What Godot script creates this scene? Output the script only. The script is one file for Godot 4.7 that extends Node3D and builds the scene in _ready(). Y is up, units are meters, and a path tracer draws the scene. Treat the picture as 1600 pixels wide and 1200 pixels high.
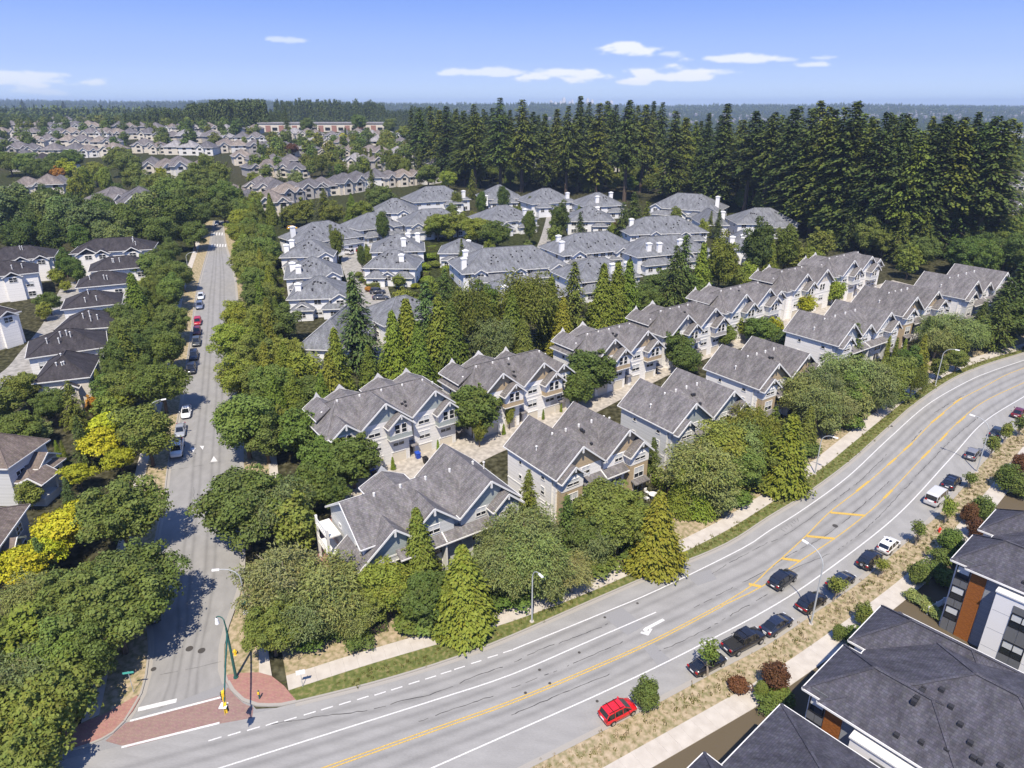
extends Node3D
# Aerial view over a hillside suburb: a curving arterial, a leafy side street, grey townhouse rows, a pale complex, tall firs, far hills.

const F := 1066.7
const PITCH := 0.38746
const EYE := Vector3(0, 59, 0)
var SUN_E := 1.55
var SKY_E := 0.8
var EXPO := 1.38
var FOG_D := 0.00013

var rng := RandomNumberGenerator.new()
var M := {}
var T := {}
var cache := {}
var used := {}

# ---------------------------------------------------------------- mesh builder
class MB:
	var v := PackedVector3Array()
	var n := PackedVector3Array()
	var uv := PackedVector2Array()
	var c := PackedColorArray()
	var ix := PackedInt32Array()
	var col := Color(1, 1, 1)
	var xf := Transform3D()

	func quad(a: Vector3, b: Vector3, cc: Vector3, d: Vector3, flat := true) -> void:
		a = xf * a; b = xf * b; cc = xf * cc; d = xf * d
		var nn := (cc - a).cross(d - b).normalized()
		var e1 := (b - a).normalized()
		var e2 := nn.cross(e1)
		var k := v.size()
		for p in [a, b, cc, d]:
			v.append(p); n.append(nn); c.append(col)
			uv.append(Vector2((p - a).dot(e1), -(p - a).dot(e2)))
		ix.append_array(PackedInt32Array([k, k + 2, k + 1, k, k + 3, k + 2]))

	func tri(a: Vector3, b: Vector3, cc: Vector3) -> void:
		a = xf * a; b = xf * b; cc = xf * cc
		var nn := (b - a).cross(cc - a).normalized()
		var e1 := (b - a).normalized()
		var e2 := nn.cross(e1)
		var k := v.size()
		for p in [a, b, cc]:
			v.append(p); n.append(nn); c.append(col)
			uv.append(Vector2((p - a).dot(e1), -(p - a).dot(e2)))
		ix.append_array(PackedInt32Array([k, k + 2, k + 1]))

	# eight corners: bottom ring a0..a3 counterclockwise from above, top ring likewise
	func hexa(p: Array) -> void:
		quad(p[4], p[5], p[6], p[7])
		quad(p[3], p[2], p[1], p[0])
		for i in 4:
			var j := (i + 1) % 4
			quad(p[i], p[j], p[4 + j], p[4 + i])

	func box(lo: Vector3, hi: Vector3) -> void:
		hexa([Vector3(lo.x, lo.y, hi.z), Vector3(hi.x, lo.y, hi.z), Vector3(hi.x, lo.y, lo.z), Vector3(lo.x, lo.y, lo.z),
			Vector3(lo.x, hi.y, hi.z), Vector3(hi.x, hi.y, hi.z), Vector3(hi.x, hi.y, lo.z), Vector3(lo.x, hi.y, lo.z)])

	func bar(a: Vector3, b: Vector3, w: float, h: float, up := Vector3.UP) -> void:
		var d := (b - a).normalized()
		var s := d.cross(up).normalized() * w * 0.5
		var u := s.normalized().cross(d) * h * 0.5
		hexa([a - s - u, a + s - u, b + s - u, b - s - u, a - s + u, a + s + u, b + s + u, b - s + u])

	func tube(pts: Array, rad: Array, sides := 8) -> void:
		var prev := []
		for i in pts.size():
			var d: Vector3 = (pts[mini(i + 1, pts.size() - 1)] - pts[maxi(i - 1, 0)]).normalized()
			var s := d.cross(Vector3(0.31, 0.2, 0.93)).normalized()
			var u := s.cross(d)
			var ring := []
			for j in sides:
				var a := TAU * j / sides
				ring.append(pts[i] + (s * cos(a) + u * sin(a)) * rad[i])
			if i > 0:
				for j in sides:
					var q := (j + 1) % sides
					quad(prev[q], prev[j], ring[j], ring[q])
			else:
				for j in range(1, sides - 1):
					tri(ring[0], ring[j], ring[j + 1])
			prev = ring
		for j in range(1, sides - 1):
			tri(prev[0], prev[j + 1], prev[j])

	# a leaf or spray: a diamond that faces nn with its length along dirn
	func leaf(p: Vector3, nn: Vector3, dirn: Vector3, l: float, w: float, cl: Color) -> void:
		var s := nn.cross(dirn).normalized()
		var t := s.cross(nn).normalized()
		var k := v.size()
		v.append(p - t * l * 0.5); v.append(p + s * w * 0.5 + t * l * 0.08); v.append(p + t * l * 0.5); v.append(p - s * w * 0.5 + t * l * 0.08)
		for i in 4:
			n.append(nn); c.append(cl); uv.append(Vector2.ZERO)
		ix.append_array(PackedInt32Array([k, k + 1, k + 2, k, k + 2, k + 3]))

	func mesh(smooth := false) -> ArrayMesh:
		var a := []
		a.resize(Mesh.ARRAY_MAX)
		a[Mesh.ARRAY_VERTEX] = v
		a[Mesh.ARRAY_NORMAL] = n
		a[Mesh.ARRAY_TEX_UV] = uv
		a[Mesh.ARRAY_TEX_UV2] = uv
		a[Mesh.ARRAY_COLOR] = c
		a[Mesh.ARRAY_INDEX] = ix
		if smooth:
			var st := SurfaceTool.new()
			a[Mesh.ARRAY_NORMAL] = null
			a[Mesh.ARRAY_TEX_UV] = null
			a[Mesh.ARRAY_TEX_UV2] = null
			st.create_from_arrays(a)
			st.deindex()
			st.set_smooth_group(0)
			st.generate_normals()
			st.index()
			return st.commit()
		var m := ArrayMesh.new()
		m.add_surface_from_arrays(Mesh.PRIMITIVE_TRIANGLES, a)
		return m

# ---------------------------------------------------------------- scene helpers
func say(o: Node, label: String, category: String, group := "") -> void:
	if label.split(" ").size() > 16:
		print("LONG ", label)
	if used.has(label):
		print("same label: ", label)
	used[label] = true
	o.set_meta("label", label)
	o.set_meta("category", category)
	if group != "":
		o.set_meta("group", group)

func thing(called: String, label: String, category: String, at := Vector3.ZERO, yaw := 0.0, group := "") -> Node3D:
	var o := Node3D.new()
	o.name = called
	add_child(o, true)
	o.position = at
	o.rotation.y = yaw
	say(o, label, category, group)
	return o

func part(parent: Node, called: String, mesh: Mesh, m: Material) -> MeshInstance3D:
	var o := MeshInstance3D.new()
	o.name = called
	o.mesh = mesh
	o.material_override = m
	parent.add_child(o, true)
	return o

func built(parent: Node, called: String, b: MB, m: Material, smooth := false) -> MeshInstance3D:
	if b.v.size() == 0:
		return null
	return part(parent, called, b.mesh(smooth), m)

func struct(called: String, b: MB, m: Material) -> MeshInstance3D:
	var o := part(self, called, b.mesh(), m)
	o.set_meta("kind", "structure")
	return o

const ONES := ["", "first", "second", "third", "fourth", "fifth", "sixth", "seventh", "eighth", "ninth", "tenth", "eleventh", "twelfth", "thirteenth", "fourteenth", "fifteenth", "sixteenth", "seventeenth", "eighteenth", "nineteenth"]
const TENS := ["", "", "twent", "thirt", "fort", "fift", "sixt", "sevent", "eight", "ninet"]
func nth(k: int) -> String:
	if k >= 100:
		return "hundred and " + nth(k - 100)
	if k < 20:
		return ONES[k]
	return TENS[k / 10] + ("ieth" if k % 10 == 0 else "y-" + ONES[k % 10])

# ---------------------------------------------------------------- the lie of the land
func sst(a: float, b: float, x: float) -> float:
	var t := clampf((x - a) / (b - a), 0, 1)
	return t * t * (3 - 2 * t)

var hill := FastNoiseLite.new()
func hgt(x: float, z: float) -> float:
	var d := -z
	var t := x / maxf(d, 60.0)
	var left := sst(0.12, -0.25, t)
	var top := lerpf(400, 690, left)
	var e := d
	if d > top - 60:
		var q := minf(d - (top - 60), 120.0)
		e = top - 60 + q - q * q / 240.0
	var y := 0.06 * (e - 58)
	if d > top:
		y -= sst(top, top + 1000, d) * lerpf(27, 7, left)
		y += sst(1900, 4600, d) * (lerpf(42, 24, left) + hill.get_noise_2d(x, z) * 26.0)
	return y

func ray(px: float, py: float) -> Vector3:
	var x := (px - 800) / F
	var y := (600 - py) / F
	return Vector3(x, y * cos(PITCH) - sin(PITCH), -(cos(PITCH) + y * sin(PITCH)))

# the point at height dh above the ground that lies on this line of sight from the survey position
func G(px: float, py: float, dh := 0.0) -> Vector3:
	var r := ray(px, py)
	var t := (-3.48 + dh - EYE.y) / (r.y + 0.06 * r.z)
	if t > 0 and -(r.z * t) < 330:
		return EYE + r * t
	t = 40.0
	var last := t
	while t < 9000:
		var p := EYE + r * t
		if p.y < hgt(p.x, p.z) + dh:
			break
		last = t
		t *= 1.02
	for i in 18:
		var m := (last + t) / 2
		var p := EYE + r * m
		if p.y < hgt(p.x, p.z) + dh:
			t = m
		else:
			last = m
	return EYE + r * t

func ground(p: Vector3, up := 0.0) -> Vector3:
	return Vector3(p.x, hgt(p.x, p.z) + up, p.z)

func line(px: Array, step := 2.0, dh := 0.0) -> Array:
	var pts := []
	for q in px:
		pts.append(G(q[0], q[1], dh))
	return smooth(pts, step)

func smooth(pts: Array, step := 2.0) -> Array:
	var out := []
	for i in pts.size() - 1:
		var a: Vector3 = pts[maxi(i - 1, 0)]
		var b: Vector3 = pts[i]
		var c: Vector3 = pts[i + 1]
		var d: Vector3 = pts[mini(i + 2, pts.size() - 1)]
		var k := maxi(1, int(b.distance_to(c) / step))
		for j in k:
			out.append(b.cubic_interpolate(c, a, d, float(j) / k))
	out.append(pts[-1])
	return out

func evenly(pts: Array, count: int) -> Array:
	var acc := [0.0]
	for i in range(1, pts.size()):
		acc.append(acc[-1] + pts[i].distance_to(pts[i - 1]))
	var out := []
	var j := 0
	for k in count:
		var want: float = acc[-1] * k / (count - 1)
		while j < pts.size() - 2 and acc[j + 1] < want:
			j += 1
		out.append(pts[j].lerp(pts[j + 1], clampf((want - acc[j]) / maxf(acc[j + 1] - acc[j], 1e-6), 0, 1)))
	return out

func length(pts: Array) -> float:
	var s := 0.0
	for i in range(1, pts.size()):
		s += pts[i].distance_to(pts[i - 1])
	return s

func offset(pts: Array, d: float) -> Array:
	var out := []
	for i in pts.size():
		var t: Vector3 = pts[mini(i + 1, pts.size() - 1)] - pts[maxi(i - 1, 0)]
		var s := Vector3(t.z, 0, -t.x).normalized()
		out.append(pts[i] + s * d)
	return out

# a strip between two lines; with a thickness it gets side faces
func strip(b: MB, l: Array, r: Array, up: float, thick := 0.0) -> void:
	for i in l.size() - 1:
		var a0 := ground(l[i], up); var a1 := ground(l[i + 1], up)
		var b0 := ground(r[i], up); var b1 := ground(r[i + 1], up)
		b.quad(b0, b1, a1, a0)
		if thick > 0:
			var d := Vector3(0, -thick, 0)
			b.quad(b0 + d, b1 + d, b1, b0)
			b.quad(a1 + d, a0 + d, a0, a1)
			if i == 0:
				b.quad(a0 + d, b0 + d, b0, a0)
			if i == l.size() - 2:
				b.quad(b1 + d, a1 + d, a1, b1)

func fan(b: MB, pts: Array, up: float) -> void:
	var flat := PackedVector2Array()
	for p in pts:
		flat.append(Vector2(p.x, -p.z))
	if Geometry2D.is_polygon_clockwise(flat):
		pts = pts.duplicate()
		pts.reverse()
		flat.reverse()
	var ids := Geometry2D.triangulate_polygon(flat)
	for i in range(0, ids.size(), 3):
		var a := ground(pts[ids[i]], up); var c := ground(pts[ids[i + 1]], up); var d := ground(pts[ids[i + 2]], up)
		if (c - a).cross(d - a).y > 0:
			b.tri(a, c, d)
		else:
			b.tri(a, d, c)
	for i in pts.size():
		var a := ground(pts[i], up); var c := ground(pts[(i + 1) % pts.size()], up)
		var dn := Vector3(0, -0.25, 0)
		b.quad(a + dn, c + dn, c, a)

# ---------------------------------------------------------------- materials
func lin(r: float, g: float, b: float) -> Color:
	return Color(r, g, b).linear_to_srgb()

func noise_tex(freq: float, lo: Color, hi: Color, oct := 4, seed_ := 1, mid: Variant = null) -> NoiseTexture2D:
	var t := NoiseTexture2D.new()
	t.width = 512; t.height = 512
	t.seamless = true
	var f := FastNoiseLite.new()
	f.seed = seed_
	f.frequency = freq
	f.fractal_octaves = oct
	t.noise = f
	var g := Gradient.new()
	g.set_color(0, lo); g.set_color(1, hi)
	g.set_offset(0, 0.15); g.set_offset(1, 0.85)
	if mid != null:
		g.add_point(0.5, mid)
	t.color_ramp = g
	return t

func mat(called: String, c: Color, rough := 0.8, spec := 0.4) -> StandardMaterial3D:
	var m := StandardMaterial3D.new()
	m.resource_name = called
	m.albedo_color = c
	m.roughness = rough
	m.metallic_specular = spec
	M[called] = m
	return m

func world_tex(m: StandardMaterial3D, tex: Texture2D, metres: float) -> void:
	m.albedo_texture = tex
	m.uv1_triplanar = true
	m.uv1_world_triplanar = true
	m.uv1_scale = Vector3.ONE / metres

func uv_tex(m: StandardMaterial3D, tex: Texture2D, metres: float) -> void:
	m.albedo_texture = tex
	m.uv1_scale = Vector3.ONE / metres

func detail(m: StandardMaterial3D, tex: Texture2D, metres: float, stretch := 1.0) -> void:
	m.detail_enabled = true
	m.detail_albedo = tex
	m.detail_blend_mode = BaseMaterial3D.BLEND_MODE_MUL
	m.detail_uv_layer = BaseMaterial3D.DETAIL_UV_2
	m.uv2_scale = Vector3(1.0 / metres, 1.0 / (metres * stretch), 1)

func img_tex(im: Image) -> ImageTexture:
	return ImageTexture.create_from_image(im)

func shingle_image() -> Image:
	var r := RandomNumberGenerator.new()
	r.seed = 5
	var im := Image.create(256, 256, false, Image.FORMAT_RGB8)
	for row in 16:
		var x := -r.randi_range(0, 12)
		while x < 256:
			var w := r.randi_range(9, 22)
			var s := r.randf_range(0.84, 1.0)
			var tone := Color(s, s * r.randf_range(0.97, 1.0), s * r.randf_range(0.96, 1.02))
			im.fill_rect(Rect2i(x, row * 16, w, 16), tone)
			im.fill_rect(Rect2i(x + w - 1, row * 16, 1, 16), tone * 0.8)
			x += w
		im.fill_rect(Rect2i(0, row * 16 + 14, 256, 2), Color(0.74, 0.74, 0.75))
	return im

func siding_image() -> Image:
	var im := Image.create(64, 128, false, Image.FORMAT_RGB8)
	for row in 8:
		im.fill_rect(Rect2i(0, row * 16, 64, 16), Color(1, 1, 1) * (1.0 - 0.02 * (row % 3)))
		im.fill_rect(Rect2i(0, row * 16 + 14, 64, 2), Color(0.74, 0.74, 0.76))
	return im

func brick_image() -> Image:
	var r := RandomNumberGenerator.new()
	r.seed = 8
	var im := Image.create(128, 128, false, Image.FORMAT_RGB8)
	im.fill(Color(0.82, 0.74, 0.72))
	for row in 16:
		for k in 9:
			var s := r.randf_range(0.9, 1.0)
			im.fill_rect(Rect2i(k * 16 - (8 if row % 2 else 0), row * 8, 15, 7), Color(s, s * r.randf_range(0.9, 1.0), s * 0.95))
	return im

# tyre tracks run along the lanes: the middle of a wheel path is polished darker, the rest speckled
func asphalt_image(lanes: Array) -> Image:
	var f := FastNoiseLite.new()
	f.seed = 3; f.frequency = 0.02; f.fractal_octaves = 4
	var g := FastNoiseLite.new()
	g.seed = 4; g.frequency = 0.3
	var im := Image.create(256, 1024, false, Image.FORMAT_RGB8)
	for y in 1024:
		for x in 256:
			var u := x / 256.0
			var s := 0.9
			for l in lanes:
				s -= 0.085 * exp(-pow((u - l) / 0.02, 2.0))
			s += f.get_noise_2d(x * 1.1, y * 0.9) * 0.055 + g.get_noise_2d(x, y) * 0.05
			im.set_pixel(x, y, Color(s, s, s * 1.005))
	return im

func make_materials() -> void:
	T.shingle = img_tex(shingle_image())
	T.siding = img_tex(siding_image())
	T.blotch = noise_tex(0.012, Color(0.80, 0.80, 0.80), Color(1, 1, 1), 5, 11)
	T.fine = noise_tex(0.09, Color(0.86, 0.86, 0.86), Color(1, 1, 1), 4, 12)
	var roofs := {"roof_grey": lin(0.262, 0.256, 0.256), "roof_grey_b": lin(0.236, 0.229, 0.226), "roof_pale": lin(0.255, 0.275, 0.30), "roof_dark": lin(0.078, 0.074, 0.08), "roof_modern": lin(0.118, 0.12, 0.145),
		"roof_brown": lin(0.25, 0.21, 0.18), "roof_taupe": lin(0.30, 0.27, 0.25), "roof_slate": lin(0.2, 0.2, 0.215), "roof_tan": lin(0.36, 0.32, 0.28), "roof_light": lin(0.42, 0.42, 0.43), "roof_ash": lin(0.25, 0.24, 0.245)}
	for k in roofs:
		var m := mat(k, roofs[k], 0.92, 0.25)
		uv_tex(m, T.shingle, 4.0)
		detail(m, T.blotch, 9.0, 2.6)
	var sidings := {"white": lin(0.86, 0.845, 0.82), "grey_wall": lin(0.60, 0.61, 0.61), "green_grey": lin(0.36, 0.40, 0.39), "tan": lin(0.47, 0.37, 0.24), "blue_white": lin(0.80, 0.81, 0.83), "stone_wall": lin(0.42, 0.40, 0.38),
		"cream": lin(0.68, 0.63, 0.55), "dark_wall": lin(0.06, 0.06, 0.07), "slate_wall": lin(0.27, 0.29, 0.32), "pale_wall": lin(0.74, 0.73, 0.71)}
	for k in sidings:
		var m := mat(k, sidings[k], 0.75, 0.3)
		uv_tex(m, T.siding, 1.6)
	mat("trim", lin(0.70, 0.695, 0.68), 0.6)
	mat("garage", lin(0.60, 0.55, 0.46), 0.6)
	mat("chimney", lin(0.82, 0.82, 0.82), 0.7)
	mat("glass", lin(0.02, 0.024, 0.03), 0.06, 0.6)
	mat("blind", lin(0.55, 0.57, 0.58), 0.25, 0.5)
	mat("vent", lin(0.03, 0.03, 0.035), 0.7)
	mat("door", lin(0.05, 0.045, 0.045), 0.5)
	mat("black", lin(0.012, 0.012, 0.013), 0.5)
	mat("rail", lin(0.7, 0.72, 0.72), 0.4)
	mat("panel_white", lin(0.72, 0.72, 0.74), 0.6)
	mat("panel_grey", lin(0.13, 0.135, 0.145), 0.6)
	mat("awning_glass", lin(0.30, 0.42, 0.42), 0.15)
	var wood := mat("wood", lin(0.36, 0.135, 0.035), 0.55)
	wood.albedo_texture = noise_tex(0.03, Color(0.7, 0.66, 0.6), Color(1, 1, 1), 3, 21)
	wood.uv1_scale = Vector3(0.15, 1.2, 1)
	var con := mat("concrete", lin(0.50, 0.465, 0.42), 0.9)
	world_tex(con, noise_tex(0.015, Color(0.93, 0.925, 0.92), Color(1, 1, 1), 5, 31), 14.0)
	var apron := mat("apron", lin(0.47, 0.432, 0.385), 0.9)
	world_tex(apron, T.blotch, 8.0)
	var lane := mat("lane", lin(0.36, 0.345, 0.32), 0.9)
	world_tex(lane, T.blotch, 11.0)
	var kerb := mat("kerb", lin(0.38, 0.36, 0.33), 0.9)
	world_tex(kerb, T.fine, 3.0)
	var brick := mat("brick", lin(0.37, 0.23, 0.195), 0.85)
	brick.albedo_texture = img_tex(brick_image())
	brick.uv1_triplanar = true; brick.uv1_world_triplanar = true
	brick.uv1_scale = Vector3.ONE / 1.8
	var cross: StandardMaterial3D = brick.duplicate()
	cross.albedo_color = lin(0.30, 0.225, 0.20)
	M["brick_crossing"] = cross
	var asph := mat("asphalt", lin(0.352, 0.348, 0.338), 0.88, 0.35)
	asph.albedo_texture = img_tex(asphalt_image([0.16, 0.25, 0.38, 0.47, 0.6, 0.69]))
	var asph2 := mat("asphalt_street", lin(0.325, 0.32, 0.31), 0.88, 0.35)
	asph2.albedo_texture = img_tex(asphalt_image([0.33, 0.43, 0.58, 0.68]))
	var patch := mat("asphalt_patch", lin(0.29, 0.29, 0.295), 0.9)
	world_tex(patch, T.fine, 5.0)
	mat("tar", lin(0.055, 0.055, 0.058), 0.8)
	mat("iron", lin(0.06, 0.055, 0.05), 0.7)
	var wp := mat("paint_white", lin(0.78, 0.78, 0.78), 0.6)
	world_tex(wp, noise_tex(0.06, Color(0.78, 0.78, 0.78), Color(1, 1, 1), 4, 41), 5.0)
	var yp := mat("paint_yellow", lin(0.74, 0.48, 0.10), 0.6)
	world_tex(yp, noise_tex(0.06, Color(0.72, 0.74, 0.8), Color(1, 1, 1), 4, 42), 5.0)
	var dry := mat("dry_grass", lin(1, 1, 1), 0.95, 0.1)
	world_tex(dry, noise_tex(0.016, lin(0.19, 0.18, 0.09), lin(0.43, 0.35, 0.25), 6, 51, lin(0.32, 0.262, 0.17)), 7.0)
	var green := mat("green_grass", lin(1, 1, 1), 0.95, 0.1)
	world_tex(green, noise_tex(0.018, lin(0.085, 0.105, 0.032), lin(0.22, 0.19, 0.09), 6, 52, lin(0.125, 0.142, 0.045)), 7.0)
	var soil := mat("soil", lin(1, 1, 1), 0.95, 0.1)
	soil.vertex_color_use_as_albedo = true
	world_tex(soil, noise_tex(0.02, Color(0.55, 0.55, 0.5), Color(1, 1, 1), 6, 53), 14.0)
	var mulch := mat("mulch", lin(0.13, 0.105, 0.07), 0.95, 0.1)
	world_tex(mulch, T.fine, 3.0)
	mat("steel", lin(0.42, 0.44, 0.45), 0.45)
	mat("green_metal", lin(0.025, 0.10, 0.085), 0.45)
	mat("car_glass", lin(0.012, 0.014, 0.017), 0.05, 0.7)
	var ch := mat("chrome", lin(0.6, 0.6, 0.62), 0.25); ch.metallic = 0.8
	mat("tyre", lin(0.02, 0.02, 0.02), 0.85)
	mat("lamp_white", lin(0.8, 0.8, 0.8), 0.4)
	mat("sign_white", lin(0.8, 0.8, 0.8), 0.5)
	mat("sign_green", lin(0.08, 0.42, 0.36), 0.5)
	mat("sign_yellow", lin(0.8, 0.52, 0.03), 0.5)
	mat("bin_blue", lin(0.02, 0.07, 0.42), 0.5)
	mat("hydrant_red", lin(0.6, 0.03, 0.02), 0.45)
	mat("tail_red", lin(0.35, 0.01, 0.01), 0.25)
	mat("headlight", lin(0.7, 0.72, 0.75), 0.12)
	mat("bark", lin(0.11, 0.085, 0.065), 0.95, 0.1)
	mat("bark_pale", lin(0.30, 0.26, 0.21), 0.95, 0.1)
	# foliage: one tint per kind of leaf; vertex colours carry the leaf-to-leaf variation
	var leaf := {"leaf_maple": [0.95, 1.0, 0.9], "leaf_maple_b": [0.75, 0.85, 0.72], "leaf_maple_c": [1.3, 1.25, 0.95], "leaf_dark": [0.6, 0.72, 0.62], "leaf_lime": [1.45, 1.4, 0.8], "leaf_yellow": [2.75, 2.25, 0.6], "leaf_gold": [2.1, 1.8, 0.5],
		"leaf_birch": [1.4, 1.35, 1.9], "leaf_birch_b": [2.0, 1.65, 2.5], "leaf_silver": [1.0, 1.08, 1.45], "leaf_cedar": [1.12, 1.12, 0.6], "leaf_cedar_b": [0.85, 0.92, 0.55], "leaf_cedar_c": [1.35, 1.15, 0.62], "leaf_spruce": [0.62, 0.78, 0.92], "leaf_fir": [0.6, 0.68, 0.62],
		"leaf_fir_b": [0.88, 0.88, 0.6], "leaf_fir_c": [0.44, 0.54, 0.54], "leaf_hedge": [1.35, 1.5, 0.6], "leaf_red": [0.9, 0.33, 0.62], "leaf_olive": [1.1, 1.02, 0.75], "leaf_rust": [3.2, 1.2, 0.8], "leaf_sage": [1.5, 1.5, 2.0], "leaf_straw": [2.5, 1.65, 4.2], "leaf_turf": [1.2, 0.95, 1.1]}
	for k in leaf:
		var q: Array = leaf[k]
		var m := mat(k, lin(0.132 * q[0], 0.163 * q[1], 0.041 * q[2]), 0.65, 0.3)
		m.vertex_color_use_as_albedo = true
		m.backlight_enabled = true
		m.backlight = lin(0.03 * q[0], 0.05 * q[1], 0.008 * q[2])
		for i in 3:
			var t: Array = [[1.16, 1.1, 1.0], [0.84, 0.88, 0.92], [1.05, 1.16, 1.05]][i]
			var v: StandardMaterial3D = m.duplicate()
			v.resource_name = "%s %d" % [k, i]
			v.albedo_color = lin(0.132 * q[0] * t[0], 0.163 * q[1] * t[1], 0.041 * q[2] * t[2])
			M["%s %d" % [k, i]] = v

# ---------------------------------------------------------------- plants
func rv() -> Vector3:
	var z := rng.randf_range(-1, 1)
	var a := rng.randf() * TAU
	var r := sqrt(1 - z * z)
	return Vector3(r * cos(a), z, r * sin(a))

func tone(lo := 0.65, hi := 1.35) -> Color:
	var s := rng.randf_range(lo, hi)
	return Color(s * rng.randf_range(0.92, 1.12), s, s * rng.randf_range(0.8, 1.15))

func clump(b: MB, at: Vector3, r: Vector3, count: int, size: float, shade: Color, spread := 0.75) -> void:
	for i in count:
		var d := rv()
		if d.y < -0.35 and rng.randf() < 0.7:
			d.y = -d.y
		var p := at + d * r * rng.randf_range(0.7, 1.06) * (1.0 if rng.randf() < 0.85 else 1.25)
		var nn := (d + rv() * spread + Vector3(0, 0.35, 0)).normalized()
		var t := rv()
		var l := size * rng.randf_range(0.5, 1.6)
		b.leaf(p, nn, t, l, l * 0.72, shade * tone(0.75, 1.25))

func limbs(b: MB, h: float, top: float, r: float, spread: float, count: int) -> void:
	var bend := Vector3(rng.randf_range(-0.2, 0.2), 0, rng.randf_range(-0.2, 0.2))
	b.tube([Vector3(0, -0.6, 0), Vector3(0, h * 0.12, 0), bend + Vector3(0, top * 0.55, 0), bend * 1.6 + Vector3(0, top, 0)], [r * 1.35, r, r * 0.7, r * 0.18], 7)
	for i in count:
		var y := top * rng.randf_range(0.22, 0.75)
		var a := TAU * (i + rng.randf() * 0.6) / count
		var e := Vector3(cos(a), 0, sin(a)) * spread * rng.randf_range(0.5, 0.85)
		b.tube([Vector3(0, y, 0) + bend, e * 0.5 + Vector3(0, y + spread * 0.3, 0), e + Vector3(0, y + spread * 0.55, 0)], [r * 0.45, r * 0.3, r * 0.08], 5)

# a broad-leaved crown: lobes set over an egg, leaves over the lobes
func round_tree(h: float, r: float, base: float, lobes: int, per: int, size: float, lobe := 1.25, flat := 1.0, open := 0.5) -> Array:
	var w := MB.new()
	limbs(w, h, h * 0.82, h * 0.022 + 0.03, r, 7)
	var b := MB.new()
	var mid := Vector3(0, (h + base) / 2, 0)
	var rad := Vector3(r - lobe * 0.6, (h - base) / 2 - lobe * 0.5 * flat, r - lobe * 0.6)
	for i in lobes:
		var y := 1.0 - 2.0 * (i + 0.5) / lobes
		var a := i * 2.39996 + rng.randf() * 0.5
		var q := sqrt(1 - y * y)
		var d := Vector3(q * cos(a), y, q * sin(a))
		var k := rng.randf_range(open, 1.08) * (0.86 + 0.16 * sin(a * 3.0 + y * 4.0 + lobe) + 0.1 * sin(a * 5.0 - y * 7.0))
		var s := lobe * rng.randf_range(0.5, 1.25)
		if d.y < -0.2:
			k *= 0.9
		var p := mid + d * rad * k
		clump(b, p, Vector3(s, s * 0.82 * flat, s), int(per * s * s / (lobe * lobe)), size, tone(0.82, 1.2))
	return [w.mesh(), b.mesh()]

# fine hanging sprays, as on a birch
func weeping_tree(h: float, r: float, base: float, lobes: int, strands: int) -> Array:
	var w := MB.new()
	limbs(w, h, h * 0.86, h * 0.02 + 0.02, r * 0.9, 9)
	var b := MB.new()
	var mid := Vector3(0, (h + base) * 0.5, 0)
	for i in lobes:
		var y := 1.0 - 1.75 * (i + 0.5) / lobes
		var a := i * 2.39996 + rng.randf() * 0.6
		var q := sqrt(maxf(0.0, 1 - y * y))
		var d := Vector3(q * cos(a), y, q * sin(a))
		var k := rng.randf_range(0.45, 1.05) * (0.85 + 0.2 * sin(a * 4.0 + y * 5.0))
		var c := mid + d * Vector3(r, (h - base) * 0.5, r) * k * 0.86
		var lr := rng.randf_range(0.55, 1.1)
		var shade := tone(0.8, 1.2)
		var out := Vector3(d.x, 0.15, d.z).normalized()
		for j in strands:
			var p := c + rv() * lr * Vector3(1, 0.7, 1)
			var dir := (out * rng.randf_range(0.1, 1.0) + rv() * 0.7 + Vector3(0, -0.15, 0)).normalized()
			var sh := shade * tone(0.75, 1.3)
			for m in 4:
				var l := rng.randf_range(0.2, 0.38)
				p += dir * l * 0.6
				dir = (dir + Vector3(0, -0.22, 0) + rv() * 0.2).normalized()
				b.leaf(p + rv() * 0.08, (d * 0.5 + rv() * 0.9 + Vector3(0, 0.35, 0)).normalized(), dir, l, 0.13, sh * tone(0.8, 1.2))
	return [w.mesh(), b.mesh()]

# cedar and cypress: overlapping upswept fans over a cone
func cone_tree(h: float, r: float, power: float, tufts: int, per: int, size: float, rough := 0.22) -> Array:
	var w := MB.new()
	w.tube([Vector3(0, -0.6, 0), Vector3(0, h * 0.5, 0), Vector3(0, h * 0.97, 0)], [h * 0.022, h * 0.012, 0.02], 6)
	var b := MB.new()
	for i in tufts:
		var t := pow((i + rng.randf()) / tufts, 0.62)
		t = 1.0 - t
		t = clampf(t, 0.0, 0.985)
		var a := i * 2.39996 + rng.randf() * 0.9
		var rr := r * pow(1.0 - t, power) * (1.0 - rough * rng.randf()) * (0.92 + 0.12 * sin(a * 3 + t * 9))
		var out := Vector3(cos(a), 0, sin(a))
		var p := Vector3(0, 0.25 + t * (h - 0.4), 0) + out * rr
		var shade := tone(0.72, 1.28)
		for j in per:
			var q := p - out * rng.randf_range(0.0, minf(rr, 0.9)) + rv() * size * 0.75
			var nn := (out * 0.8 + Vector3(0, 0.75, 0) + rv() * 0.65).normalized()
			b.leaf(q, nn, (out * 0.6 + Vector3(0, -0.7, 0) + rv() * 0.5).normalized(), size * rng.randf_range(0.7, 1.3), size * 0.5, shade * tone(0.75, 1.25))
	return [w.mesh(), b.mesh()]

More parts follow.
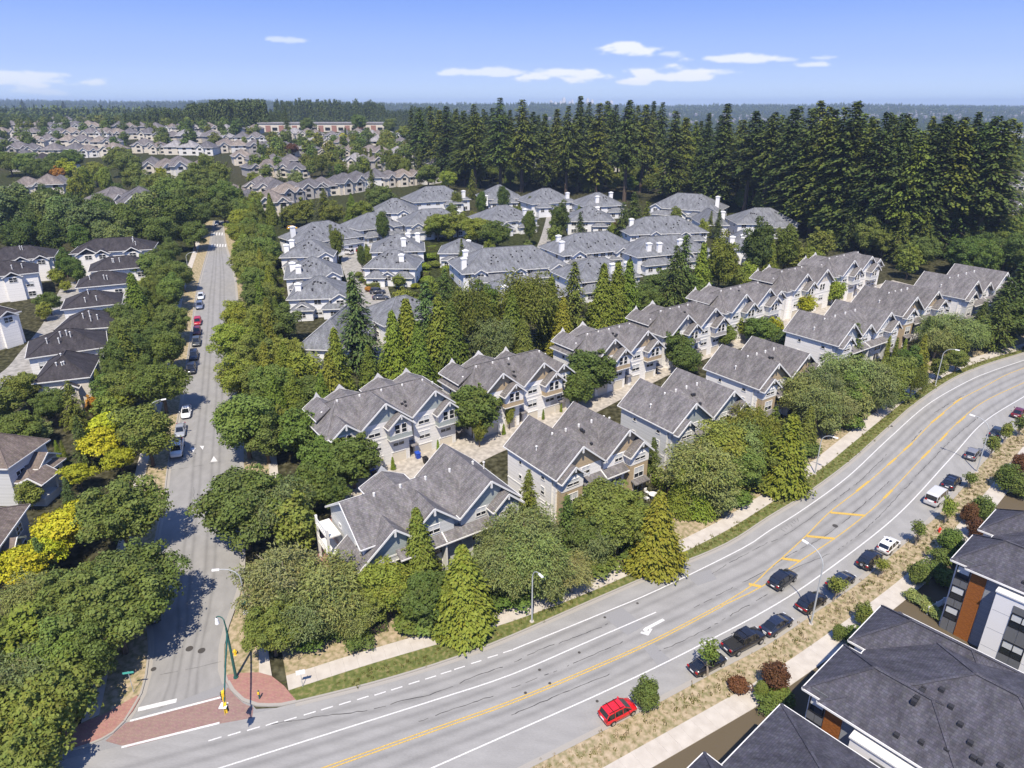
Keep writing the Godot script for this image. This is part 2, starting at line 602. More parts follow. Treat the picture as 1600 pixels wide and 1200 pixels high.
# spruce and fir: whorls of drooping branches with flat sprays
func fir_tree(h: float, r: float, bare: float, gap: float, per: int, spray: float, ragged: float) -> Array:
	var w := MB.new()
	w.tube([Vector3(0, -1, 0), Vector3(0, h * 0.3, 0), Vector3(0, h * 0.7, 0), Vector3(0, h * 0.99, 0)], [h * 0.016, h * 0.012, h * 0.006, 0.02], 7)
	var b := MB.new()
	var y := bare
	while y < h - 0.3:
		var t := (y - bare) / (h - bare)
		var prof := minf(1.0, pow(1.0 - t, 0.8) * 1.2 + 0.02) * (0.55 + 0.45 * sst(0.0, 0.16, t))
		for k in per:
			if rng.randf() < ragged * 0.35:
				continue
			var a := rng.randf() * TAU
			var l := r * prof * rng.randf_range(1.0 - ragged, 1.1)
			var out := Vector3(cos(a), 0, sin(a))
			var side := Vector3(-out.z, 0, out.x)
			var shade := tone(0.7, 1.3)
			var droop := rng.randf_range(0.12, 0.34)
			if l > 1.4:
				w.tube([Vector3(0, y, 0), Vector3(0, y + 0.2 - droop * l * 0.7, 0) + out * l * 0.85], [0.06, 0.02], 3)
			var n := maxi(3, int(l / spray * 2.6))
			for i in n:
				var f := (i + rng.randf()) / n
				f = 0.12 + 0.88 * f
				var p := Vector3(0, y, 0) + out * l * f + Vector3(0, 0.35 * sin(f * 3.0) - droop * l * f * f * 1.1, 0)
				var wide := spray * (1.25 - 0.7 * f) * (-1.0 if i % 2 else 1.0)
				p += side * wide * rng.randf_range(0.1, 0.9) + rv() * 0.12
				var nn := (Vector3(0, 1, 0) + out * 0.35 + rv() * 0.55).normalized()
				b.leaf(p, nn, (out + side * wide / spray * 0.6 + Vector3(0, -0.35, 0)).normalized(), spray * rng.randf_range(0.9, 1.5), spray * 0.55, shade * tone(0.75, 1.25))
		y += gap * rng.randf_range(0.7, 1.2)
	return [w.mesh(), b.mesh()]

var P := {}       # kind -> [[trunk mesh, crown mesh], ...], all built at a known height
var PH := {}      # kind -> that height
func proto(kind: String, h: float, variants: Array) -> void:
	P[kind] = variants
	PH[kind] = h

func make_plants() -> void:
	rng.seed = 7
	proto("maple", 10, [round_tree(10, 4.6, 1.7, 125, 330, 0.27, 1.1, 1.0, 0.38), round_tree(10, 4.3, 1.5, 110, 340, 0.28, 1.2, 1.0, 0.35), round_tree(10, 4.9, 1.9, 140, 300, 0.26, 1.0, 1.0, 0.4), round_tree(10, 4.0, 1.4, 110, 320, 0.27, 1.05, 1.0, 0.35)])
	proto("dense", 9, [round_tree(9, 4.3, 1.5, 150, 160, 0.34, 0.95, 1.0, 0.8), round_tree(9, 4.0, 1.2, 130, 170, 0.34, 1.0, 1.0, 0.78)])
	proto("birch", 9, [weeping_tree(9, 4.2, 1.3, 150, 46), weeping_tree(9, 4.6, 1.0, 165, 46), weeping_tree(9, 3.8, 1.6, 135, 46)])
	proto("locust", 7, [round_tree(7, 3.9, 2.0, 60, 130, 0.30, 1.05, 0.42, 0.4), round_tree(7, 3.6, 1.8, 54, 130, 0.30, 1.1, 0.42, 0.4)])
	proto("light", 9, [round_tree(9, 3.2, 1.2, 85, 110, 0.38, 1.0, 1.0, 0.45), round_tree(9, 3.5, 1.0, 90, 110, 0.38, 1.05, 1.0, 0.45)])
	proto("cedar", 12, [cone_tree(12, 3.6, 0.8, 1500, 11, 0.46, 0.5), cone_tree(12, 3.2, 0.75, 1400, 11, 0.46, 0.5), cone_tree(12, 3.9, 0.85, 1600, 11, 0.48, 0.5)])
	proto("column", 8, [cone_tree(8, 1.0, 0.42, 520, 10, 0.26, 0.2), cone_tree(8, 1.35, 0.5, 620, 10, 0.28, 0.25)])
	proto("spruce", 12, [fir_tree(12, 3.8, 0.4, 0.32, 10, 0.5, 0.4), fir_tree(12, 3.3, 0.4, 0.34, 10, 0.48, 0.45)])
	proto("fir", 36, [fir_tree(36, 7.2, 7, 0.55, 10, 0.85, 0.6), fir_tree(36, 6.4, 4, 0.55, 10, 0.85, 0.65), fir_tree(36, 8.0, 10, 0.55, 10, 0.85, 0.6), fir_tree(36, 5.6, 3, 0.5, 10, 0.8, 0.5), fir_tree(36, 7.0, 13, 0.55, 11, 0.85, 0.6)])
	proto("poplar", 13, [round_tree(13, 4.6, 1.5, 150, 170, 0.38, 1.15, 1.1, 0.5), round_tree(13, 4.0, 1.5, 130, 170, 0.38, 1.15, 1.2, 0.5), round_tree(13, 3.7, 1.2, 120, 170, 0.38, 1.1, 1.3, 0.45)])
	proto("young", 4.5, [round_tree(4.5, 1.35, 1.2, 34, 62, 0.2, 0.5, 1.1, 0.3), round_tree(4.5, 1.6, 1.4, 30, 52, 0.2, 0.5, 1.0, 0.2), round_tree(4.5, 1.2, 1.0, 40, 62, 0.2, 0.48, 1.2, 0.3)])
	proto("yew", 3.6, [round_tree(3.6, 1.55, 0.1, 80, 120, 0.17, 0.55, 1.15, 0.8), round_tree(3.6, 1.4, 0.1, 74, 120, 0.17, 0.55, 1.15, 0.8)])
	proto("shrub", 1.6, [round_tree(1.6, 1.1, 0.05, 34, 80, 0.16, 0.42, 0.9, 0.6), round_tree(1.6, 1.0, 0.05, 30, 80, 0.16, 0.42, 0.9, 0.6)])
	# the same kinds with few, larger leaves for the far neighbourhoods
	proto("far_round", 9, [round_tree(9, 4.2, 0.8, 34, 60, 0.75, 1.7), round_tree(9, 3.8, 0.8, 30, 60, 0.75, 1.6), round_tree(9, 3.2, 0.6, 30, 56, 0.7, 1.4)])
	proto("far_cone", 12, [cone_tree(12, 2.6, 0.85, 300, 6, 0.85, 0.35), fir_tree(12, 2.8, 0.4, 0.8, 6, 0.95, 0.4)])
	var d := MB.new()
	var dd := MB.new()
	d.tube([Vector3(0, -1, 0), Vector3(0.3, 9, 0), Vector3(1.2, 19, 0.3)], [0.28, 0.2, 0.06], 6)
	for i in 46:
		var y := rng.randf_range(3, 18.5)
		var a := rng.randf() * TAU
		var l := (20 - y) * rng.randf_range(0.15, 0.3) + 0.5
		d.tube([Vector3(y * 0.05, y, 0), Vector3(cos(a) * l + y * 0.05, y - 0.15 * l, sin(a) * l), Vector3(cos(a) * l * 1.5 + y * 0.05, y - 0.5 * l, sin(a) * l * 1.5)], [0.07, 0.05, 0.02], 4)
	for i in 260:
		var y := rng.randf_range(3, 15)
		dd.leaf(Vector3(y * 0.05, y, 0) + rv() * Vector3(3, 0.5, 3), rv(), rv(), 0.5, 0.08, tone())
	proto("dead", 20, [[d.mesh(), dd.mesh()]])

const NAMES := {"maple": "maple_tree", "dense": "maple_tree", "birch": "birch_tree", "locust": "locust_tree", "light": "leafy_tree", "cedar": "cedar_tree", "column": "columnar_tree", "spruce": "spruce_tree", "fir": "fir_tree",
	"poplar": "poplar_tree", "young": "young_tree", "yew": "clipped_shrub", "shrub": "shrub", "far_round": "broadleaf_tree", "far_cone": "conifer_tree", "dead": "dead_tree"}

func plant(kind: String, leaf: String, at: Vector3, h: float, wide: float, label: String, group := "") -> Node3D:
	var o := thing(NAMES[kind], label, "shrub" if kind in ["yew", "shrub"] else "tree", at, rng.randf() * TAU, group)
	var k: float = h / PH[kind]
	o.scale = Vector3(k * wide, k, k * wide)
	var q: Array = P[kind][rng.randi() % P[kind].size()]
	part(o, "trunk", q[0], M.bark_pale if kind in ["birch", "dead", "young"] else M.bark)
	part(o, "crown", q[1], M[leaf if rng.randf() < 0.4 else "%s %d" % [leaf, rng.randi() % 3]])
	return o

# a tree known by where its top shows, or, with foot > 0, by top and foot
func tree_at(kind: String, leaf: String, px: float, py: float, h: float, wide: float, label: String, group := "", foot := 0.0) -> void:
	var at: Vector3
	if foot > 0:
		at = G(px, foot)
		var r := ray(px, py)
		h = EYE.y + r.y * (at.z / r.z) - at.y
	else:
		at = ground(G(px, py, h * 0.93))
	plant(kind, leaf, at, h, wide, label, group)

# rows: [px, py of the top, height, width, kind, leaf]; labelled by look and by their place along the row
func tree_row(phrase: String, from: String, group: String, rows: Array) -> void:
	for i in rows.size():
		var q: Array = rows[i]
		tree_at(q[4], q[5], q[0], q[1], q[2], q[3], "%s %s, %s %s" % [looks(q[4], q[5]), phrase, nth(i + 1), from], group)

const LOOKS := {"leaf_maple": "mid green", "leaf_maple_b": "deep green", "leaf_maple_c": "fresh green", "leaf_dark": "dark green", "leaf_lime": "lime green", "leaf_yellow": "bright yellow", "leaf_gold": "golden", "leaf_birch": "grey-green", "leaf_birch_b": "pale feathery",
	"leaf_silver": "silvery dark", "leaf_cedar": "yellow-green", "leaf_cedar_b": "green", "leaf_cedar_c": "bronze-green", "leaf_spruce": "blue-green", "leaf_fir": "dark", "leaf_fir_b": "olive", "leaf_fir_c": "blackish", "leaf_hedge": "bright green", "leaf_red": "dark red",
	"leaf_olive": "olive green", "leaf_rust": "rusty", "leaf_sage": "sage grey"}
const KINDS := {"maple": "maple", "dense": "dense round maple", "birch": "birch", "locust": "layered locust", "light": "leafy tree", "cedar": "cedar", "column": "narrow conifer", "spruce": "spruce", "fir": "tall fir", "poplar": "bushy tree",
	"young": "young tree", "yew": "clipped shrub", "shrub": "low shrub", "far_round": "round tree", "far_cone": "pointed conifer", "dead": "dead tree"}
func looks(kind: String, leaf: String) -> String:
	return LOOKS[leaf] + " " + KINDS[kind]

# many trees spread over a patch of the view: a jittered grid, numbered from left to right
func belt(phrase: String, group: String, poly: Array, gap: float, mix: Array, hlo: float, hhi: float, keep := 0.9, most := 90) -> void:
	var pts := PackedVector2Array()
	var lo := Vector2(1e9, 1e9)
	var hi := -lo
	for q in poly:
		var g := G(q[0], q[1])
		var p := Vector2(g.x, g.z)
		pts.append(p)
		lo = lo.min(p); hi = hi.max(p)
	var found := []
	var x := lo.x
	while x < hi.x:
		var z := lo.y
		while z < hi.y:
			var p := Vector2(x + rng.randf_range(-0.42, 0.42) * gap, z + rng.randf_range(-0.42, 0.42) * gap)
			if Geometry2D.is_point_in_polygon(p, pts) and rng.randf() < keep:
				found.append(p)
			z += gap
		x += gap
	print(phrase, " ", found.size(), " ", lo, hi)
	while found.size() > most:
		found.remove_at(rng.randi() % found.size())
	found.sort_custom(func(a, b): return a.x / -a.y < b.x / -b.y)
	for i in found.size():
		var q: Array = mix[rng.randi() % mix.size()]
		var p := ground(Vector3(found[i].x, 0, found[i].y))
		plant(q[0], q[1], p, rng.randf_range(hlo, hhi) * (q[2] if q.size() > 2 else 1.0), rng.randf_range(0.85, 1.15), "%s %s, %s from the left" % [looks(q[0], q[1]), phrase, nth(i + 1)], group)

func hedge(label: String, a: Vector3, b: Vector3, w: float, h: float, leaf := "leaf_hedge", group := "clipped hedges") -> void:
	var at := ground((a + b) / 2)
	var o := thing("hedge", label, "hedge", at, 0, group)
	var m := MB.new()
	var d := (b - a)
	var l := d.length()
	d = d.normalized()
	var s := Vector3(-d.z, 0, d.x)
	var nn := int((l * h * 2 + l * w + w * h * 2) * 34)
	for i in nn:
		var f := rng.randf_range(-0.5, 0.5) * l
		var g := rng.randf_range(-0.5, 0.5) * w
		var y := rng.randf() * h
		var k := rng.randf() * (2 * h + w)
		var out := Vector3.UP
		if k < w:
			y = h + rng.randf_range(-0.12, 0.08)
		elif k < w + h:
			g = w / 2; out = s
		else:
			g = -w / 2; out = -s
		if rng.randf() < 0.12:
			f = l / 2 * signf(f); out = d * signf(f)
		var p := (a + b) / 2 + d * f + s * g
		m.leaf(ground(p, y) - at, (out + rv() * 0.8).normalized(), rv(), 0.22, 0.16, tone(0.7, 1.3))
	built(o, "foliage", m, M[leaf])
	var core := MB.new()
	var c0 := ground(a + d * 0.15, 0) - at
	var c1 := ground(b - d * 0.15, 0) - at
	core.bar(c0 + Vector3(0, h * 0.45, 0), c1 + Vector3(0, h * 0.45, 0), w * 0.8, h * 0.85)
	built(o, "stems", core, M.bark)

# ---------------------------------------------------------------- roofs, windows, walls
# two slopes along local x from 0 to l, ridge at yr, eaves at z = +-hw and height ye; trim gets barge boards and gutters
func gable(b: MB, trim: MB, xf: Transform3D, l: float, hw: float, ye: float, yr: float, boards := [true, true], gutter := true) -> void:
	var th := 0.16
	b.xf = xf
	trim.xf = xf
	for s in [-1.0, 1.0]:
		var r0 := Vector3(0, yr, 0); var r1 := Vector3(l, yr, 0)
		var e0 := Vector3(0, ye, hw * s); var e1 := Vector3(l, ye, hw * s)
		var dn := Vector3(0, -th, 0)
		if s > 0:
			b.quad(e0, e1, r1, r0)
			b.quad(r0 + dn, r1 + dn, e1 + dn, e0 + dn)
		else:
			b.quad(e1, e0, r0, r1)
			b.quad(r1 + dn, r0 + dn, e0 + dn, e1 + dn)
		b.quad(e0 + dn, e1 + dn, e1, e0)
		var nn := Vector3(0, hw, (yr - ye) * s).normalized()
		if boards[0]:
			trim.bar(e0 + Vector3(-0.05, -0.13, 0.06 * s), r0 + Vector3(-0.05, -0.13, 0), 0.09, 0.24, nn)
		if boards[1]:
			trim.bar(e1 + Vector3(0.05, -0.13, 0.06 * s), r1 + Vector3(0.05, -0.13, 0), 0.09, 0.24, nn)
		if gutter:
			trim.bar(e0 + Vector3(0, -0.09, 0.07 * s), e1 + Vector3(0, -0.09, 0.07 * s), 0.12, 0.15)
	b.xf = Transform3D()
	trim.xf = Transform3D()

# a hipped roof over x 0..w, z -d..0 (front at z = 0), with its overhang
func hip(b: MB, trim: MB, xf: Transform3D, w: float, d: float, ye: float, yr: float, over := 0.6, cut := -1.0) -> void:
	b.xf = xf
	trim.xf = xf
	var x0 := -over; var x1 := w + over; var z0 := over; var z1 := -d - over
	var e := [Vector3(x0, ye, z0), Vector3(x1, ye, z0), Vector3(x1, ye, z1), Vector3(x0, ye, z1)]
	var ra: Vector3
	var rb: Vector3
	var k := minf(x1 - x0, z0 - z1) * 0.5 if cut < 0 else cut
	if x1 - x0 >= z0 - z1:
		ra = Vector3(x0 + k, yr, (z0 + z1) / 2); rb = Vector3(x1 - k, yr, (z0 + z1) / 2)
		b.quad(e[0], e[1], rb, ra); b.quad(e[2], e[3], ra, rb)
		b.tri(e[1], e[2], rb); b.tri(e[3], e[0], ra)
	else:
		ra = Vector3((x0 + x1) / 2, yr, z0 - k); rb = Vector3((x0 + x1) / 2, yr, z1 + k)
		b.quad(e[1], e[2], rb, ra); b.quad(e[3], e[0], ra, rb)
		b.tri(e[0], e[1], ra); b.tri(e[2], e[3], rb)
	var dn := Vector3(0, -0.2, 0)
	b.quad(e[3] + dn, e[2] + dn, e[1] + dn, e[0] + dn)
	for i in 4:
		var o: Vector3 = [Vector3(0, 0, 0.04), Vector3(0.04, 0, 0), Vector3(0, 0, -0.04), Vector3(-0.04, 0, 0)][i]
		trim.bar(e[i] + o + Vector3(0, -0.1, 0), e[(i + 1) % 4] + o + Vector3(0, -0.1, 0), 0.1, 0.2)
	# ridge caps stand a little proud
	b.bar(ra + Vector3(0, 0.03, 0), rb + Vector3(0, 0.03, 0), 0.3, 0.06)
	for i in 4:
		var top: Vector3 = ra if ra.distance_to(e[i]) < rb.distance_to(e[i]) else rb
		b.bar(e[i] + Vector3(0, 0.03, 0), top + Vector3(0, 0.03, 0), 0.26, 0.05)
	b.xf = Transform3D()
	trim.xf = Transform3D()

func xz(at: Vector3, yaw: float) -> Transform3D:
	return Transform3D(Basis(Vector3.UP, yaw), at)

# a window or garage door: frame, glass below, blind above; it stands on the face at `at`, turned by yaw
func window(parent: Node3D, at: Vector3, w: float, h: float, yaw := 0.0, style := "blind", frame := "trim") -> void:
	var key := "%s %.2f %.2f %s" % [style, w, h, frame]
	if not cache.has(key):
		var f := MB.new()
		var t := 0.10
		f.box(Vector3(-w / 2 - t, -t, -0.03), Vector3(w / 2 + t, 0, 0.09))
		f.box(Vector3(-w / 2 - t, h, -0.03), Vector3(w / 2 + t, h + t, 0.09))
		f.box(Vector3(-w / 2 - t, 0, -0.03), Vector3(-w / 2, h, 0.09))
		f.box(Vector3(w / 2, 0, -0.03), Vector3(w / 2 + t, h, 0.09))
		var cols := 2 if w > 1.25 else 1
		if cols == 2:
			f.box(Vector3(-0.04, 0, -0.03), Vector3(0.04, h, 0.07))
		var split := h * 0.45
		if style != "plain":
			f.box(Vector3(-w / 2, split - 0.035, -0.03), Vector3(w / 2, split + 0.035, 0.065))
		var panes := []
		for i in cols:
			var x0 := -w / 2 + (w / cols) * i
			var x1 := x0 + w / cols
			var lo := MB.new()
			if style == "plain":
				lo.box(Vector3(x0, 0, -0.02), Vector3(x1, h, 0.03))
				panes.append([lo.mesh(), "glass"])
			else:
				lo.box(Vector3(x0, 0, -0.02), Vector3(x1, split, 0.03))
				panes.append([lo.mesh(), "glass"])
				var up := MB.new()
				up.box(Vector3(x0, split, -0.02), Vector3(x1, h, 0.03))
				panes.append([up.mesh(), "blind" if style == "blind" else "glass"])
		cache[key] = [f.mesh(), panes]
	var o := part(parent, "window", cache[key][0], M[frame])
	o.position = at
	o.rotation.y = yaw
	for p in cache[key][1]:
		part(o, "pane", p[0], M[p[1]])

func garage_door(parent: Node3D, at: Vector3, w: float, h: float, yaw := 0.0) -> void:
	var key := "garage %.2f %.2f" % [w, h]
	if not cache.has(key):
		var f := MB.new()
		f.box(Vector3(-w / 2 - 0.12, 0, -0.03), Vector3(-w / 2, h, 0.08))
		f.box(Vector3(w / 2, 0, -0.03), Vector3(w / 2 + 0.12, h, 0.08))
		f.box(Vector3(-w / 2 - 0.12, h, -0.03), Vector3(w / 2 + 0.12, h + 0.14, 0.1))
		var d := MB.new()
		for i in 4:
			d.box(Vector3(-w / 2, h * i / 4 + 0.012, -0.02), Vector3(w / 2, h * (i + 1) / 4 - 0.012, 0.03))
		cache[key] = [f.mesh(), d.mesh()]
	var o := part(parent, "garage_frame", cache[key][0], M.trim)
	o.position = at
	o.rotation.y = yaw
	part(o, "garage_door", cache[key][1], M.garage)

func gable_wall(b: MB, c: float, hw: float, y0: float, slope_top: float, slope_eave: float, full: float, z: float) -> void:
	# a triangle closed against the roof of half width `full`
	b.tri(Vector3(c - hw, y0, z), Vector3(c + hw, y0, z), Vector3(c, y0 + hw * (slope_top - slope_eave) / full, z))

# small things on a roof slope
func roof_bits(parent: Node3D, spots: Array, kind: String) -> void:
	if not cache.has(kind):
		var b := MB.new()
		if kind == "vent":
			b.box(Vector3(-0.2, -0.2, -0.2), Vector3(0.2, 0.24, 0.2))
		elif kind == "cap":
			b.tube([Vector3(0, -0.3, 0), Vector3(0, 0.22, 0), Vector3(0, 0.3, 0)], [0.17, 0.17, 0.05], 8)
		else:
			b.tube([Vector3(0, -0.4, 0), Vector3(0, 1.1, 0)], [0.1, 0.1], 7)
			b.tube([Vector3(0, 1.1, 0), Vector3(0, 1.25, 0)], [0.2, 0.16], 7)
		cache[kind] = b.mesh()
	for s in spots:
		part(parent, "roof_vent" if kind != "pipe" else "flue", cache[kind], M.vent if kind == "vent" else M.trim).position = s

# ---------------------------------------------------------------- three-storey townhouse blocks
const EH := 7.6
const RH := 11.8
func townhouse(label: String, garden: bool, px: float, py: float, yaw: float, xl: float, xr: float, fronts: Array, backs: Array, accent: String, roof := "roof_grey", walls := "white") -> void:
	# px, py: the peak of the first front gable, which stands at x = 0
	var pk := G(px, py, RH)
	var base := hgt(pk.x, pk.z)
	var front := Vector3(sin(yaw), 0, cos(yaw))
	var o := thing("townhouse_block", label, "townhouse", Vector3(pk.x, base, pk.z) - front * 1.3, yaw, "grey three-storey townhouse blocks")
	var d := 11.0
	var wall := MB.new()
	wall.box(Vector3(xl, -2, -d), Vector3(xr, EH + 0.1, 0))
	var roof_b := MB.new()
	var trim := MB.new()
	var acc := MB.new()
	var bays := MB.new()
	var slope := (RH - EH) / 5.0
	# main roof
	if garden:
		var m0: float = fronts[0][0] if fronts[0][2] < 1 else xl - 0.5
		gable(roof_b, trim, xz(Vector3(m0, 0, -d / 2), 0), fronts[-1][0] - m0, d / 2 + 0.5, EH + 0.05, RH - 0.45, [m0 < fronts[0][0], false])
		if m0 < fronts[0][0]:
			wall.tri(Vector3(xl, EH, -d), Vector3(xl, EH, 0), Vector3(xl, RH - 0.6, -d / 2))
	else:
		var lcut := 4.6
		var rc := xr - 3.0
		# left end hipped, right end running to the last gable
		hip(roof_b, trim, xz(Vector3(xl, 0, 0), 0), xr - xl, d, EH, RH - 0.25, 0.55, lcut)
	for q in backs:
		gable(roof_b, trim, xz(Vector3(q[0], 0, -d / 2 + 1.0), PI / 2), d / 2 + q[2], q[1], EH + 0.02 + (0.0 if q[1] > 4 else 1.2), RH + 0.02 - (0.0 if q[1] > 4 else 1.3), [false, true])
		bays.xf = xz(Vector3(q[0], 0, -d / 2 - 1.0), PI)
		bays.box(Vector3(-q[1] + 0.6, -2, 0), Vector3(q[1] - 0.6, EH + 0.3, d / 2 + q[2] - 2.3))
		bays.tri(Vector3(-q[1] + 0.6, EH + 0.3, d / 2 + q[2] - 2.3), Vector3(q[1] - 0.6, EH + 0.3, d / 2 + q[2] - 2.3), Vector3(0, RH - 0.4, d / 2 + q[2] - 2.3))
		bays.xf = Transform3D()
	for i in fronts.size():
		var q: Array = fronts[i]      # centre, half width, drop of the ridge, side of the nested gable (-1, 0, 1)
		var c: float = q[0]
		var hw: float = q[1]
		var yr: float = RH - q[2]
		var ye: float = yr - hw * slope
		var z := 0.7
		gable(roof_b, trim, xz(Vector3(c, 0, z + 0.75), PI / 2), (d + z + 1.4) if garden and q[2] < 1 else d / 2 + z + 0.5, hw, ye, yr, [true, garden])
		# the front of the block under this gable
		bays.box(Vector3(c - hw + 0.5, -2, -1), Vector3(c + hw - 0.5, ye + 0.2, z))
		gable_wall(acc, c, hw - 0.45, ye + 0.2, yr, ye, hw, z + 0.01)
		if garden and q[2] < 1:
			bays.tri(Vector3(c + hw - 0.45, EH, -d), Vector3(c - hw + 0.45, EH, -d), Vector3(c, RH - 0.4, -d))
		# white king post under the peak
		trim.box(Vector3(c - 0.13, yr - 1.15, z + 0.66), Vector3(c + 0.13, yr - 0.15, z + 0.86))
		trim.box(Vector3(c - hw + 0.5, 5.15, z), Vector3(c + hw - 0.5, 5.4, z + 0.06))
		var side: float = q[3]
		var nc := c + side * 2.15
		var nz := z + 1.15
		var nh := 2.5
		var ny := 9.55
		if side != 0:
			gable(roof_b, trim, xz(Vector3(nc, 0, nz + 0.6), PI / 2), 3.2, nh, ny - nh * slope * 1.05, ny, [true, false])
			gable_wall(acc, nc, nh - 0.4, 7.75, ny, ny - nh * slope * 1.05, nh, nz + 0.01)
			trim.box(Vector3(nc - 0.1, ny - 0.95, nz + 0.5), Vector3(nc + 0.1, ny - 0.12, nz + 0.68))
		if garden:
			# garden side: a bay from the ground with a tall window, white above
			if side != 0:
				acc.box(Vector3(nc - 1.95, -2, z - 0.5), Vector3(nc + 1.95, 5.55, nz))
				bays.box(Vector3(nc - 2.0, 5.55, z - 0.5), Vector3(nc + 2.0, 7.8, nz + 0.04))
				window(o, Vector3(nc, 6.25, nz + 0.04), 2.2, 0.95)
				window(o, Vector3(nc, 3.1, nz), 1.9, 1.75)
				window(o, Vector3(nc, 0.2, nz), 1.9, 1.9, 0, "plain")
				var can := MB.new()
				can.hexa([Vector3(nc - 1.6, 2.45, nz + 1.1), Vector3(nc + 1.6, 2.45, nz + 1.1), Vector3(nc + 1.6, 2.75, nz), Vector3(nc - 1.6, 2.75, nz), Vector3(nc - 1.6, 2.57, nz + 1.1), Vector3(nc + 1.6, 2.57, nz + 1.1), Vector3(nc + 1.6, 2.95, nz), Vector3(nc - 1.6, 2.95, nz)])
				built(o, "canopy", can, M[roof])
				window(o, Vector3(c - side * 1.3, 6.5, z), 1.5, 1.15)
			else:
				window(o, Vector3(c, 6.4 if q[2] < 2 else 0.4, z), 1.9, 1.15)
			if q[2] > 2:
				window(o, Vector3(c - 1.45, 2.9, z), 2.5, 1.5, 0, "plain")
				window(o, Vector3(c + 1.45, 2.9, z), 2.5, 1.5, 0, "plain")
				continue
			window(o, Vector3(c - side * 1.6, 3.0, z + 0.001), 2.2, 1.2, 0, "clear")
			window(o, Vector3(c - side * 1.6, 0.15, z + 0.001), 2.1, 2.0, 0, "plain")
		else:
			if side != 0:
				bays.box(Vector3(nc - 2.0, 5.5, z - 0.5), Vector3(nc + 2.0, 7.8, nz))
				acc.box(Vector3(nc - 2.06, 5.0, z - 0.4), Vector3(nc + 2.06, 5.78, nz + 0.06))
				trim.box(Vector3(nc - 2.12, 4.84, z - 0.4), Vector3(nc + 2.12, 5.0, nz + 0.12))
				window(o, Vector3(nc - 0.62, 6.0, nz), 0.86, 1.55, 0, "clear")
				window(o, Vector3(nc + 0.62, 6.0, nz), 0.86, 1.55, 0, "clear")
				window(o, Vector3(c - side * 2.1, 5.95, z), 2.0, 1.3)
			else:
				window(o, Vector3(c - 0.62, 6.0, z), 0.86, 1.55, 0, "clear")
				window(o, Vector3(c + 0.62, 6.0, z), 0.86, 1.55, 0, "clear")
			for s in ([-1, 1] if side != 0 else [0]):
				window(o, Vector3(c + s * 2.1, 3.2, z), 2.0, 1.3)
				garage_door(o, Vector3(c + s * 2.1, -0.15, z), 2.55, 2.2)
			if side != 0:
				# recessed entry beside the gable
				var e := MB.new()
				e.box(Vector3(c + hw - 0.2, -0.2, 0.0), Vector3(c + hw + 0.75, 2.1, 0.06))
				built(o, "entry_door", e, M.door)
				var can := MB.new()
				can.hexa([Vector3(c + hw - 0.4, 2.5, 1.5), Vector3(c + hw + 0.9, 2.5, 1.5), Vector3(c + hw + 0.9, 2.8, 0), Vector3(c + hw - 0.4, 2.8, 0), Vector3(c + hw - 0.4, 2.64, 1.5), Vector3(c + hw + 0.9, 2.64, 1.5), Vector3(c + hw + 0.9, 3.1, 0), Vector3(c + hw - 0.4, 3.1, 0)])
				built(o, "canopy", can, M[roof])
	if garden:
		# lean-to roofs over the ground floor between the bays
		var sk := MB.new()
		var a: float = fronts[0][0] + 0.2
		var e: float = fronts[-1][0] - 0.2
		sk.hexa([Vector3(a, 5.05, 2.1), Vector3(e, 5.05, 2.1), Vector3(e, 5.95, 0.4), Vector3(a, 5.95, 0.4), Vector3(a, 5.2, 2.1), Vector3(e, 5.2, 2.1), Vector3(e, 6.15, 0.4), Vector3(a, 6.15, 0.4)])
		built(o, "lean_to_roof", sk, M[roof])
		var mid := (a + e) / 2
		trim.box(Vector3(mid - 0.35, 0, 0.5), Vector3(mid - 0.15, 5.1, 1.9))
		trim.bar(Vector3(mid - 0.25, 5.26, 2.1), Vector3(mid - 0.25, 6.2, 0.4), 0.16, 0.14)
		trim.bar(Vector3(a, 5.1, 2.16), Vector3(e, 5.1, 2.16), 0.12, 0.16)
	# side windows and trim bands
	for y in [0.9, 3.7, 6.2]:
		window(o, Vector3(xl, y, -2.0), 0.8, 1.2, -PI / 2)
		window(o, Vector3(xl, y, -7.6), 0.6, 0.6, -PI / 2, "plain")
		window(o, Vector3(xr, y, -4.0), 0.7, 0.9, PI / 2)
	trim.box(Vector3(xl - 0.05, 2.45, -d - 0.05), Vector3(xl, 2.68, 0.04))
	trim.box(Vector3(xl - 0.06, -1, -0.14), Vector3(xl + 0.14, EH - 0.1, 0.05))
	built(o, "wall", wall, M[walls])
	built(o, "bay", bays, M[walls])
	built(o, "gable_wall", acc, M[accent])
	built(o, "roof", roof_b, M[roof])
	built(o, "trim", trim, M.trim)
	var caps := []
	var vents := []
	for i in 5:
		caps.append(Vector3(lerpf(xl + 4, xr - 4, i / 4.0), RH - 0.55, -d / 2 + 0.5))
	for i in 4:
		var t := rng.randf()
		vents.append(Vector3(rng.randf_range(fronts[0][0] + 4.4, fronts[0][0] + 5.2), lerpf(EH + 1, RH - 1, t), 0))
		vents[-1].z = -(vents[-1].y - EH) / (RH - 0.3 - EH) * 5.8 + 0.4
	roof_bits(o, caps, "cap")
	roof_bits(o, vents, "vent")
	roof_bits(o, [Vector3(xl + 1.4, EH + 1.0, -d * 0.5), Vector3(xr - 1.2, EH + 1.0, -d * 0.6)], "pipe")

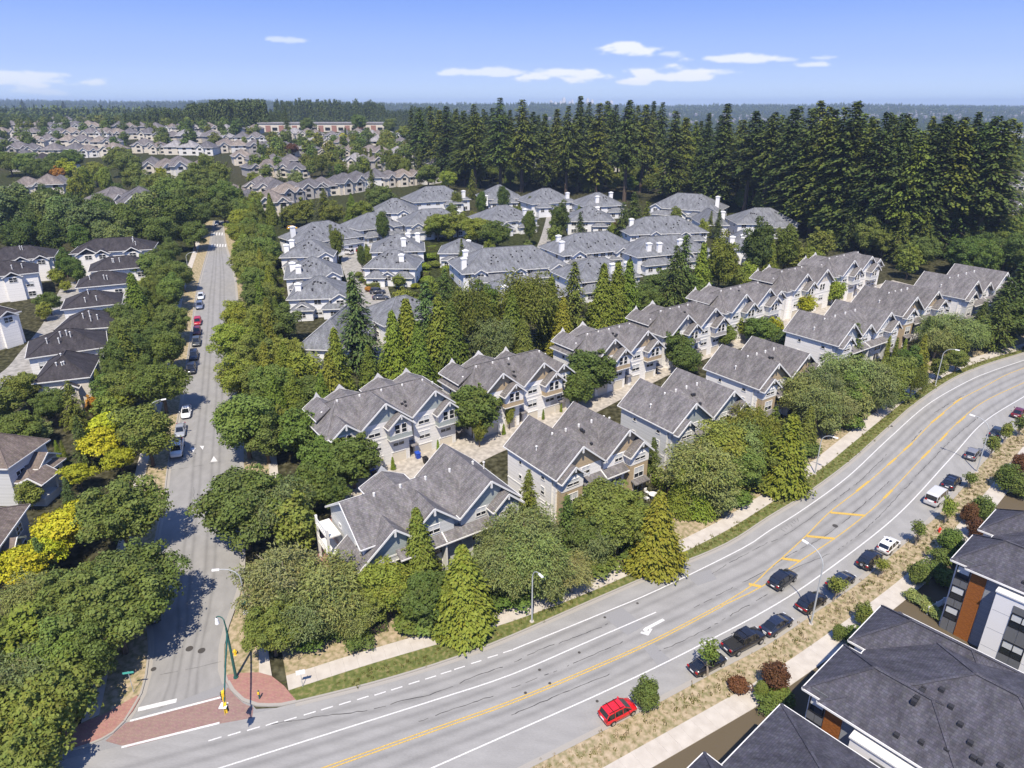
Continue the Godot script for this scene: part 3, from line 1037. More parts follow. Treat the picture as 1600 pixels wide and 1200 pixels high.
# ---------------------------------------------------------------- hipped houses and blocks
# pl, pr: the two front eave corners in the view, eave: their height; d: depth
func hip_house(called: String, label: String, category: String, group: String, pl: Array, pr: Array, d: float, eave: float, rise: float, roof: String, walls: String, o_: Dictionary = {}) -> Node3D:
	var a := G(pl[0], pl[1], eave)
	var b := G(pr[0], pr[1], eave)
	var u := Vector3(b.x - a.x, 0, b.z - a.z)
	var w := u.length() - 1.0
	var yaw := atan2(-u.z, u.x)
	var y := minf(hgt(a.x, a.z), hgt(b.x, b.z)) * 0.5 + maxf(hgt(a.x, a.z), hgt(b.x, b.z)) * 0.5
	u = u.normalized()
	var at := Vector3(a.x, y, a.z) + u * 0.5 - Vector3(sin(yaw), 0, cos(yaw)) * 0.5
	return hip_body(called, label, category, group, at, yaw, w, d, eave, rise, roof, walls, o_)

func hip_body(called: String, label: String, category: String, group: String, at: Vector3, yaw: float, w: float, d: float, eave: float, rise: float, roof: String, walls: String, o_: Dictionary = {}) -> Node3D:
	var o := thing(called, label, category, at, yaw, group)
	var wall := MB.new()
	wall.box(Vector3(0, -2.5, -d), Vector3(w, eave - 0.1, 0))
	var r := MB.new()
	var trim := MB.new()
	hip(r, trim, Transform3D(), w, d, eave, eave + rise, 0.55)
	# lower wing or front gables
	if o_.get("skirts", false) and not o_.has("wings") and w > 11:
		o_["wings"] = [[w * 0.06, w * 0.42, 2.8, 2.1, 2.4], [w * 0.6, w * 0.95, 2.8, 2.1, 1.8]]
	var acc := MB.new()
	for g in o_.get("gables", []):      # [x, half width, ridge height, projection]
		var hw: float = g[1]
		var ye: float = g[2] - hw * 0.62
		gable(r, trim, xz(Vector3(g[0], 0, g[3] + 0.5), PI / 2), g[3] + 0.5 + 4.0, hw, ye, g[2], [true, false])
		wall.box(Vector3(g[0] - hw + 0.4, -2.5, -0.5), Vector3(g[0] + hw - 0.4, ye + 0.05, g[3]))
		gable_wall(acc, g[0], hw - 0.35, ye + 0.05, g[2], ye, hw, g[3] + 0.005)
		window(o, Vector3(g[0], ye - 1.5, g[3]), minf(1.8, hw), 1.2, 0, "clear")
	for g in o_.get("wings", []):       # [x0, x1, eave, rise, projection] lower hipped wing in front
		hip(r, trim, xz(Vector3(g[0], 0, g[4]), 0), g[1] - g[0], g[4] + 3.0, g[2], g[2] + g[3], 0.5)
		wall.box(Vector3(g[0], -2.5, -0.5), Vector3(g[1], g[2] - 0.1, g[4]))
		var n := maxi(1, int((g[1] - g[0]) / 3.0))
		for i in n:
			window(o, Vector3(lerpf(g[0], g[1], (i + 0.5) / n), g[2] - 2.0, g[4]), 1.5, 1.2, 0, "clear")
	var rows := int((eave + 0.6) / 2.8)
	var nw := maxi(1, int(w / (4.2 if not o_.has("dense") else 2.6)))
	for row in rows:
		for i in nw:
			var x := lerpf(0.0, w, (i + 0.5) / nw)
			var blocked := false
			for g in o_.get("gables", []):
				if absf(x - g[0]) < g[1] + 0.6:
					blocked = true
			for g in o_.get("wings", []):
				if x > g[0] - 0.9 and x < g[1] + 0.9 and row < rows - 1:
					blocked = true
			if blocked:
				continue
			if row == 0 and o_.has("garage") and i % 2 == 0:
				garage_door(o, Vector3(x, 0, 0), 2.6, 2.2)
			else:
				window(o, Vector3(x, 0.9 + row * 2.75, 0), 1.7, 1.25, 0, "clear" if rng.randf() < 0.6 else "blind")
		for i in 2:
			window(o, Vector3(w, 0.9 + row * 2.75, -d * (i + 0.6) / 2.2), 1.2, 1.2, PI / 2, "clear")
			window(o, Vector3(0, 0.9 + row * 2.75, -d * (i + 0.6) / 2.2), 1.2, 1.2, -PI / 2, "clear")
	built(o, "wall", wall, M[walls])
	built(o, "gable_wall", acc, M[o_.get("accent", walls)])
	built(o, "roof", r, M[roof])
	built(o, "trim", trim, M.trim)
	for c in o_.get("chimneys", []):    # [x, z, top]
		var ch := MB.new()
		ch.box(Vector3(c[0] - 0.75, eave - 2.5, c[1] - 0.5), Vector3(c[0] + 0.75, c[2], c[1] + 0.5))
		ch.box(Vector3(c[0] - 0.92, c[2], c[1] - 0.66), Vector3(c[0] + 0.92, c[2] + 0.28, c[1] + 0.66))
		ch.box(Vector3(c[0] - 0.45, c[2] + 0.28, c[1] - 0.35), Vector3(c[0] + 0.45, c[2] + 0.5, c[1] + 0.35))
		built(o, "chimney", ch, M.chimney)
	var vents := []
	for i in o_.get("vents", 4):
		var f := rng.randf_range(0.25, 0.8)
		var k := minf(w, d) * 0.5
		var z := -f * d * 0.5 + 0.2
		vents.append(Vector3(rng.randf_range(minf(k * f + 0.6, w * 0.45), maxf(w - k * f - 0.6, w * 0.55)), eave + rise * clampf((0.55 - z) / (d * 0.5 + 0.55), 0, 1), z))
	roof_bits(o, vents, o_.get("vent", "vent"))
	return o

# ---------------------------------------------------------------- vehicles
# stations along x (front is +x): [x, half width, sill, belt]; the cabin: [x, half width at belt, half width at roof, belt, roof]
const CARS := {
	"suv": {"body": [[-2.3, 0.70, 0.55, 0.80], [-2.22, 0.86, 0.36, 1.0], [-1.9, 0.92, 0.28, 1.06], [-0.5, 0.93, 0.25, 1.04], [0.9, 0.93, 0.25, 1.02], [1.6, 0.91, 0.28, 0.98], [2.1, 0.84, 0.34, 0.86], [2.28, 0.66, 0.45, 0.66]],
		"cabin": [[-2.12, 0.80, 0.66, 1.02, 1.10], [-1.85, 0.85, 0.68, 1.04, 1.60], [-1.2, 0.86, 0.70, 1.04, 1.68], [0.1, 0.86, 0.70, 1.02, 1.68], [0.45, 0.86, 0.68, 1.0, 1.60], [1.15, 0.83, 0.74, 0.98, 1.04]], "wheels": [-1.38, 1.38], "r": 0.36, "roof": [1, 4]},
	"sedan": {"body": [[-2.4, 0.66, 0.5, 0.78], [-2.3, 0.82, 0.34, 0.95], [-1.8, 0.89, 0.24, 0.98], [-0.5, 0.90, 0.22, 0.94], [0.9, 0.90, 0.22, 0.92], [1.6, 0.88, 0.26, 0.84], [2.15, 0.80, 0.32, 0.70], [2.36, 0.6, 0.42, 0.54]],
		"cabin": [[-1.95, 0.76, 0.62, 0.96, 0.99], [-1.15, 0.80, 0.60, 0.95, 1.36], [-0.6, 0.81, 0.62, 0.94, 1.43], [0.1, 0.81, 0.62, 0.93, 1.43], [0.4, 0.81, 0.60, 0.92, 1.38], [1.25, 0.78, 0.68, 0.89, 0.93]], "wheels": [-1.4, 1.42], "r": 0.33, "roof": [1, 4]},
	"hatch": {"body": [[-2.05, 0.68, 0.55, 0.85], [-1.97, 0.84, 0.34, 1.02], [-1.6, 0.88, 0.25, 1.04], [-0.4, 0.89, 0.23, 1.0], [0.8, 0.89, 0.23, 0.98], [1.4, 0.87, 0.27, 0.92], [1.85, 0.80, 0.33, 0.80], [2.02, 0.62, 0.43, 0.62]],
		"cabin": [[-1.95, 0.80, 0.68, 1.02, 1.08], [-1.72, 0.84, 0.68, 1.02, 1.52], [-1.1, 0.84, 0.69, 1.01, 1.60], [0.0, 0.84, 0.69, 1.0, 1.60], [0.4, 0.83, 0.67, 0.99, 1.53], [1.2, 0.80, 0.72, 0.95, 0.99]], "wheels": [-1.25, 1.27], "r": 0.34, "roof": [1, 4]},
	"van": {"body": [[-2.65, 0.88, 0.45, 1.05], [-2.6, 0.97, 0.34, 1.14], [-2.0, 1.0, 0.28, 1.16], [0.0, 1.0, 0.26, 1.14], [1.4, 1.0, 0.26, 1.12], [1.9, 0.98, 0.28, 1.06], [2.4, 0.92, 0.34, 0.94], [2.6, 0.76, 0.45, 0.74]],
		"cabin": [[-2.62, 0.93, 0.84, 1.12, 1.4], [-2.56, 0.95, 0.84, 1.14, 1.98], [-1.9, 0.97, 0.85, 1.15, 2.08], [0.6, 0.97, 0.85, 1.13, 2.08], [1.0, 0.96, 0.82, 1.12, 2.0], [1.75, 0.93, 0.84, 1.06, 1.12]], "wheels": [-1.6, 1.7], "r": 0.37, "roof": [1, 4]},
	"pickup": {"body": [[-2.9, 0.80, 0.6, 0.95], [-2.82, 0.94, 0.42, 1.10], [-2.3, 0.98, 0.34, 1.12], [-0.8, 0.99, 0.32, 1.12], [1.0, 0.99, 0.32, 1.12], [1.9, 0.97, 0.34, 1.10], [2.6, 0.92, 0.4, 1.0], [2.82, 0.76, 0.5, 0.8]],
		"cabin": [[-0.95, 0.88, 0.74, 1.12, 1.2], [-0.78, 0.90, 0.74, 1.12, 1.78], [-0.4, 0.91, 0.76, 1.12, 1.86], [0.75, 0.91, 0.76, 1.12, 1.86], [1.05, 0.90, 0.74, 1.12, 1.78], [1.65, 0.87, 0.78, 1.10, 1.16]], "wheels": [-1.8, 1.85], "r": 0.4, "roof": [1, 4]},
}

func car_proto(kind: String) -> Dictionary:
	if cache.has("car " + kind):
		return cache["car " + kind]
	var s: Dictionary = CARS[kind]
	var body := MB.new()
	var prev := []
	for q in s.body:
		var ring := []
		var w: float = q[1]; var lo: float = q[2]; var hi: float = q[3]
		for e in [[-0.82, 0.0], [-0.97, 0.12], [-1.0, 0.5], [-0.98, 0.82], [-0.86, 1.0], [0.0, 1.03], [0.86, 1.0], [0.98, 0.82], [1.0, 0.5], [0.97, 0.12], [0.82, 0.0]]:
			ring.append(Vector3(q[0], lerpf(lo, hi, e[1]), e[0] * w))
		if prev.size():
			for j in ring.size():
				var k := (j + 1) % ring.size()
				body.quad(prev[j], ring[j], ring[k], prev[k])
		else:
			for j in range(1, ring.size() - 1):
				body.tri(ring[0], ring[j], ring[j + 1])
		prev = ring
	for j in range(1, prev.size() - 1):
		body.tri(prev[0], prev[j + 1], prev[j])
	var cabin := MB.new()
	var roof := MB.new()
	var pil := MB.new()
	prev = []
	var rp := []
	for i in s.cabin.size():
		var q: Array = s.cabin[i]
		var ring := [Vector3(q[0], q[3] - 0.06, -q[1]), Vector3(q[0], q[4], -q[2]), Vector3(q[0], q[4] + 0.015, 0), Vector3(q[0], q[4], q[2]), Vector3(q[0], q[3] - 0.06, q[1])]
		if prev.size():
			for j in 4:
				cabin.quad(prev[j], ring[j], ring[j + 1], prev[j + 1])
		var up := Vector3(0, 0.03, 0)
		var rr := [ring[1] + Vector3(0, -0.05, -0.02), ring[1] + up, ring[2] + up * 1.4, ring[3] + up, ring[3] + Vector3(0, -0.05, 0.02)]
		if i > s.roof[0] and i <= s.roof[1]:
			for j in 4:
				roof.quad(rp[j], rr[j], rr[j + 1], rp[j + 1])
		rp = rr
		prev = ring
	for z in [-1.0, 1.0]:
		for i in [0, 2, 3, 4]:
			var q: Array = s.cabin[i]
			var p: Array = s.cabin[mini(i + 1, 5)]
			if i == 0 or i == 4:
				pil.bar(Vector3(q[0], q[4], q[2] * z), Vector3(p[0], p[4], p[2] * z), 0.08, 0.07)
			if i == 2 or i == 3:
				pil.bar(Vector3(q[0] * 0.9, q[3] - 0.05, q[1] * z * 1.005), Vector3(q[0] * 0.9, q[4], q[2] * z * 1.01), 0.1, 0.05, Vector3.RIGHT)
		if kind == "van":
			pil.hexa([Vector3(-2.3, 1.1, z * 0.955), Vector3(-0.3, 1.1, z * 0.955), Vector3(-0.3, 1.1, z * 0.985), Vector3(-2.3, 1.1, z * 0.985), Vector3(-2.3, 1.4, z * 0.93), Vector3(-0.3, 1.4, z * 0.93), Vector3(-0.3, 1.4, z * 0.96), Vector3(-2.3, 1.4, z * 0.96)])
		pil.box(Vector3(s.cabin[4][0] + 0.25, 1.0 if kind != "van" and kind != "pickup" else 1.18, z * 1.04 - 0.09), Vector3(s.cabin[4][0] + 0.4, 1.16 if kind != "van" and kind != "pickup" else 1.4, z * 1.04 + 0.09))
	var tyre := MB.new()
	var rim := MB.new()
	var r: float = s.r
	tyre.tube([Vector3(0, 0, -0.11), Vector3(0, 0, -0.09), Vector3(0, 0, 0.09), Vector3(0, 0, 0.11)], [r * 0.9, r, r, r * 0.9], 16)
	rim.tube([Vector3(0, 0, -0.118), Vector3(0, 0, 0.118)], [r * 0.62, r * 0.62], 12)
	var head := MB.new(); var tail := MB.new(); var plate := MB.new(); var bed := MB.new(); var rail := MB.new()
	head.box(Vector3(-0.12, -0.07, -0.17), Vector3(0.06, 0.07, 0.17))
	tail.box(Vector3(-0.05, -0.09, -0.15), Vector3(0.1, 0.09, 0.15))
	plate.box(Vector3(-0.03, -0.08, -0.26), Vector3(0.02, 0.08, 0.26))
	for z in [-0.6, 0.6]:
		rail.bar(Vector3(-1.6, s.cabin[2][4] + 0.09, z), Vector3(0.2, s.cabin[2][4] + 0.09, z), 0.05, 0.05)
	for x in [-1.1, -0.2]:
		rail.bar(Vector3(x, s.cabin[2][4] + 0.1, -0.72), Vector3(x, s.cabin[2][4] + 0.1, 0.72), 0.05, 0.05)
	if kind == "pickup":
		bed.box(Vector3(-2.65, 1.10, -0.8), Vector3(-1.05, 1.165, 0.8))
		for z in [-0.9, 0.9]:
			rail.bar(Vector3(-2.75, 1.18, z), Vector3(-1.0, 1.18, z), 0.08, 0.06)
	var d := {"body": body.mesh(true), "cabin": cabin.mesh(), "roof": roof.mesh(), "pillar": pil.mesh(), "tyre": tyre.mesh(), "rim": rim.mesh(), "head": head.mesh(), "tail": tail.mesh(), "plate": plate.mesh(), "bed": bed, "rail": rail.mesh(), "s": s}
	cache["car " + kind] = d
	return d

func car(kind: String, called: String, label: String, paint: Color, px: float, py: float, yaw: float, group := "", rails := false, category := "car") -> Node3D:
	var key := "paint %s" % paint
	if not M.has(key):
		var m := mat(key, paint, 0.35, 0.5)
		m.clearcoat_enabled = true
		m.clearcoat = 0.8
		m.clearcoat_roughness = 0.06
	var d := car_proto(kind)
	var s: Dictionary = d.s
	var at := ground(G(px, py, 0.5), 0.035)
	var o := thing(called, label, category, at, yaw, group)
	var fwd := Vector3(cos(yaw), 0, -sin(yaw))
	o.rotation.z = atan((hgt(at.x + fwd.x, at.z + fwd.z) - hgt(at.x, at.z)))
	var body := part(o, "body", d.body, M[key])
	part(o, "cabin_glass", d.cabin, M.car_glass)
	part(o, "roof", d.roof, M[key])
	part(o, "pillars", d.pillar, M[key])
	for x in s.wheels:
		for z in [-1.0, 1.0]:
			var w := Node3D.new()
			w.name = "wheel"
			o.add_child(w, true)
			w.position = Vector3(x, s.r, z * (s.body[3][1] - 0.07))
			part(w, "tyre", d.tyre, M.tyre)
			part(w, "rim", d.rim, M.chrome)
	var f: Array = s.body[-1]
	var b: Array = s.body[0]
	for z in [-1.0, 1.0]:
		part(o, "headlight", d.head, M.headlight).position = Vector3(f[0] - 0.14, f[3] + 0.06, z * 0.58)
		part(o, "tail_light", d.tail, M.tail_red).position = Vector3(b[0] + 0.03, b[3] + 0.08, z * 0.66)
	part(o, "number_plate", d.plate, M.sign_white).position = Vector3(b[0] - 0.01, b[3] - 0.1, 0)
	if d.bed.v.size():
		built(o, "bed_cover", d.bed, M.tyre)
		part(o, "bed_rail", d.rail, M[key])
	elif rails:
		part(o, "roof_rack", d.rail, M.black)
	return o

# ---------------------------------------------------------------- street furniture
func davit_lamp(label: String, base: Vector3, h: float, reach: float, yaw: float, metal := "steel") -> Node3D:
	var o := thing("street_lamp", label, "street lamp", base, yaw, "davit street lamps along the roads")
	var p := MB.new()
	var pts := [Vector3(0, -0.3, 0), Vector3(0, h * 0.45, 0), Vector3(0, h * 0.8, 0)]
	var rad := [0.11, 0.09, 0.075]
	for i in 7:
		var a := PI / 2 * (i + 1) / 7.0
		pts.append(Vector3((1 - cos(a)) * reach, h * 0.8 + sin(a) * h * 0.2, 0))
		rad.append(0.07 - 0.004 * i)
	p.tube(pts, rad, 8)
	built(o, "pole", p, M[metal])
	var f := MB.new()
	f.tube([Vector3(0, -0.2, 0), Vector3(0, 0.16, 0)], [0.3, 0.28], 10)
	built(o, "footing", f, M.concrete)
	var l := MB.new()
	l.hexa([Vector3(reach - 0.05, h - 0.1, 0.13), Vector3(reach + 0.75, h - 0.06, 0.15), Vector3(reach + 0.75, h - 0.06, -0.15), Vector3(reach - 0.05, h - 0.1, -0.13),
		Vector3(reach - 0.05, h + 0.06, 0.08), Vector3(reach + 0.75, h + 0.1, 0.1), Vector3(reach + 0.75, h + 0.1, -0.1), Vector3(reach - 0.05, h + 0.06, -0.08)])
	built(o, "lamp_head", l, M.lamp_white)
	return o

func post_sign(called: String, label: String, at: Vector3, h: float, yaw: float, plates: Array) -> void:
	# plates: [height of the middle, width, height, material]
	var o := thing(called, label, "sign", at, yaw)
	var p := MB.new()
	p.tube([Vector3(0, -0.2, 0), Vector3(0, h, 0)], [0.035, 0.035], 6)
	built(o, "post", p, M.steel)
	for q in plates:
		var b := MB.new()
		b.box(Vector3(-q[1] / 2, q[0] - q[2] / 2, 0.04), Vector3(q[1] / 2, q[0] + q[2] / 2, 0.07))
		built(o, "sign_plate", b, M[q[3]])

func signal_head(o: Node3D, at: Vector3, yaw: float) -> void:
	var n := Node3D.new()
	n.name = "signal_head"
	o.add_child(n, true)
	n.position = at
	n.rotation.y = yaw
	var b := MB.new()
	b.box(Vector3(-0.32, -0.6, -0.02), Vector3(0.32, 0.6, 0.02))
	built(n, "back_plate", b, M.sign_yellow)
	var h := MB.new()
	h.box(Vector3(-0.19, -0.5, 0.02), Vector3(0.19, 0.5, 0.24))
	built(n, "housing", h, M.sign_yellow)
	for i in 3:
		var l := MB.new()
		l.tube([Vector3(0, -0.32 + i * 0.32, 0.2), Vector3(0, -0.32 + i * 0.32, 0.36)], [0.13, 0.13], 8)
		built(n, "hood", l, M.black)

# ---------------------------------------------------------------- the walker: one skin over joints
func skin(joints: Array, cell: float, soft: float) -> MB:
	# joints: [a, ra, b, rb]; surface nets of the smooth union of tapered capsules
	var lo := Vector3(1e9, 1e9, 1e9)
	var hi := -lo
	for j in joints:
		var m := Vector3.ONE * (maxf(j[1], j[3]) + cell * 2)
		lo = lo.min(j[0] - m).min(j[2] - m)
		hi = hi.max(j[0] + m).max(j[2] + m)
	var nx := int((hi.x - lo.x) / cell) + 2
	var ny := int((hi.y - lo.y) / cell) + 2
	var nz := int((hi.z - lo.z) / cell) + 2
	var field := PackedFloat32Array()
	field.resize(nx * ny * nz)
	field.fill(1.0)
	for j in joints:
		var m: float = maxf(j[1], j[3]) + soft + cell * 2
		var a: Vector3 = j[0]
		var ab: Vector3 = j[2] - a
		var l2 := maxf(ab.length_squared(), 1e-9)
		var p0: Vector3 = ((a.min(j[2]) - Vector3.ONE * m) - lo) / cell
		var p1: Vector3 = ((a.max(j[2]) + Vector3.ONE * m) - lo) / cell
		for z in range(maxi(0, int(p0.z)), mini(nz, int(p1.z) + 1)):
			for y in range(maxi(0, int(p0.y)), mini(ny, int(p1.y) + 1)):
				for x in range(maxi(0, int(p0.x)), mini(nx, int(p1.x) + 1)):
					var p := lo + Vector3(x, y, z) * cell
					var t := clampf((p - a).dot(ab) / l2, 0, 1)
					var d := p.distance_to(a + ab * t) - lerpf(j[1], j[3], t)
					var k := (z * ny + y) * nx + x
					var e := field[k]
					var h := maxf(soft - absf(d - e), 0.0) / soft
					field[k] = minf(d, e) - h * h * soft * 0.25
	var b := MB.new()
	var at := {}
	for z in nz - 1:
		for y in ny - 1:
			for x in nx - 1:
				var sum := Vector3.ZERO
				var n := 0
				var k := (z * ny + y) * nx + x
				var c := [field[k], field[k + 1], field[k + nx], field[k + nx + 1], field[k + nx * ny], field[k + nx * ny + 1], field[k + nx * ny + nx], field[k + nx * ny + nx + 1]]
				var mn: float = c.min()
				var mx: float = c.max()
				if mn >= 0 or mx < 0:
					continue
				for e in [[0, 1], [2, 3], [4, 5], [6, 7], [0, 2], [1, 3], [4, 6], [5, 7], [0, 4], [1, 5], [2, 6], [3, 7]]:
					var u: float = c[e[0]]
					var v: float = c[e[1]]
					if (u < 0) != (v < 0):
						var t := u / (u - v)
						var pa := Vector3(e[0] & 1, (e[0] >> 1) & 1, e[0] >> 2)
						var pb := Vector3(e[1] & 1, (e[1] >> 1) & 1, e[1] >> 2)
						sum += pa.lerp(pb, t)
						n += 1
				at[k] = lo + (Vector3(x, y, z) + sum / n) * cell
	for z in range(1, nz - 1):
		for y in range(1, ny - 1):
			for x in range(1, nx - 1):
				var k := (z * ny + y) * nx + x
				var s0 := field[k] < 0
				for ax in 3:
					var st: int = [1, nx, nx * ny][ax]
					if s0 == (field[k + st] < 0):
						continue
					var su: int = [nx, nx * ny, 1][ax]
					var sv: int = [nx * ny, 1, nx][ax]
					var q := [k - su - sv, k - sv, k, k - su]
					if not (at.has(q[0]) and at.has(q[1]) and at.has(q[2]) and at.has(q[3])):
						continue
					if s0:
						b.quad(at[q[0]], at[q[1]], at[q[2]], at[q[3]])
					else:
						b.quad(at[q[3]], at[q[2]], at[q[1]], at[q[0]])
	return b

func hand(j: Array, wrist: Vector3, dir: Vector3, side: Vector3) -> void:
	var palm := wrist + dir * 0.085
	var across := dir.cross(side).normalized()
	j.append([wrist, 0.024, palm, 0.028])
	for i in 4:
		var r := palm + across * (0.021 * (i - 1.5))
		var l: float = [0.062, 0.075, 0.07, 0.055][i]
		var k := r + dir * l * 0.55
		j.append([wrist + dir * 0.04 + across * (0.014 * (i - 1.5)), 0.014, r, 0.0095])
		j.append([r, 0.0092, k, 0.0085])
		j.append([k, 0.0085, k + (dir * 0.8 - side * 0.6).normalized() * l * 0.5, 0.0075])
	var t := wrist + dir * 0.03 + across * 0.028
	j.append([t, 0.013, t + (across * 0.7 + dir * 0.7) * 0.035, 0.010])
	j.append([t + (across * 0.7 + dir * 0.7) * 0.035, 0.010, t + (across * 0.35 + dir) * 0.062, 0.008])

func walker(at: Vector3, yaw: float) -> void:
	var o := thing("person", "person in a long white top and dark trousers walking on the north pavement", "person", at, yaw)
	# faces +z; mid-stride
	var hip := Vector3(0, 0.93, 0)
	var chest := Vector3(0, 1.30, 0.02)
	var neck := Vector3(0, 1.46, 0.01)
	var legs := []
	for s in [-1.0, 1.0]:
		var hj := hip + Vector3(0.095 * s, -0.03, 0)
		var kn := Vector3(0.1 * s, 0.50, 0.14 * s + 0.05)
		var an := Vector3(0.1 * s, 0.09 + (0.03 if s < 0 else 0.0), 0.20 * s)
		legs.append([hj, 0.088, kn, 0.056])
		legs.append([kn, 0.056, an, 0.037])
		legs.append([an + Vector3(0, -0.045, -0.03), 0.035, an + Vector3(0.01 * s, -0.055, 0.15), 0.03])
	var skinj := []
	var top := [[hip + Vector3(0, -0.05, 0), 0.13, hip + Vector3(0, 0.14, 0), 0.115], [hip + Vector3(0, 0.14, 0), 0.115, chest, 0.125], [chest + Vector3(-0.12, 0.08, 0), 0.065, chest + Vector3(0.12, 0.08, 0), 0.065], [chest, 0.1, neck + Vector3(0, -0.05, 0), 0.06]]
	for s in [-1.0, 1.0]:
		var sh := chest + Vector3(0.165 * s, 0.10, 0)
		var el := sh + Vector3(0.05 * s, -0.27, -0.07 * s)
		var wr := el + Vector3(-0.01 * s, -0.2, 0.13 - 0.05 * s)
		top.append([sh, 0.055, el, 0.042])
		top.append([el, 0.042, el.lerp(wr, 0.55), 0.038])
		skinj.append([el.lerp(wr, 0.5), 0.033, wr, 0.025])
		hand(skinj, wr, (wr - el).normalized(), Vector3(s, 0, 0))
	var head := [[neck + Vector3(0, -0.06, 0), 0.05, neck + Vector3(0, 0.08, 0.01), 0.05], [neck + Vector3(0, 0.13, 0.02), 0.075, neck + Vector3(0, 0.20, 0.0), 0.088], [neck + Vector3(0, 0.09, 0.06), 0.035, neck + Vector3(0, 0.15, 0.085), 0.03], [neck + Vector3(0, 0.15, 0.1), 0.012, neck + Vector3(0, 0.185, 0.095), 0.008]]
	for s in [-1.0, 1.0]:
		head.append([neck + Vector3(0.084 * s, 0.15, 0.0), 0.013, neck + Vector3(0.088 * s, 0.19, -0.008), 0.014])
	mat("skin", lin(0.42, 0.26, 0.19), 0.6)
	mat("shirt", lin(0.75, 0.75, 0.73), 0.9)
	mat("trousers", lin(0.03, 0.03, 0.04), 0.9)
	mat("hair", lin(0.03, 0.022, 0.016), 0.7)
	var body := skin(top + legs + [[neck + Vector3(0, -0.06, 0), 0.05, neck + Vector3(0, 0.1, 0.01), 0.05]], 0.018, 0.04)
	for b in [skin(skinj.slice(0, skinj.size() / 2), 0.0055, 0.008), skin(skinj.slice(skinj.size() / 2), 0.0055, 0.008), skin(head, 0.007, 0.02)]:
		var k := body.v.size()
		for i in b.ix:
			body.ix.append(i + k)
		body.v.append_array(b.v)
		body.n.append_array(b.n)
		body.uv.append_array(b.uv)
		body.c.append_array(b.c)
	built(o, "body", body, M.skin, true)
	for q in top + legs:
		q[1] += 0.012
		q[3] += 0.012
	built(o, "long_top", skin(top, 0.016, 0.05), M.shirt, true)
	built(o, "trousers", skin(legs, 0.016, 0.04), M.trousers, true)
	built(o, "hair", skin([[neck + Vector3(0, 0.19, -0.025), 0.088, neck + Vector3(0, 0.235, 0.0), 0.07], [neck + Vector3(0, 0.1, -0.06), 0.05, neck + Vector3(0, 0.2, -0.05), 0.07]], 0.012, 0.02), M.hair, true)

# ---------------------------------------------------------------- sky, sun, camera
func make_sky() -> void:
	var w := 4096
	var h := 2048
	var im := Image.create(w, h, false, Image.FORMAT_RGB8)
	for y in h:
		var el := 90.0 - 180.0 * (y + 0.5) / h
		var c: Color
		var lo := Color(0.80, 0.88, 0.985)
		if el >= 0:
			c = lo.lerp(Color(0.685, 0.785, 0.985), sst(0.0, 3.5, el)).lerp(Color(0.49, 0.635, 0.955), sst(2.0, 9.5, el)).lerp(Color(0.40, 0.53, 0.80), sst(8.0, 70.0, el))
		else:
			c = Color(0.62, 0.66, 0.68)
		im.fill_rect(Rect2i(0, y, w, 1), c)
	var f := FastNoiseLite.new()
	f.seed = 9; f.frequency = 0.02; f.fractal_octaves = 5
	# clouds: [px, py, half width, half height, strength] of each in the view; a few more go round the rest of the sky
	var cl := [[978, 77, 48, 9, 1.0], [1040, 86, 22, 5, 0.7], [898, 119, 78, 11, 1.0], [752, 113, 66, 7, 0.8], [1052, 116, 58, 12, 1.0], [1152, 92, 62, 8, 0.9], [1228, 92, 22, 4, 0.6], [1262, 101, 32, 4, 0.8], [992, 128, 34, 6, 0.9], [1130, 112, 30, 5, 0.7],
		[22, 124, 75, 11, 0.75], [45, 143, 50, 4, 0.45], [1283, 89, 16, 2, 0.6], [440, 62, 26, 4, 0.6]]
	var blobs := []
	for q in cl:
		var r := ray(q[0], q[1]).normalized()
		blobs.append([atan2(r.x, -r.z), asin(r.y), q[2] / F, q[3] / F, q[4]])
	var rr := RandomNumberGenerator.new()
	rr.seed = 12
	for i in 60:
		var az := rr.randf_range(0.75, TAU - 0.75)
		blobs.append([az if az < PI else az - TAU, deg_to_rad(rr.randf_range(2, 26)), rr.randf_range(0.03, 0.12), rr.randf_range(0.004, 0.014), rr.randf_range(0.4, 0.9)])
	for q in blobs:
		var cx: float = fposmod(q[0] / TAU, 1.0) * w
		var cy: float = (0.5 - q[1] / PI) * h
		var rx: float = q[2] / TAU * w
		var ry: float = q[3] / PI * h
		for y in range(int(cy - ry * 2), int(cy + ry * 2) + 1):
			for x in range(int(cx - rx * 1.5), int(cx + rx * 1.5) + 1):
				var u := (x - cx) / rx
				var v := (y - cy) / ry
				if v > 0:
					v *= 1.5
				var d := u * u * 0.75 + v * v * 0.8
				var n := f.get_noise_2d(x * 1.1, y * 4.5)
				var a: float = sst(0.12, 0.75, 1.0 - d + n * 1.5) * q[4] * sst(2.2, 0.7, d)
				if a > 0.004:
					var X := posmod(x, w)
					var c0 := im.get_pixel(X, y)
					im.set_pixel(X, y, c0.lerp(Color(0.955, 0.965, 0.99), clampf(a, 0, 0.95)))
	var m := PanoramaSkyMaterial.new()
	m.panorama = img_tex(im)
	m.energy_multiplier = SKY_E
	var sky := Sky.new()
	sky.sky_material = m
	var e := Environment.new()
	e.background_mode = Environment.BG_SKY
	e.sky = sky
	e.tonemap_mode = Environment.TONE_MAPPER_LINEAR
	e.tonemap_exposure = EXPO
	e.sdfgi_enabled = true
	e.ssao_enabled = true
	e.ssil_enabled = true
	if FOG_D > 0:
		e.fog_enabled = true
		e.fog_density = FOG_D
		e.fog_light_color = Color(0.74, 0.83, 0.97)
	var we := WorldEnvironment.new()
	we.name = "environment"
	we.environment = e
	add_child(we)

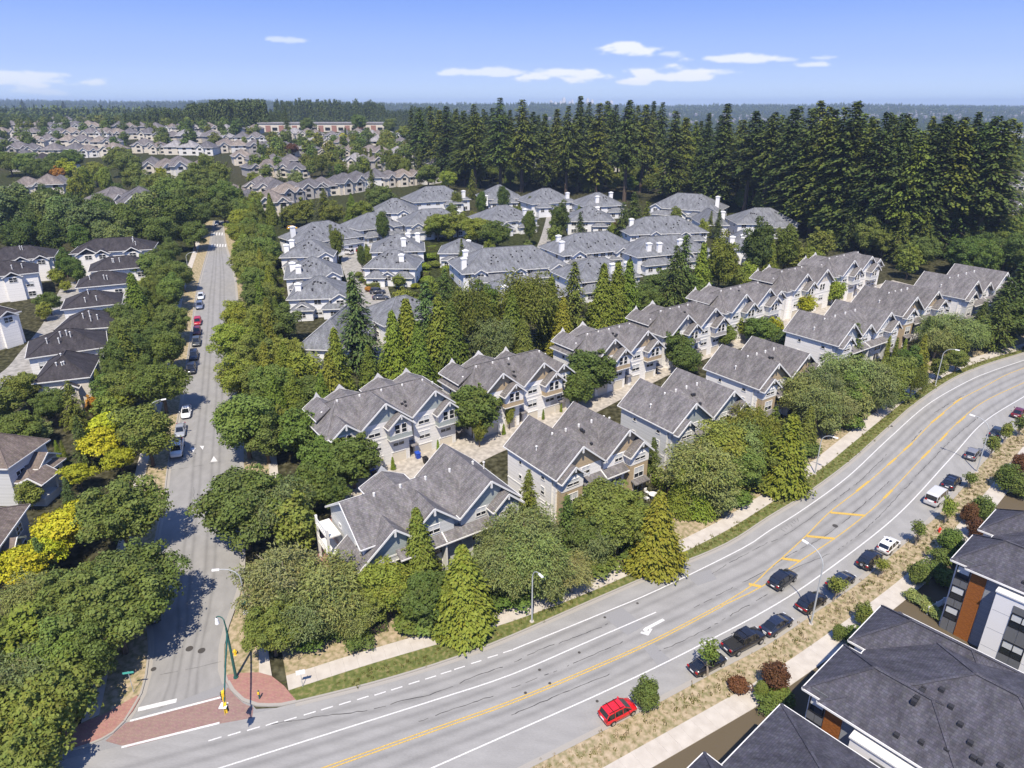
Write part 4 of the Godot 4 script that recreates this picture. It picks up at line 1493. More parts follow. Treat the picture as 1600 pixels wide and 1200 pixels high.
func make_view() -> void:
	var cam := Camera3D.new()
	cam.name = "camera"
	cam.position = EYE
	cam.rotation.x = -PITCH
	cam.fov = 58.715
	cam.near = 1.0
	cam.far = 16000
	add_child(cam)
	make_sky()
	var sun := DirectionalLight3D.new()
	sun.name = "sun"
	sun.light_energy = SUN_E
	sun.light_color = Color(1.0, 0.955, 0.875)
	sun.light_angular_distance = 0.5
	sun.shadow_enabled = true
	add_child(sun)
	sun.look_at_from_position(Vector3.ZERO, Vector3(0.055, -0.85, -0.525))

# ---------------------------------------------------------------- ground
func make_ground() -> void:
	var b := MB.new()
	var n := FastNoiseLite.new()
	n.seed = 6; n.frequency = 0.004; n.fractal_octaves = 4
	var ds := []
	var d := -90.0
	while d < 9000:
		ds.append(d)
		d += 8.0 if d < 760 else d * 0.035
	var cols := 150
	for i in ds.size():
		var dd: float = ds[i]
		for j in cols + 1:
			var x := (2.0 * j / cols - 1.0) * (260.0 + maxf(dd, 0) * 1.15)
			b.v.append(Vector3(x, hgt(x, -dd), -dd))
			b.uv.append(Vector2(x, dd))
			b.n.append(Vector3.UP)
			var q := n.get_noise_2d(x, dd)
			var c := Color(0.10, 0.095, 0.06).lerp(Color(0.07, 0.082, 0.035), clampf(q * 1.5 + 0.5, 0, 1))
			var far := Color(0.035, 0.05, 0.028).lerp(Color(0.10, 0.11, 0.06), sst(0.2, 0.5, q))
			c = c.lerp(far, sst(420, 800, dd))
			# the pale river flats below the far slope
			var flat := sst(1250, 1400, dd) * (1 - sst(1750, 1900, dd)) * sst(0.25, 0.5, x / maxf(dd, 1))
			c = c.lerp(Color(0.30, 0.29, 0.2), flat * 0.8)
			b.c.append(c)
	for i in ds.size() - 1:
		for j in cols:
			var k := i * (cols + 1) + j
			b.ix.append_array(PackedInt32Array([k, k + cols + 1, k + 1, k + 1, k + cols + 1, k + cols + 2]))
	var st := SurfaceTool.new()
	var a := []
	a.resize(Mesh.ARRAY_MAX)
	a[Mesh.ARRAY_VERTEX] = b.v; a[Mesh.ARRAY_COLOR] = b.c; a[Mesh.ARRAY_INDEX] = b.ix
	st.create_from_arrays(a)
	st.set_smooth_group(0)
	st.generate_normals()
	var o := part(self, "ground", st.commit(), M.soil)
	o.set_meta("kind", "structure")

func extend(pts: Array, before: float, after: float) -> Array:
	var out := pts.duplicate()
	var d0: Vector3 = (pts[0] - pts[1]).normalized()
	var d1: Vector3 = (pts[-1] - pts[-2]).normalized()
	for i in int(before / 8.0):
		out.push_front(pts[0] + d0 * 8.0 * (i + 1))
	for i in int(after / 8.0):
		out.append(pts[-1] + d1 * 8.0 * (i + 1))
	return out

func px(list: Array) -> Array:
	var out := []
	for q in list:
		out.append(G(q[0], q[1]))
	return out

func paint(road: Node3D, called: String, pts: Array, w: float, m: String, up := 0.045) -> void:
	var b := MB.new()
	strip(b, offset(pts, w / 2), offset(pts, -w / 2), up)
	built(road, called, b, M[m])

func crack(road: Node3D, list: Array, w := 0.07, jitter := 0.12) -> void:
	var pts := smooth(px(list), 0.6)
	for i in pts.size():
		pts[i] += Vector3(rng.randf_range(-1, 1), 0, rng.randf_range(-1, 1)) * jitter
	var b := MB.new()
	for i in pts.size() - 1:
		if rng.randf() < 0.1:
			continue
		var ww := w * rng.randf_range(0.5, 1.3)
		strip(b, offset([pts[i], pts[i + 1]], ww / 2), offset([pts[i], pts[i + 1]], -ww / 2), 0.04)
	built(road, "tar_seam", b, M.tar)

func slabs(called: String, l: Array, r: Array, m: String) -> void:
	var o := Node3D.new()
	o.name = called
	add_child(o, true)
	o.set_meta("kind", "structure")
	var n := mini(int(length(l) / 1.55), 150)
	var a := evenly(l, n + 1)
	var b := evenly(r, n + 1)
	for i in n:
		var q := MB.new()
		var a0: Vector3 = a[i].lerp(a[i + 1], 0.003); var a1: Vector3 = a[i].lerp(a[i + 1], 0.997)
		var b0: Vector3 = b[i].lerp(b[i + 1], 0.003); var b1: Vector3 = b[i].lerp(b[i + 1], 0.997)
		strip(q, [a0, a1], [b0, b1], 0.15 + rng.randf_range(-0.003, 0.003), 0.2)
		built(o, "slab", q, M[m])

func disc(road: Node3D, at: Vector3, r: float) -> void:
	var b := MB.new()
	for i in 14:
		var p := at + Vector3(cos(TAU * i / 14), 0, -sin(TAU * i / 14)) * r
		var q := at + Vector3(cos(TAU * (i + 1) / 14), 0, -sin(TAU * (i + 1) / 14)) * r
		b.tri(ground(at, 0.05), ground(p, 0.05), ground(q, 0.05))
	built(road, "manhole_cover", b, M.iron)

var NK := []
var SK := []
var WK := []
var EK := []

func make_roads() -> void:
	var nl := extend(px([[462, 1099], [540, 1080], [615, 1060], [710, 1030], [800, 995], [925, 940], [1025, 897], [1112, 862], [1155, 840], [1200, 810], [1257, 775], [1325, 725], [1387, 670], [1430, 632], [1490, 592], [1542, 570], [1600, 552]]), 90, 90)
	var sl := extend(px([[960, 1131], [1037, 1092], [1120, 1047], [1200, 1005], [1267, 960], [1340, 910], [1405, 855], [1460, 808], [1500, 765], [1535, 722], [1600, 657]]), 75, 75)
	NK = smooth(nl, 2.0)
	SK = smooth(sl, 2.0)
	WK = smooth(px([[196, 1128], [212, 1102], [222, 1085], [230, 1055], [235, 1015], [233, 985], [226, 965], [229, 940], [240, 865], [257, 780], [265, 720], [281, 640], [299, 520], [306, 465], [317, 420], [326, 388], [331, 362], [334, 345]]), 2.0)
	EK = smooth(px([[354, 1067], [347, 1045], [348, 1010], [355, 980], [367, 947], [379, 905], [381, 850], [380, 760], [377, 640], [371, 465], [365, 422], [355, 388], [350, 362], [350, 345]]), 2.0)
	# carriageways, with u across and v along for the wheel tracks
	var main := road_sheet("main_road", evenly(NK, 90), evenly(SK, 90), "asphalt", 0.02, 8)
	var side := road_sheet("side_street", evenly(WK, 80), evenly(EK, 80), "asphalt_street", 0.026, 6)
	# kerbs
	for q in [["kerb_north", NK.filter(func(p): return p.x > -24.5), 1], ["kerb_south", SK, -1], ["kerb_west", WK, 1], ["kerb_east", EK, -1]]:
		var b := MB.new()
		var e := offset(q[1], 0.22 * q[2])
		var k := offset(q[1], 0.0)
		if q[2] > 0:
			strip(b, e, k, 0.155, 0.2)
		else:
			strip(b, k, e, 0.155, 0.2)
		# gutter pan
		var g := offset(q[1], -0.45 * q[2])
		if q[2] > 0:
			strip(b, k, g, 0.036)
		else:
			strip(b, g, k, 0.036)
		struct(q[0], b, M.kerb)
	# pavements and verges of the main road
	var nn := smooth(px([[451, 1080], [575, 1040], [710, 1000], [800, 972], [860, 950], [920, 927], [1000, 892], [1065, 865], [1112, 842], [1165, 812], [1275, 739], [1330, 695], [1385, 650], [1450, 602], [1525, 568], [1600, 546]]), 2.0)
	nn = extend(nn, 0, 60)
	var nf := offset(nn, 2.1)
	slabs("pavement_north", nf, nn, "concrete")
	var b := MB.new()
	strip(b, evenly(nn, 110), evenly(offset(NK.filter(func(p): return p.x > -24.0), 0.2), 110), 0.11)
	struct("verge_north", b, M.green_grass)
	b = MB.new()
	strip(b, offset(nf, 6.5), nf, 0.10)
	struct("lawn_north", b, M.dry_grass)
	var sn := smooth(px([[1067, 1131], [1175, 1070], [1230, 1035], [1320, 972], [1412, 902], [1472, 847], [1530, 782], [1600, 697]]), 2.0)
	sn = extend(sn, 75, 60)
	var sf := offset(sn, -2.3)
	slabs("pavement_south", sn, sf, "concrete")
	b = MB.new()
	strip(b, evenly(offset(SK, -0.2), 110), evenly(sn, 110), 0.11)
	struct("verge_south", b, M.dry_grass)
	b = MB.new()
	strip(b, sf, offset(sf, -9), 0.08)
	struct("planting_bed", b, M.mulch)
	# side street: verges and pavements
	var w2 := offset(WK.slice(8), 3.4)
	var e2 := offset(EK.slice(13), -4.1)
	slabs("pavement_west", offset(WK.slice(8), 5.0), w2, "concrete")
	slabs("pavement_east", e2, offset(EK.slice(13), -5.5), "concrete")
	b = MB.new()
	strip(b, w2, offset(WK.slice(8), 0.2), 0.11)
	strip(b, offset(EK.slice(13), -0.2), offset(EK.slice(13), -4.1), 0.11)
	fan(b, px([[354, 1058], [350.5, 1045], [351.5, 1010], [359, 980], [371, 947], [383, 908], [405, 915], [404, 960], [405, 1000], [405, 1053], [375, 1054]]), 0.108)
	fan(b, px([[127, 1131], [158, 1121], [214, 1088], [220, 1085], [228, 1055], [232, 1015], [231, 985], [224, 965], [226, 945], [185, 960], [170, 1010], [155, 1060], [148, 1090]]), 0.108)
	slabs("pavement_east", smooth(px([[405, 1053], [404.5, 1010], [404, 960], [404, 915]])), smooth(px([[425, 1057], [419, 1015], [416, 962], [415, 917]])), "concrete")
	slabs("pavement_west", smooth(px([[127, 1131], [140, 1085], [152, 1040], [166, 990], [178, 955]])), smooth(px([[155, 1118], [163, 1085], [172, 1040], [184, 990], [194, 955]])), "concrete")
	struct("verge_side_street", b, M.dry_grass)
	b = MB.new()
	fan(b, px([[425, 1060], [452, 1079], [436, 1068], [437, 1069], [690, 997], [640, 985], [470, 1020], [415, 1000]]), 0.105)
	struct("corner_lawn", b, M.green_grass)
	# brick corners and crossing
	b = MB.new()
	fan(b, px([[355, 1056], [375, 1053], [405, 1052], [425, 1058], [444, 1073], [463, 1096], [440, 1102], [400, 1102], [378, 1094], [362, 1080], [353, 1066]]), 0.15)
	struct("brick_corner", b, M.brick)
	b = MB.new()
	fan(b, px([[120, 1135], [160, 1119], [214, 1088], [219, 1092], [208, 1112], [192, 1131], [172, 1149], [130, 1166], [60, 1180], [40, 1168]]), 0.15)
	struct("brick_corner", b, M.brick)
	b = MB.new()
	var kp := smooth(px([[196, 1128], [178, 1146], [135, 1167], [60, 1184], [-60, 1200]]), 1.0)
	strip(b, offset(kp, -0.22), kp, 0.155, 0.2)
	kp = smooth(px([[354, 1067], [362, 1081], [378, 1096], [400, 1104], [440, 1104], [463, 1099]]), 1.0)
	strip(b, offset(kp, 0.35), kp, 0.16, 0.2)
	struct("kerb_corner", b, M.kerb)
	b = MB.new()
	fan(b, px([[196, 1130], [348, 1086], [356, 1074], [366, 1086], [380, 1099], [396, 1106], [394, 1122], [343, 1131], [200, 1168], [165, 1158]]), 0.034)
	built(side, "brick_crossing", b, M.brick_crossing)
	b = MB.new()
	fan(b, px([[180, 1120], [354, 1056], [400, 1108], [470, 1104], [200, 1178], [60, 1190], [120, 1160]]), 0.012)
	built(side, "apron_asphalt", b, M.asphalt_patch)
	# paint on the side street
	paint(side, "stop_line", px([[216, 1109], [276, 1095]]), 0.55, "paint_white", 0.05)
	paint(side, "crossing_line", px([[203, 1127], [349, 1089]]), 0.26, "paint_white", 0.05)
	paint(side, "crossing_line", px([[190, 1168], [343, 1130]]), 0.26, "paint_white", 0.05)
	for q in [[[297, 700], [306, 700], [302, 707]], [[312, 697], [319, 697], [317, 703]], [[329, 722], [340, 721], [334, 713]]]:
		b = MB.new()
		fan(b, px(q), 0.05)
		built(side, "hump_marking", b, M.paint_white)
	for y in [366, 384]:
		for i in 6:
			var x := lerpf(330.0, 351.0, i / 5.0) + (0.0 if y == 366 else 1.0)
			paint(side, "zebra_bar", px([[x, y + 2], [x + 0.6, y - 2.5]]), 0.5, "paint_white", 0.05)
	disc(side, G(296, 1014), 0.42)
	disc(side, G(315, 1017), 0.42)
	disc(side, G(240, 1046), 0.3)
	crack(side, [[250, 1055], [300, 1045], [345, 1034]], 0.04, 0.05)
	crack(side, [[300, 820], [304, 800], [302, 760]], 0.05)
	crack(side, [[268, 735], [310, 728], [345, 722]], 0.05, 0.05)
	# main road paint
	var edge := extend(px([[800, 1016], [940, 959], [1030, 921], [1160, 857], [1200, 831], [1257, 795], [1325, 745], [1387, 687], [1450, 632], [1512, 596], [1550, 580], [1600, 563]]), 0, 70)
	paint(main, "edge_line", smooth(edge), 0.16, "paint_white")
	for q in [[425, 1131], [454, 1124], [484, 1115], [511, 1107], [539, 1099], [567, 1091], [594, 1084], [620, 1076], [647, 1067], [673, 1059], [697, 1051], [718, 1044], [744, 1035], [770, 1026], [794, 1018], [396, 1139], [366, 1147], [336, 1155]]:
		var c := G(q[0], q[1])
		var t := (G(q[0] + 14, q[1] - 4.3) - c).normalized()
		paint(main, "lane_dash", [c - t * 0.62, c + t * 0.62], 0.15, "paint_white")
	paint(main, "turn_lane_line", smooth(extend(px([[560, 1132], [680, 1094], [800, 1054], [930, 998], [1025, 957]]), 40, 0)), 0.16, "paint_white")
	var yl := smooth(extend(px([[702, 1132], [800, 1097], [925, 1045], [1025, 1000], [1128, 946]]), 60, 0))
	paint(main, "centre_line", offset(yl, 0.16), 0.13, "paint_yellow")
	paint(main, "centre_line", offset(yl, -0.16), 0.13, "paint_yellow")
	paint(main, "centre_line", smooth(extend(px([[1125, 946], [1175, 915], [1200, 891], [1222, 872], [1260, 837], [1297, 800], [1355, 755], [1420, 697], [1462, 655], [1500, 625], [1537, 605], [1570, 587], [1600, 575]]), 0, 70)), 0.14, "paint_yellow")
	paint(main, "centre_line", smooth(extend(px([[1128, 947], [1190, 917], [1250, 877], [1305, 841], [1352, 805], [1385, 775], [1445, 712], [1497, 660], [1537, 628], [1600, 598]]), 0, 70)), 0.14, "paint_yellow")
	# worn thicker stretches and the hatch bars of the painted median
	for q in [[[1297, 801], [1352, 806]], [[1260, 838], [1304, 842]], [[1222, 873], [1251, 877]], [[1170, 913], [1189, 917]]]:
		paint(main, "median_bar", px(q), 0.5, "paint_yellow", 0.05)
	for q in [[[1338, 768], [1358, 752]], [[1387, 727], [1400, 716]], [[1412, 704], [1425, 693]], [[1455, 661], [1475, 645]], [[1490, 631], [1503, 622]], [[1381, 779], [1394, 766]], [[1440, 717], [1453, 704]], [[1468, 690], [1480, 677]], [[1495, 662], [1508, 651]]]:
		paint(main, "worn_line", px(q), 0.34, "paint_yellow", 0.05)
	paint(main, "parking_line", smooth(extend(px([[830, 1132], [925, 1090], [1025, 1043], [1110, 1000], [1200, 952], [1282, 899], [1400, 807], [1482, 720], [1537, 660], [1600, 620]]), 60, 70)), 0.16, "paint_white")
	b = MB.new()
	fan(b, px([[1035, 967], [1039, 969.5], [1010.5, 985], [1013.5, 986.5], [1014.5, 982.5], [1019.5, 983], [1013, 993.5], [1000.5, 989.5], [1002, 987], [1008, 988.5], [1004.5, 984.5], [1008, 981]]), 0.05)
	built(main, "turn_arrow", b, M.paint_white)
	# repaired patches, seams and covers
	for q in [[[942, 962], [972, 949], [1007, 978], [980, 993], [960, 978]], [[1005, 1012], [1020, 1004], [1050, 1034], [1030, 1043]], [[1072, 900], [1110, 890], [1120, 905], [1090, 915]]]:
		b = MB.new()
		fan(b, px(q), 0.031)
		built(main, "patch", b, M.asphalt_patch)
	for q in [[[420, 1133], [520, 1117], [575, 1110], [630, 1095], [690, 1080], [735, 1060], [785, 1042]], [[803, 1035], [850, 1013], [880, 1003], [910, 992], [950, 975]], [[1112, 897], [1140, 880], [1165, 866], [1200, 848]], [[1200, 850], [1245, 825], [1300, 785], [1345, 750], [1386, 710]],
		[[655, 1128], [710, 1108], [770, 1088]], [[800, 1076], [870, 1048]], [[885, 1042], [978, 1001]], [[1085, 950], [1145, 918]], [[1160, 910], [1200, 890], [1232, 868], [1300, 830], [1390, 752]], [[1430, 745], [1455, 720], [1490, 685], [1528, 652]],
		[[800, 1118], [880, 1083], [953, 1053]], [[1030, 1018], [1100, 985], [1200, 928]], [[1309, 860], [1360, 820], [1425, 752]], [[1460, 645], [1505, 618]], [[1218, 898], [1296, 866]], [[1440, 672], [1425, 690]]]:
		crack(main, q, 0.075, 0.08)
	for i in 7:
		crack(main, [[1222 + i * 4, 826 - i * 2.5], [1226 + i * 4, 830 - i * 2.5]], 0.05, 0.25)
	disc(main, G(1305, 822), 0.4)
	disc(main, G(1392, 666), 0.35)
	for q in [[843, 1047], [859, 1068], [945, 965], [996, 943], [905, 1020], [821, 1083], [933, 1096]]:
		disc(main, G(q[0], q[1]), 0.17)
	# lanes among the houses
	b = MB.new()
	var c := smooth(px([[632, 590], [600, 530], [580, 480], [562, 440], [552, 415], [553, 398], [580, 384]]))
	strip(b, offset(c, 3.6), offset(c, -3.6), 0.03)
	fan(b, px([[572, 452], [606, 448], [612, 470], [584, 474]]), 0.028)
	c = smooth(px([[846, 400], [856, 375], [862, 352], [866, 335], [872, 325]]))
	strip(b, offset(c, 3.0), offset(c, -3.0), 0.03)
	c = smooth(px([[1100, 410], [1120, 395], [1135, 375], [1140, 355]]))
	strip(b, offset(c, 2.5), offset(c, -2.5), 0.03)
	struct("lane_pale_houses", b, M.lane)
	b = MB.new()
	c = smooth(extend(px([[610, 760], [740, 690], [850, 650], [1060, 552], [1220, 508], [1310, 480], [1400, 452]]), 14, 10))
	strip(b, offset(c, 5.5), offset(c, -6.0), 0.03)
	struct("courtyard_lane", b, M.apron)
	b = MB.new()
	c = smooth(px([[500, 905], [512, 860], [525, 820], [545, 790]]))
	strip(b, offset(c, 1.6), offset(c, -1.6), 0.03)
	struct("garden_path", b, M.brick)
	b = MB.new()
	c = smooth(px([[-40, 620], [30, 580], [60, 545], [90, 505], [105, 470], [120, 440]]))
	strip(b, offset(c, 3.5), offset(c, -3.5), 0.03)
	struct("lane_dark_houses", b, M.lane)

func road_sheet(called: String, l: Array, r: Array, m: String, up: float, cols: int) -> MeshInstance3D:
	var b := MB.new()
	var run := 0.0
	for i in l.size():
		if i > 0:
			run += ((l[i] + r[i]) / 2).distance_to((l[i - 1] + r[i - 1]) / 2)
		for j in cols + 1:
			var p: Vector3 = l[i].lerp(r[i], float(j) / cols)
			b.v.append(ground(p, up))
			b.n.append(Vector3(0, 1, 0.06).normalized())
			b.uv.append(Vector2(float(j) / cols, run / 60.0))
			b.c.append(Color.WHITE)
	for i in l.size() - 1:
		for j in cols:
			var k := i * (cols + 1) + j
			b.ix.append_array(PackedInt32Array([k, k + cols + 1, k + 1, k + 1, k + cols + 1, k + cols + 2]))
	return struct(called, b, M[m])

# ---------------------------------------------------------------- the houses, each where it stands
func make_townhouses() -> void:
	var ya := 0.62
	var q := [0.0, 4.6, 0.0, 1.0]
	var q2 := [9.2, 4.6, 0.0, 1.0]
	var q3 := [14.0, 2.9, 1.3, 0.0]
	townhouse("grey-roofed townhouse block with white garages behind the dense round maples, nearest of the rear row", false, 602, 629, 0.62, -9.7, 14.2, [q, q2, [-7.0, 2.7, 1.9, 0.0]], [[5.2, 3.6, 3.0], [10.6, 3.4, 2.4], [-2.6, 3.6, 2.0], [-7.2, 2.5, 0.8]], "green_grey", "roof_grey", "pale_wall")
	townhouse("tan-gabled townhouse block with a narrow tree before its garages, second of the rear row", false, 785.7, 582, ya, -5.6, 17.0, [q, q2, q3], [[3.6, 3.9, 2.6], [-2.9, 2.8, 1.8], [9.3, 3.0, 1.4]], "tan", "roof_grey_b")
	townhouse("tan-banded townhouse block half hidden by two round maples, third of the rear row", false, 961, 528.7, ya, -5.7, 14.2, [q, q2], [[3.5, 3.9, 2.8], [-2.9, 2.8, 1.8]], "tan", "roof_grey")
	townhouse("townhouse block with one big tan balcony gable, fourth of the rear row", false, 1075, 491, ya, -5.7, 14.2, [q, q2], [[3.5, 3.9, 2.8], [-2.9, 2.8, 1.8]], "stone_wall", "roof_grey_b")
	townhouse("grey-gabled townhouse block above the yellow courtyard trees, fifth of the rear row", false, 1166, 458.7, ya, -5.2, 17.2, [q, q2, q3], [[3.5, 3.9, 2.8], [-2.9, 2.8, 1.8]], "grey_wall", "roof_grey")
	townhouse("cream-gabled townhouse block, sixth and last but one of the rear row", false, 1261.6, 427, ya, -5.7, 14.2, [q, [9.2, 4.6, 0.0, 0.0]], [[3.5, 3.9, 2.8], [-2.9, 2.8, 1.8]], "cream", "roof_grey_b")
	townhouse("farthest townhouse block of the rear row, below the tall firs", false, 1335, 406, ya, -5.7, 17.2, [q, q2, q3], [[3.5, 3.9, 2.8], [-2.9, 2.8, 1.8]], "grey_wall", "roof_grey")
	# front row: gardens towards the main road
	var l := [0.0, 4.9, 0.0, -1.0]
	var r := [9.3, 4.9, 0.0, 1.0]
	townhouse("large corner townhouse block with a swept roof and balcony, nearest the road junction", true, 677.6, 780.4, 0.60, -9.4, 13.6, [[-5.6, 5.6, 2.2, 0.0], [0.0, 3.6, 1.2, 0.0], [8.6, 4.9, 0.0, 1.0]], [[-1.5, 3.4, 1.6]], "green_grey", "roof_grey", "grey_wall")
	townhouse("white townhouse block with tan garden bays and twin deep gables, second of the front row", true, 910.8, 696, ya, -4.6, 13.9, [l, r], [], "tan", "roof_grey_b")
	townhouse("grey townhouse block with a blue cover in its yard, third of the front row", true, 1087.5, 628.7, 0.59, -4.6, 13.9, [l, r], [], "green_grey", "roof_grey", "grey_wall")
	townhouse("white and tan townhouse block beside two small spruces, fourth of the front row", true, 1217, 567, 0.60, -4.6, 13.9, [l, r], [], "tan", "roof_grey_b")
	townhouse("grey-walled townhouse block behind the small spruces, fifth of the front row", true, 1335, 505, ya, -4.6, 19.6, [l, [7.0, 3.2, 1.4, 0.0], [15.0, 4.9, 0.0, 1.0]], [], "grey_wall", "roof_grey")
	townhouse("tan townhouse block behind thin green cedars, sixth of the front row", true, 1433, 463, 0.58, -4.6, 14.2, [l, [9.6, 4.9, 0.0, 1.0]], [], "tan", "roof_grey_b")
	townhouse("farthest townhouse block of the front row, beside the dark roadside firs", true, 1528, 438, 0.60, -4.6, 21.2, [l, [7.6, 3.2, 1.4, 0.0], [16.6, 4.9, 0.0, 1.0]], [], "grey_wall", "roof_grey")
	balcony()

func balcony() -> void:
	var at := G(519, 850, 4.0)
	var o := thing("balcony", "white balcony with glass rails on the end of the corner townhouse", "balcony", ground(at), 0.60)
	var b := MB.new()
	for y in [3.0, 5.8]:
		b.box(Vector3(-0.9, y - 0.2, -3.4), Vector3(1.0, y, 1.0))
	for z in [-3.3, 0.9]:
		b.box(Vector3(-0.9, -1, z - 0.15), Vector3(-0.6, 7.0, z + 0.15))
	built(o, "deck", b, M.trim)
	b = MB.new()
	for y in [3.0, 5.8]:
		b.box(Vector3(-0.88, y + 0.95, -3.3), Vector3(-0.8, y + 1.03, 0.9))
		for i in 9:
			b.box(Vector3(-0.87, y, -3.3 + i * 0.52), Vector3(-0.82, y + 0.95, -3.26 + i * 0.52))
	built(o, "railing", b, M.rail)

const PALE := "pale grey roofed houses of the middle complex"
func pale(label: String, pl: Array, pr: Array, d: float, rise: float, o: Dictionary, eave := 5.2) -> void:
	o["vents"] = o.get("vents", 9)
	o["accent"] = "blue_white"
	o["skirts"] = true
	hip_house("pale_house", label, "house", PALE, pl, pr, d + 3.5, eave, rise + 1.3, "roof_pale", "blue_white", o)

func make_pale_houses() -> void:
	pale("pale-roofed house at the near left corner of the complex, behind the street cedars", [460, 545], [548, 548], 21, 3.6, {"vents": 14})
	pale("pale-roofed house with a white front and one tall chimney beside the lane", [447, 469], [543, 465], 11, 3.2, {"gables": [[3.6, 2.0, 4.4, 1.6], [13.2, 2.6, 6.6, 0.8]], "chimneys": [[2.4, -2.6, 8.4]]})
	pale("pale-roofed house with two close chimneys, second up the lane's left side", [444, 437], [536, 430], 11, 3.2, {"gables": [[13.0, 2.4, 6.8, 1.0]], "chimneys": [[2.0, -4.0, 8.6], [3.6, -1.6, 8.2]]})
	pale("pale-roofed house with two end chimneys, third up the lane's left side", [436, 403], [522, 400], 12, 3.0, {"gables": [[14.0, 2.4, 6.8, 0.8]], "chimneys": [[1.6, -2.6, 8.4], [2.4, -8.4, 8.8]]})
	pale("long pale-roofed house with a glazed band at the head of the lane", [470, 384], [572, 366], 14, 4.0, {"dense": true, "wings": [[8, 22, 3.6, 1.4, 2.6]], "chimneys": [[1.5, -9, 9.4]], "vents": 12})
	pale("pale-roofed house with a white gabled porch, in the middle beside the lane bend", [566, 419], [650, 420], 9, 3.0, {"gables": [[7.2, 2.0, 4.6, 1.2]], "chimneys": [[11.0, -2.4, 8.6]]})
	pale("pale-roofed house with three chimneys right behind the gabled one in the middle", [578, 395], [664, 392], 12, 3.2, {"chimneys": [[10.4, -2.2, 8.8], [11.8, -10.0, 9.0], [15.0, -10.0, 9.0]]})
	pale("small pale-roofed clubhouse with a white gable among the clipped hedges", [684, 396], [752, 396], 9, 2.4, {"gables": [[4.6, 2.0, 4.2, 2.6]], "chimneys": [[9.0, -7.0, 7.4]], "wings": [[1.0, 10.0, 3.0, 1.2, 2.2]], "vents": 2}, 4.8)
	pale("low pale-roofed house half hidden behind the cedars at the lane's near end", [600, 512], [702, 487], 11, 3.0, {"gables": [[2.2, 1.8, 4.6, 0.8]]}, 4.6)
	pale("large pale-roofed house with a long row of dormer windows, in the centre of the complex", [722, 430], [892, 414], 14, 4.0, {"dense": true, "gables": [[5, 2.0, 6.4, 1.0], [17, 2.0, 6.2, 1.4], [29.0, 2.8, 6.6, 2.0]], "chimneys": [[1.0, -3.0, 8.8], [3.6, -11.0, 9.4]], "vents": 14})
	pale("pale-roofed house in front of the dormered one, behind the weeping trees", [762, 482], [884, 460], 12, 3.4, {"gables": [[3, 2.4, 6.4, 1.0]], "chimneys": [[6.0, -3, 8.8], [12.0, -3, 8.8]], "vents": 10})
	pale("pale-roofed house with a blue dormer band and wide porch gables, right of the centre", [880, 402], [1004, 386], 13, 3.8, {"dense": true, "gables": [[5.0, 2.6, 6.6, 1.0], [21.0, 2.6, 6.4, 1.6]], "chimneys": [[0.8, -3.0, 8.8], [4.0, -11.0, 9.2]], "vents": 10})
	pale("pale-roofed house with white chimneys behind the paired cedars, right of the centre", [900, 444], [1004, 430], 12, 3.4, {"gables": [[16.0, 2.4, 6.2, 1.0]], "chimneys": [[12.6, -2.0, 8.8], [18, -3.0, 8.6]], "vents": 10})
	pale("pale-roofed house with two small front gables, below the broad house by the firs", [984, 368], [1108, 362], 13, 3.6, {"dense": true, "gables": [[9.0, 2.0, 6.4, 1.0], [20.0, 2.2, 6.0, 1.6]], "chimneys": [[3.0, -8.0, 9.2]], "vents": 12})
	pale("pale-roofed house with a pair of white chimneys, behind the dark birch", [996, 404], [1116, 390], 12, 3.2, {"chimneys": [[5.0, -2.0, 8.6], [8.4, -1.2, 8.6], [17.4, -3.0, 8.8]], "gables": [[18.0, 2.2, 6.0, 1.0]], "vents": 10})
	pale("broad pale-roofed house with a long upper gallery right below the tall firs", [1012, 322], [1122, 333], 15, 4.2, {"dense": true, "gables": [[3.0, 2.4, 7.0, 0.6], [14.0, 3.0, 5.0, 1.6]], "chimneys": [[27.0, -6.0, 10.2]], "vents": 4})
	pale("pale-roofed house stepping down beside the broad house by the firs", [1098, 352], [1140, 352], 14, 3.4, {"chimneys": [[8.0, -4.0, 9.0]], "vents": 3}, 4.8)
	pale("pale-roofed house at the right end of the complex with a two-tier roof", [1152, 350], [1250, 350], 13, 3.6, {"wings": [[12, 21, 4.2, 2.0, 2.2]], "chimneys": [[11.0, -9.0, 9.4]], "vents": 8})
	pale("pale-roofed house with tall white chimneys, right of the dark pine", [1128, 388], [1190, 392], 13, 3.4, {"chimneys": [[2.6, -2.0, 8.6], [6.0, -4.0, 9.0], [9.4, -2.6, 8.6]], "vents": 10})
	pale("pale-roofed house with a bright window band, left of the dark fir group", [886, 346], [962, 346], 13, 3.4, {"wings": [[9.5, 15.0, 3.6, 1.6, 1.6]], "chimneys": [[12.0, -8.0, 9.2]], "vents": 8})
	pale("pale-roofed house with two chimneys peeping over the window-band house", [912, 324], [978, 320], 13, 3.4, {"chimneys": [[6.5, -2.0, 8.8], [15.0, -7.0, 9.6]], "vents": 8})
	pale("pale-roofed house with a white side chimney at the upper middle edge", [830, 320], [902, 314], 14, 4.0, {"wings": [[2, 9, 4.0, 1.8, 3.0]], "chimneys": [[18.0, -2.0, 8.6]], "vents": 5})
	pale("pale-roofed house behind two dark round-topped trees at the upper edge", [750, 312], [818, 310], 14, 4.0, {"wings": [[4, 16, 4.0, 1.8, 3.0]], "chimneys": [[2.0, 2.4, 6.8]], "vents": 3})
	pale("pale-roofed house with a gabled porch beside the short upper lane", [764, 350], [842, 340], 14, 3.6, {"gables": [[6.0, 2.4, 5.4, 2.0], [15.0, 2.6, 6.4, 0.8]], "chimneys": [[17.0, -2.0, 8.6]], "vents": 10})
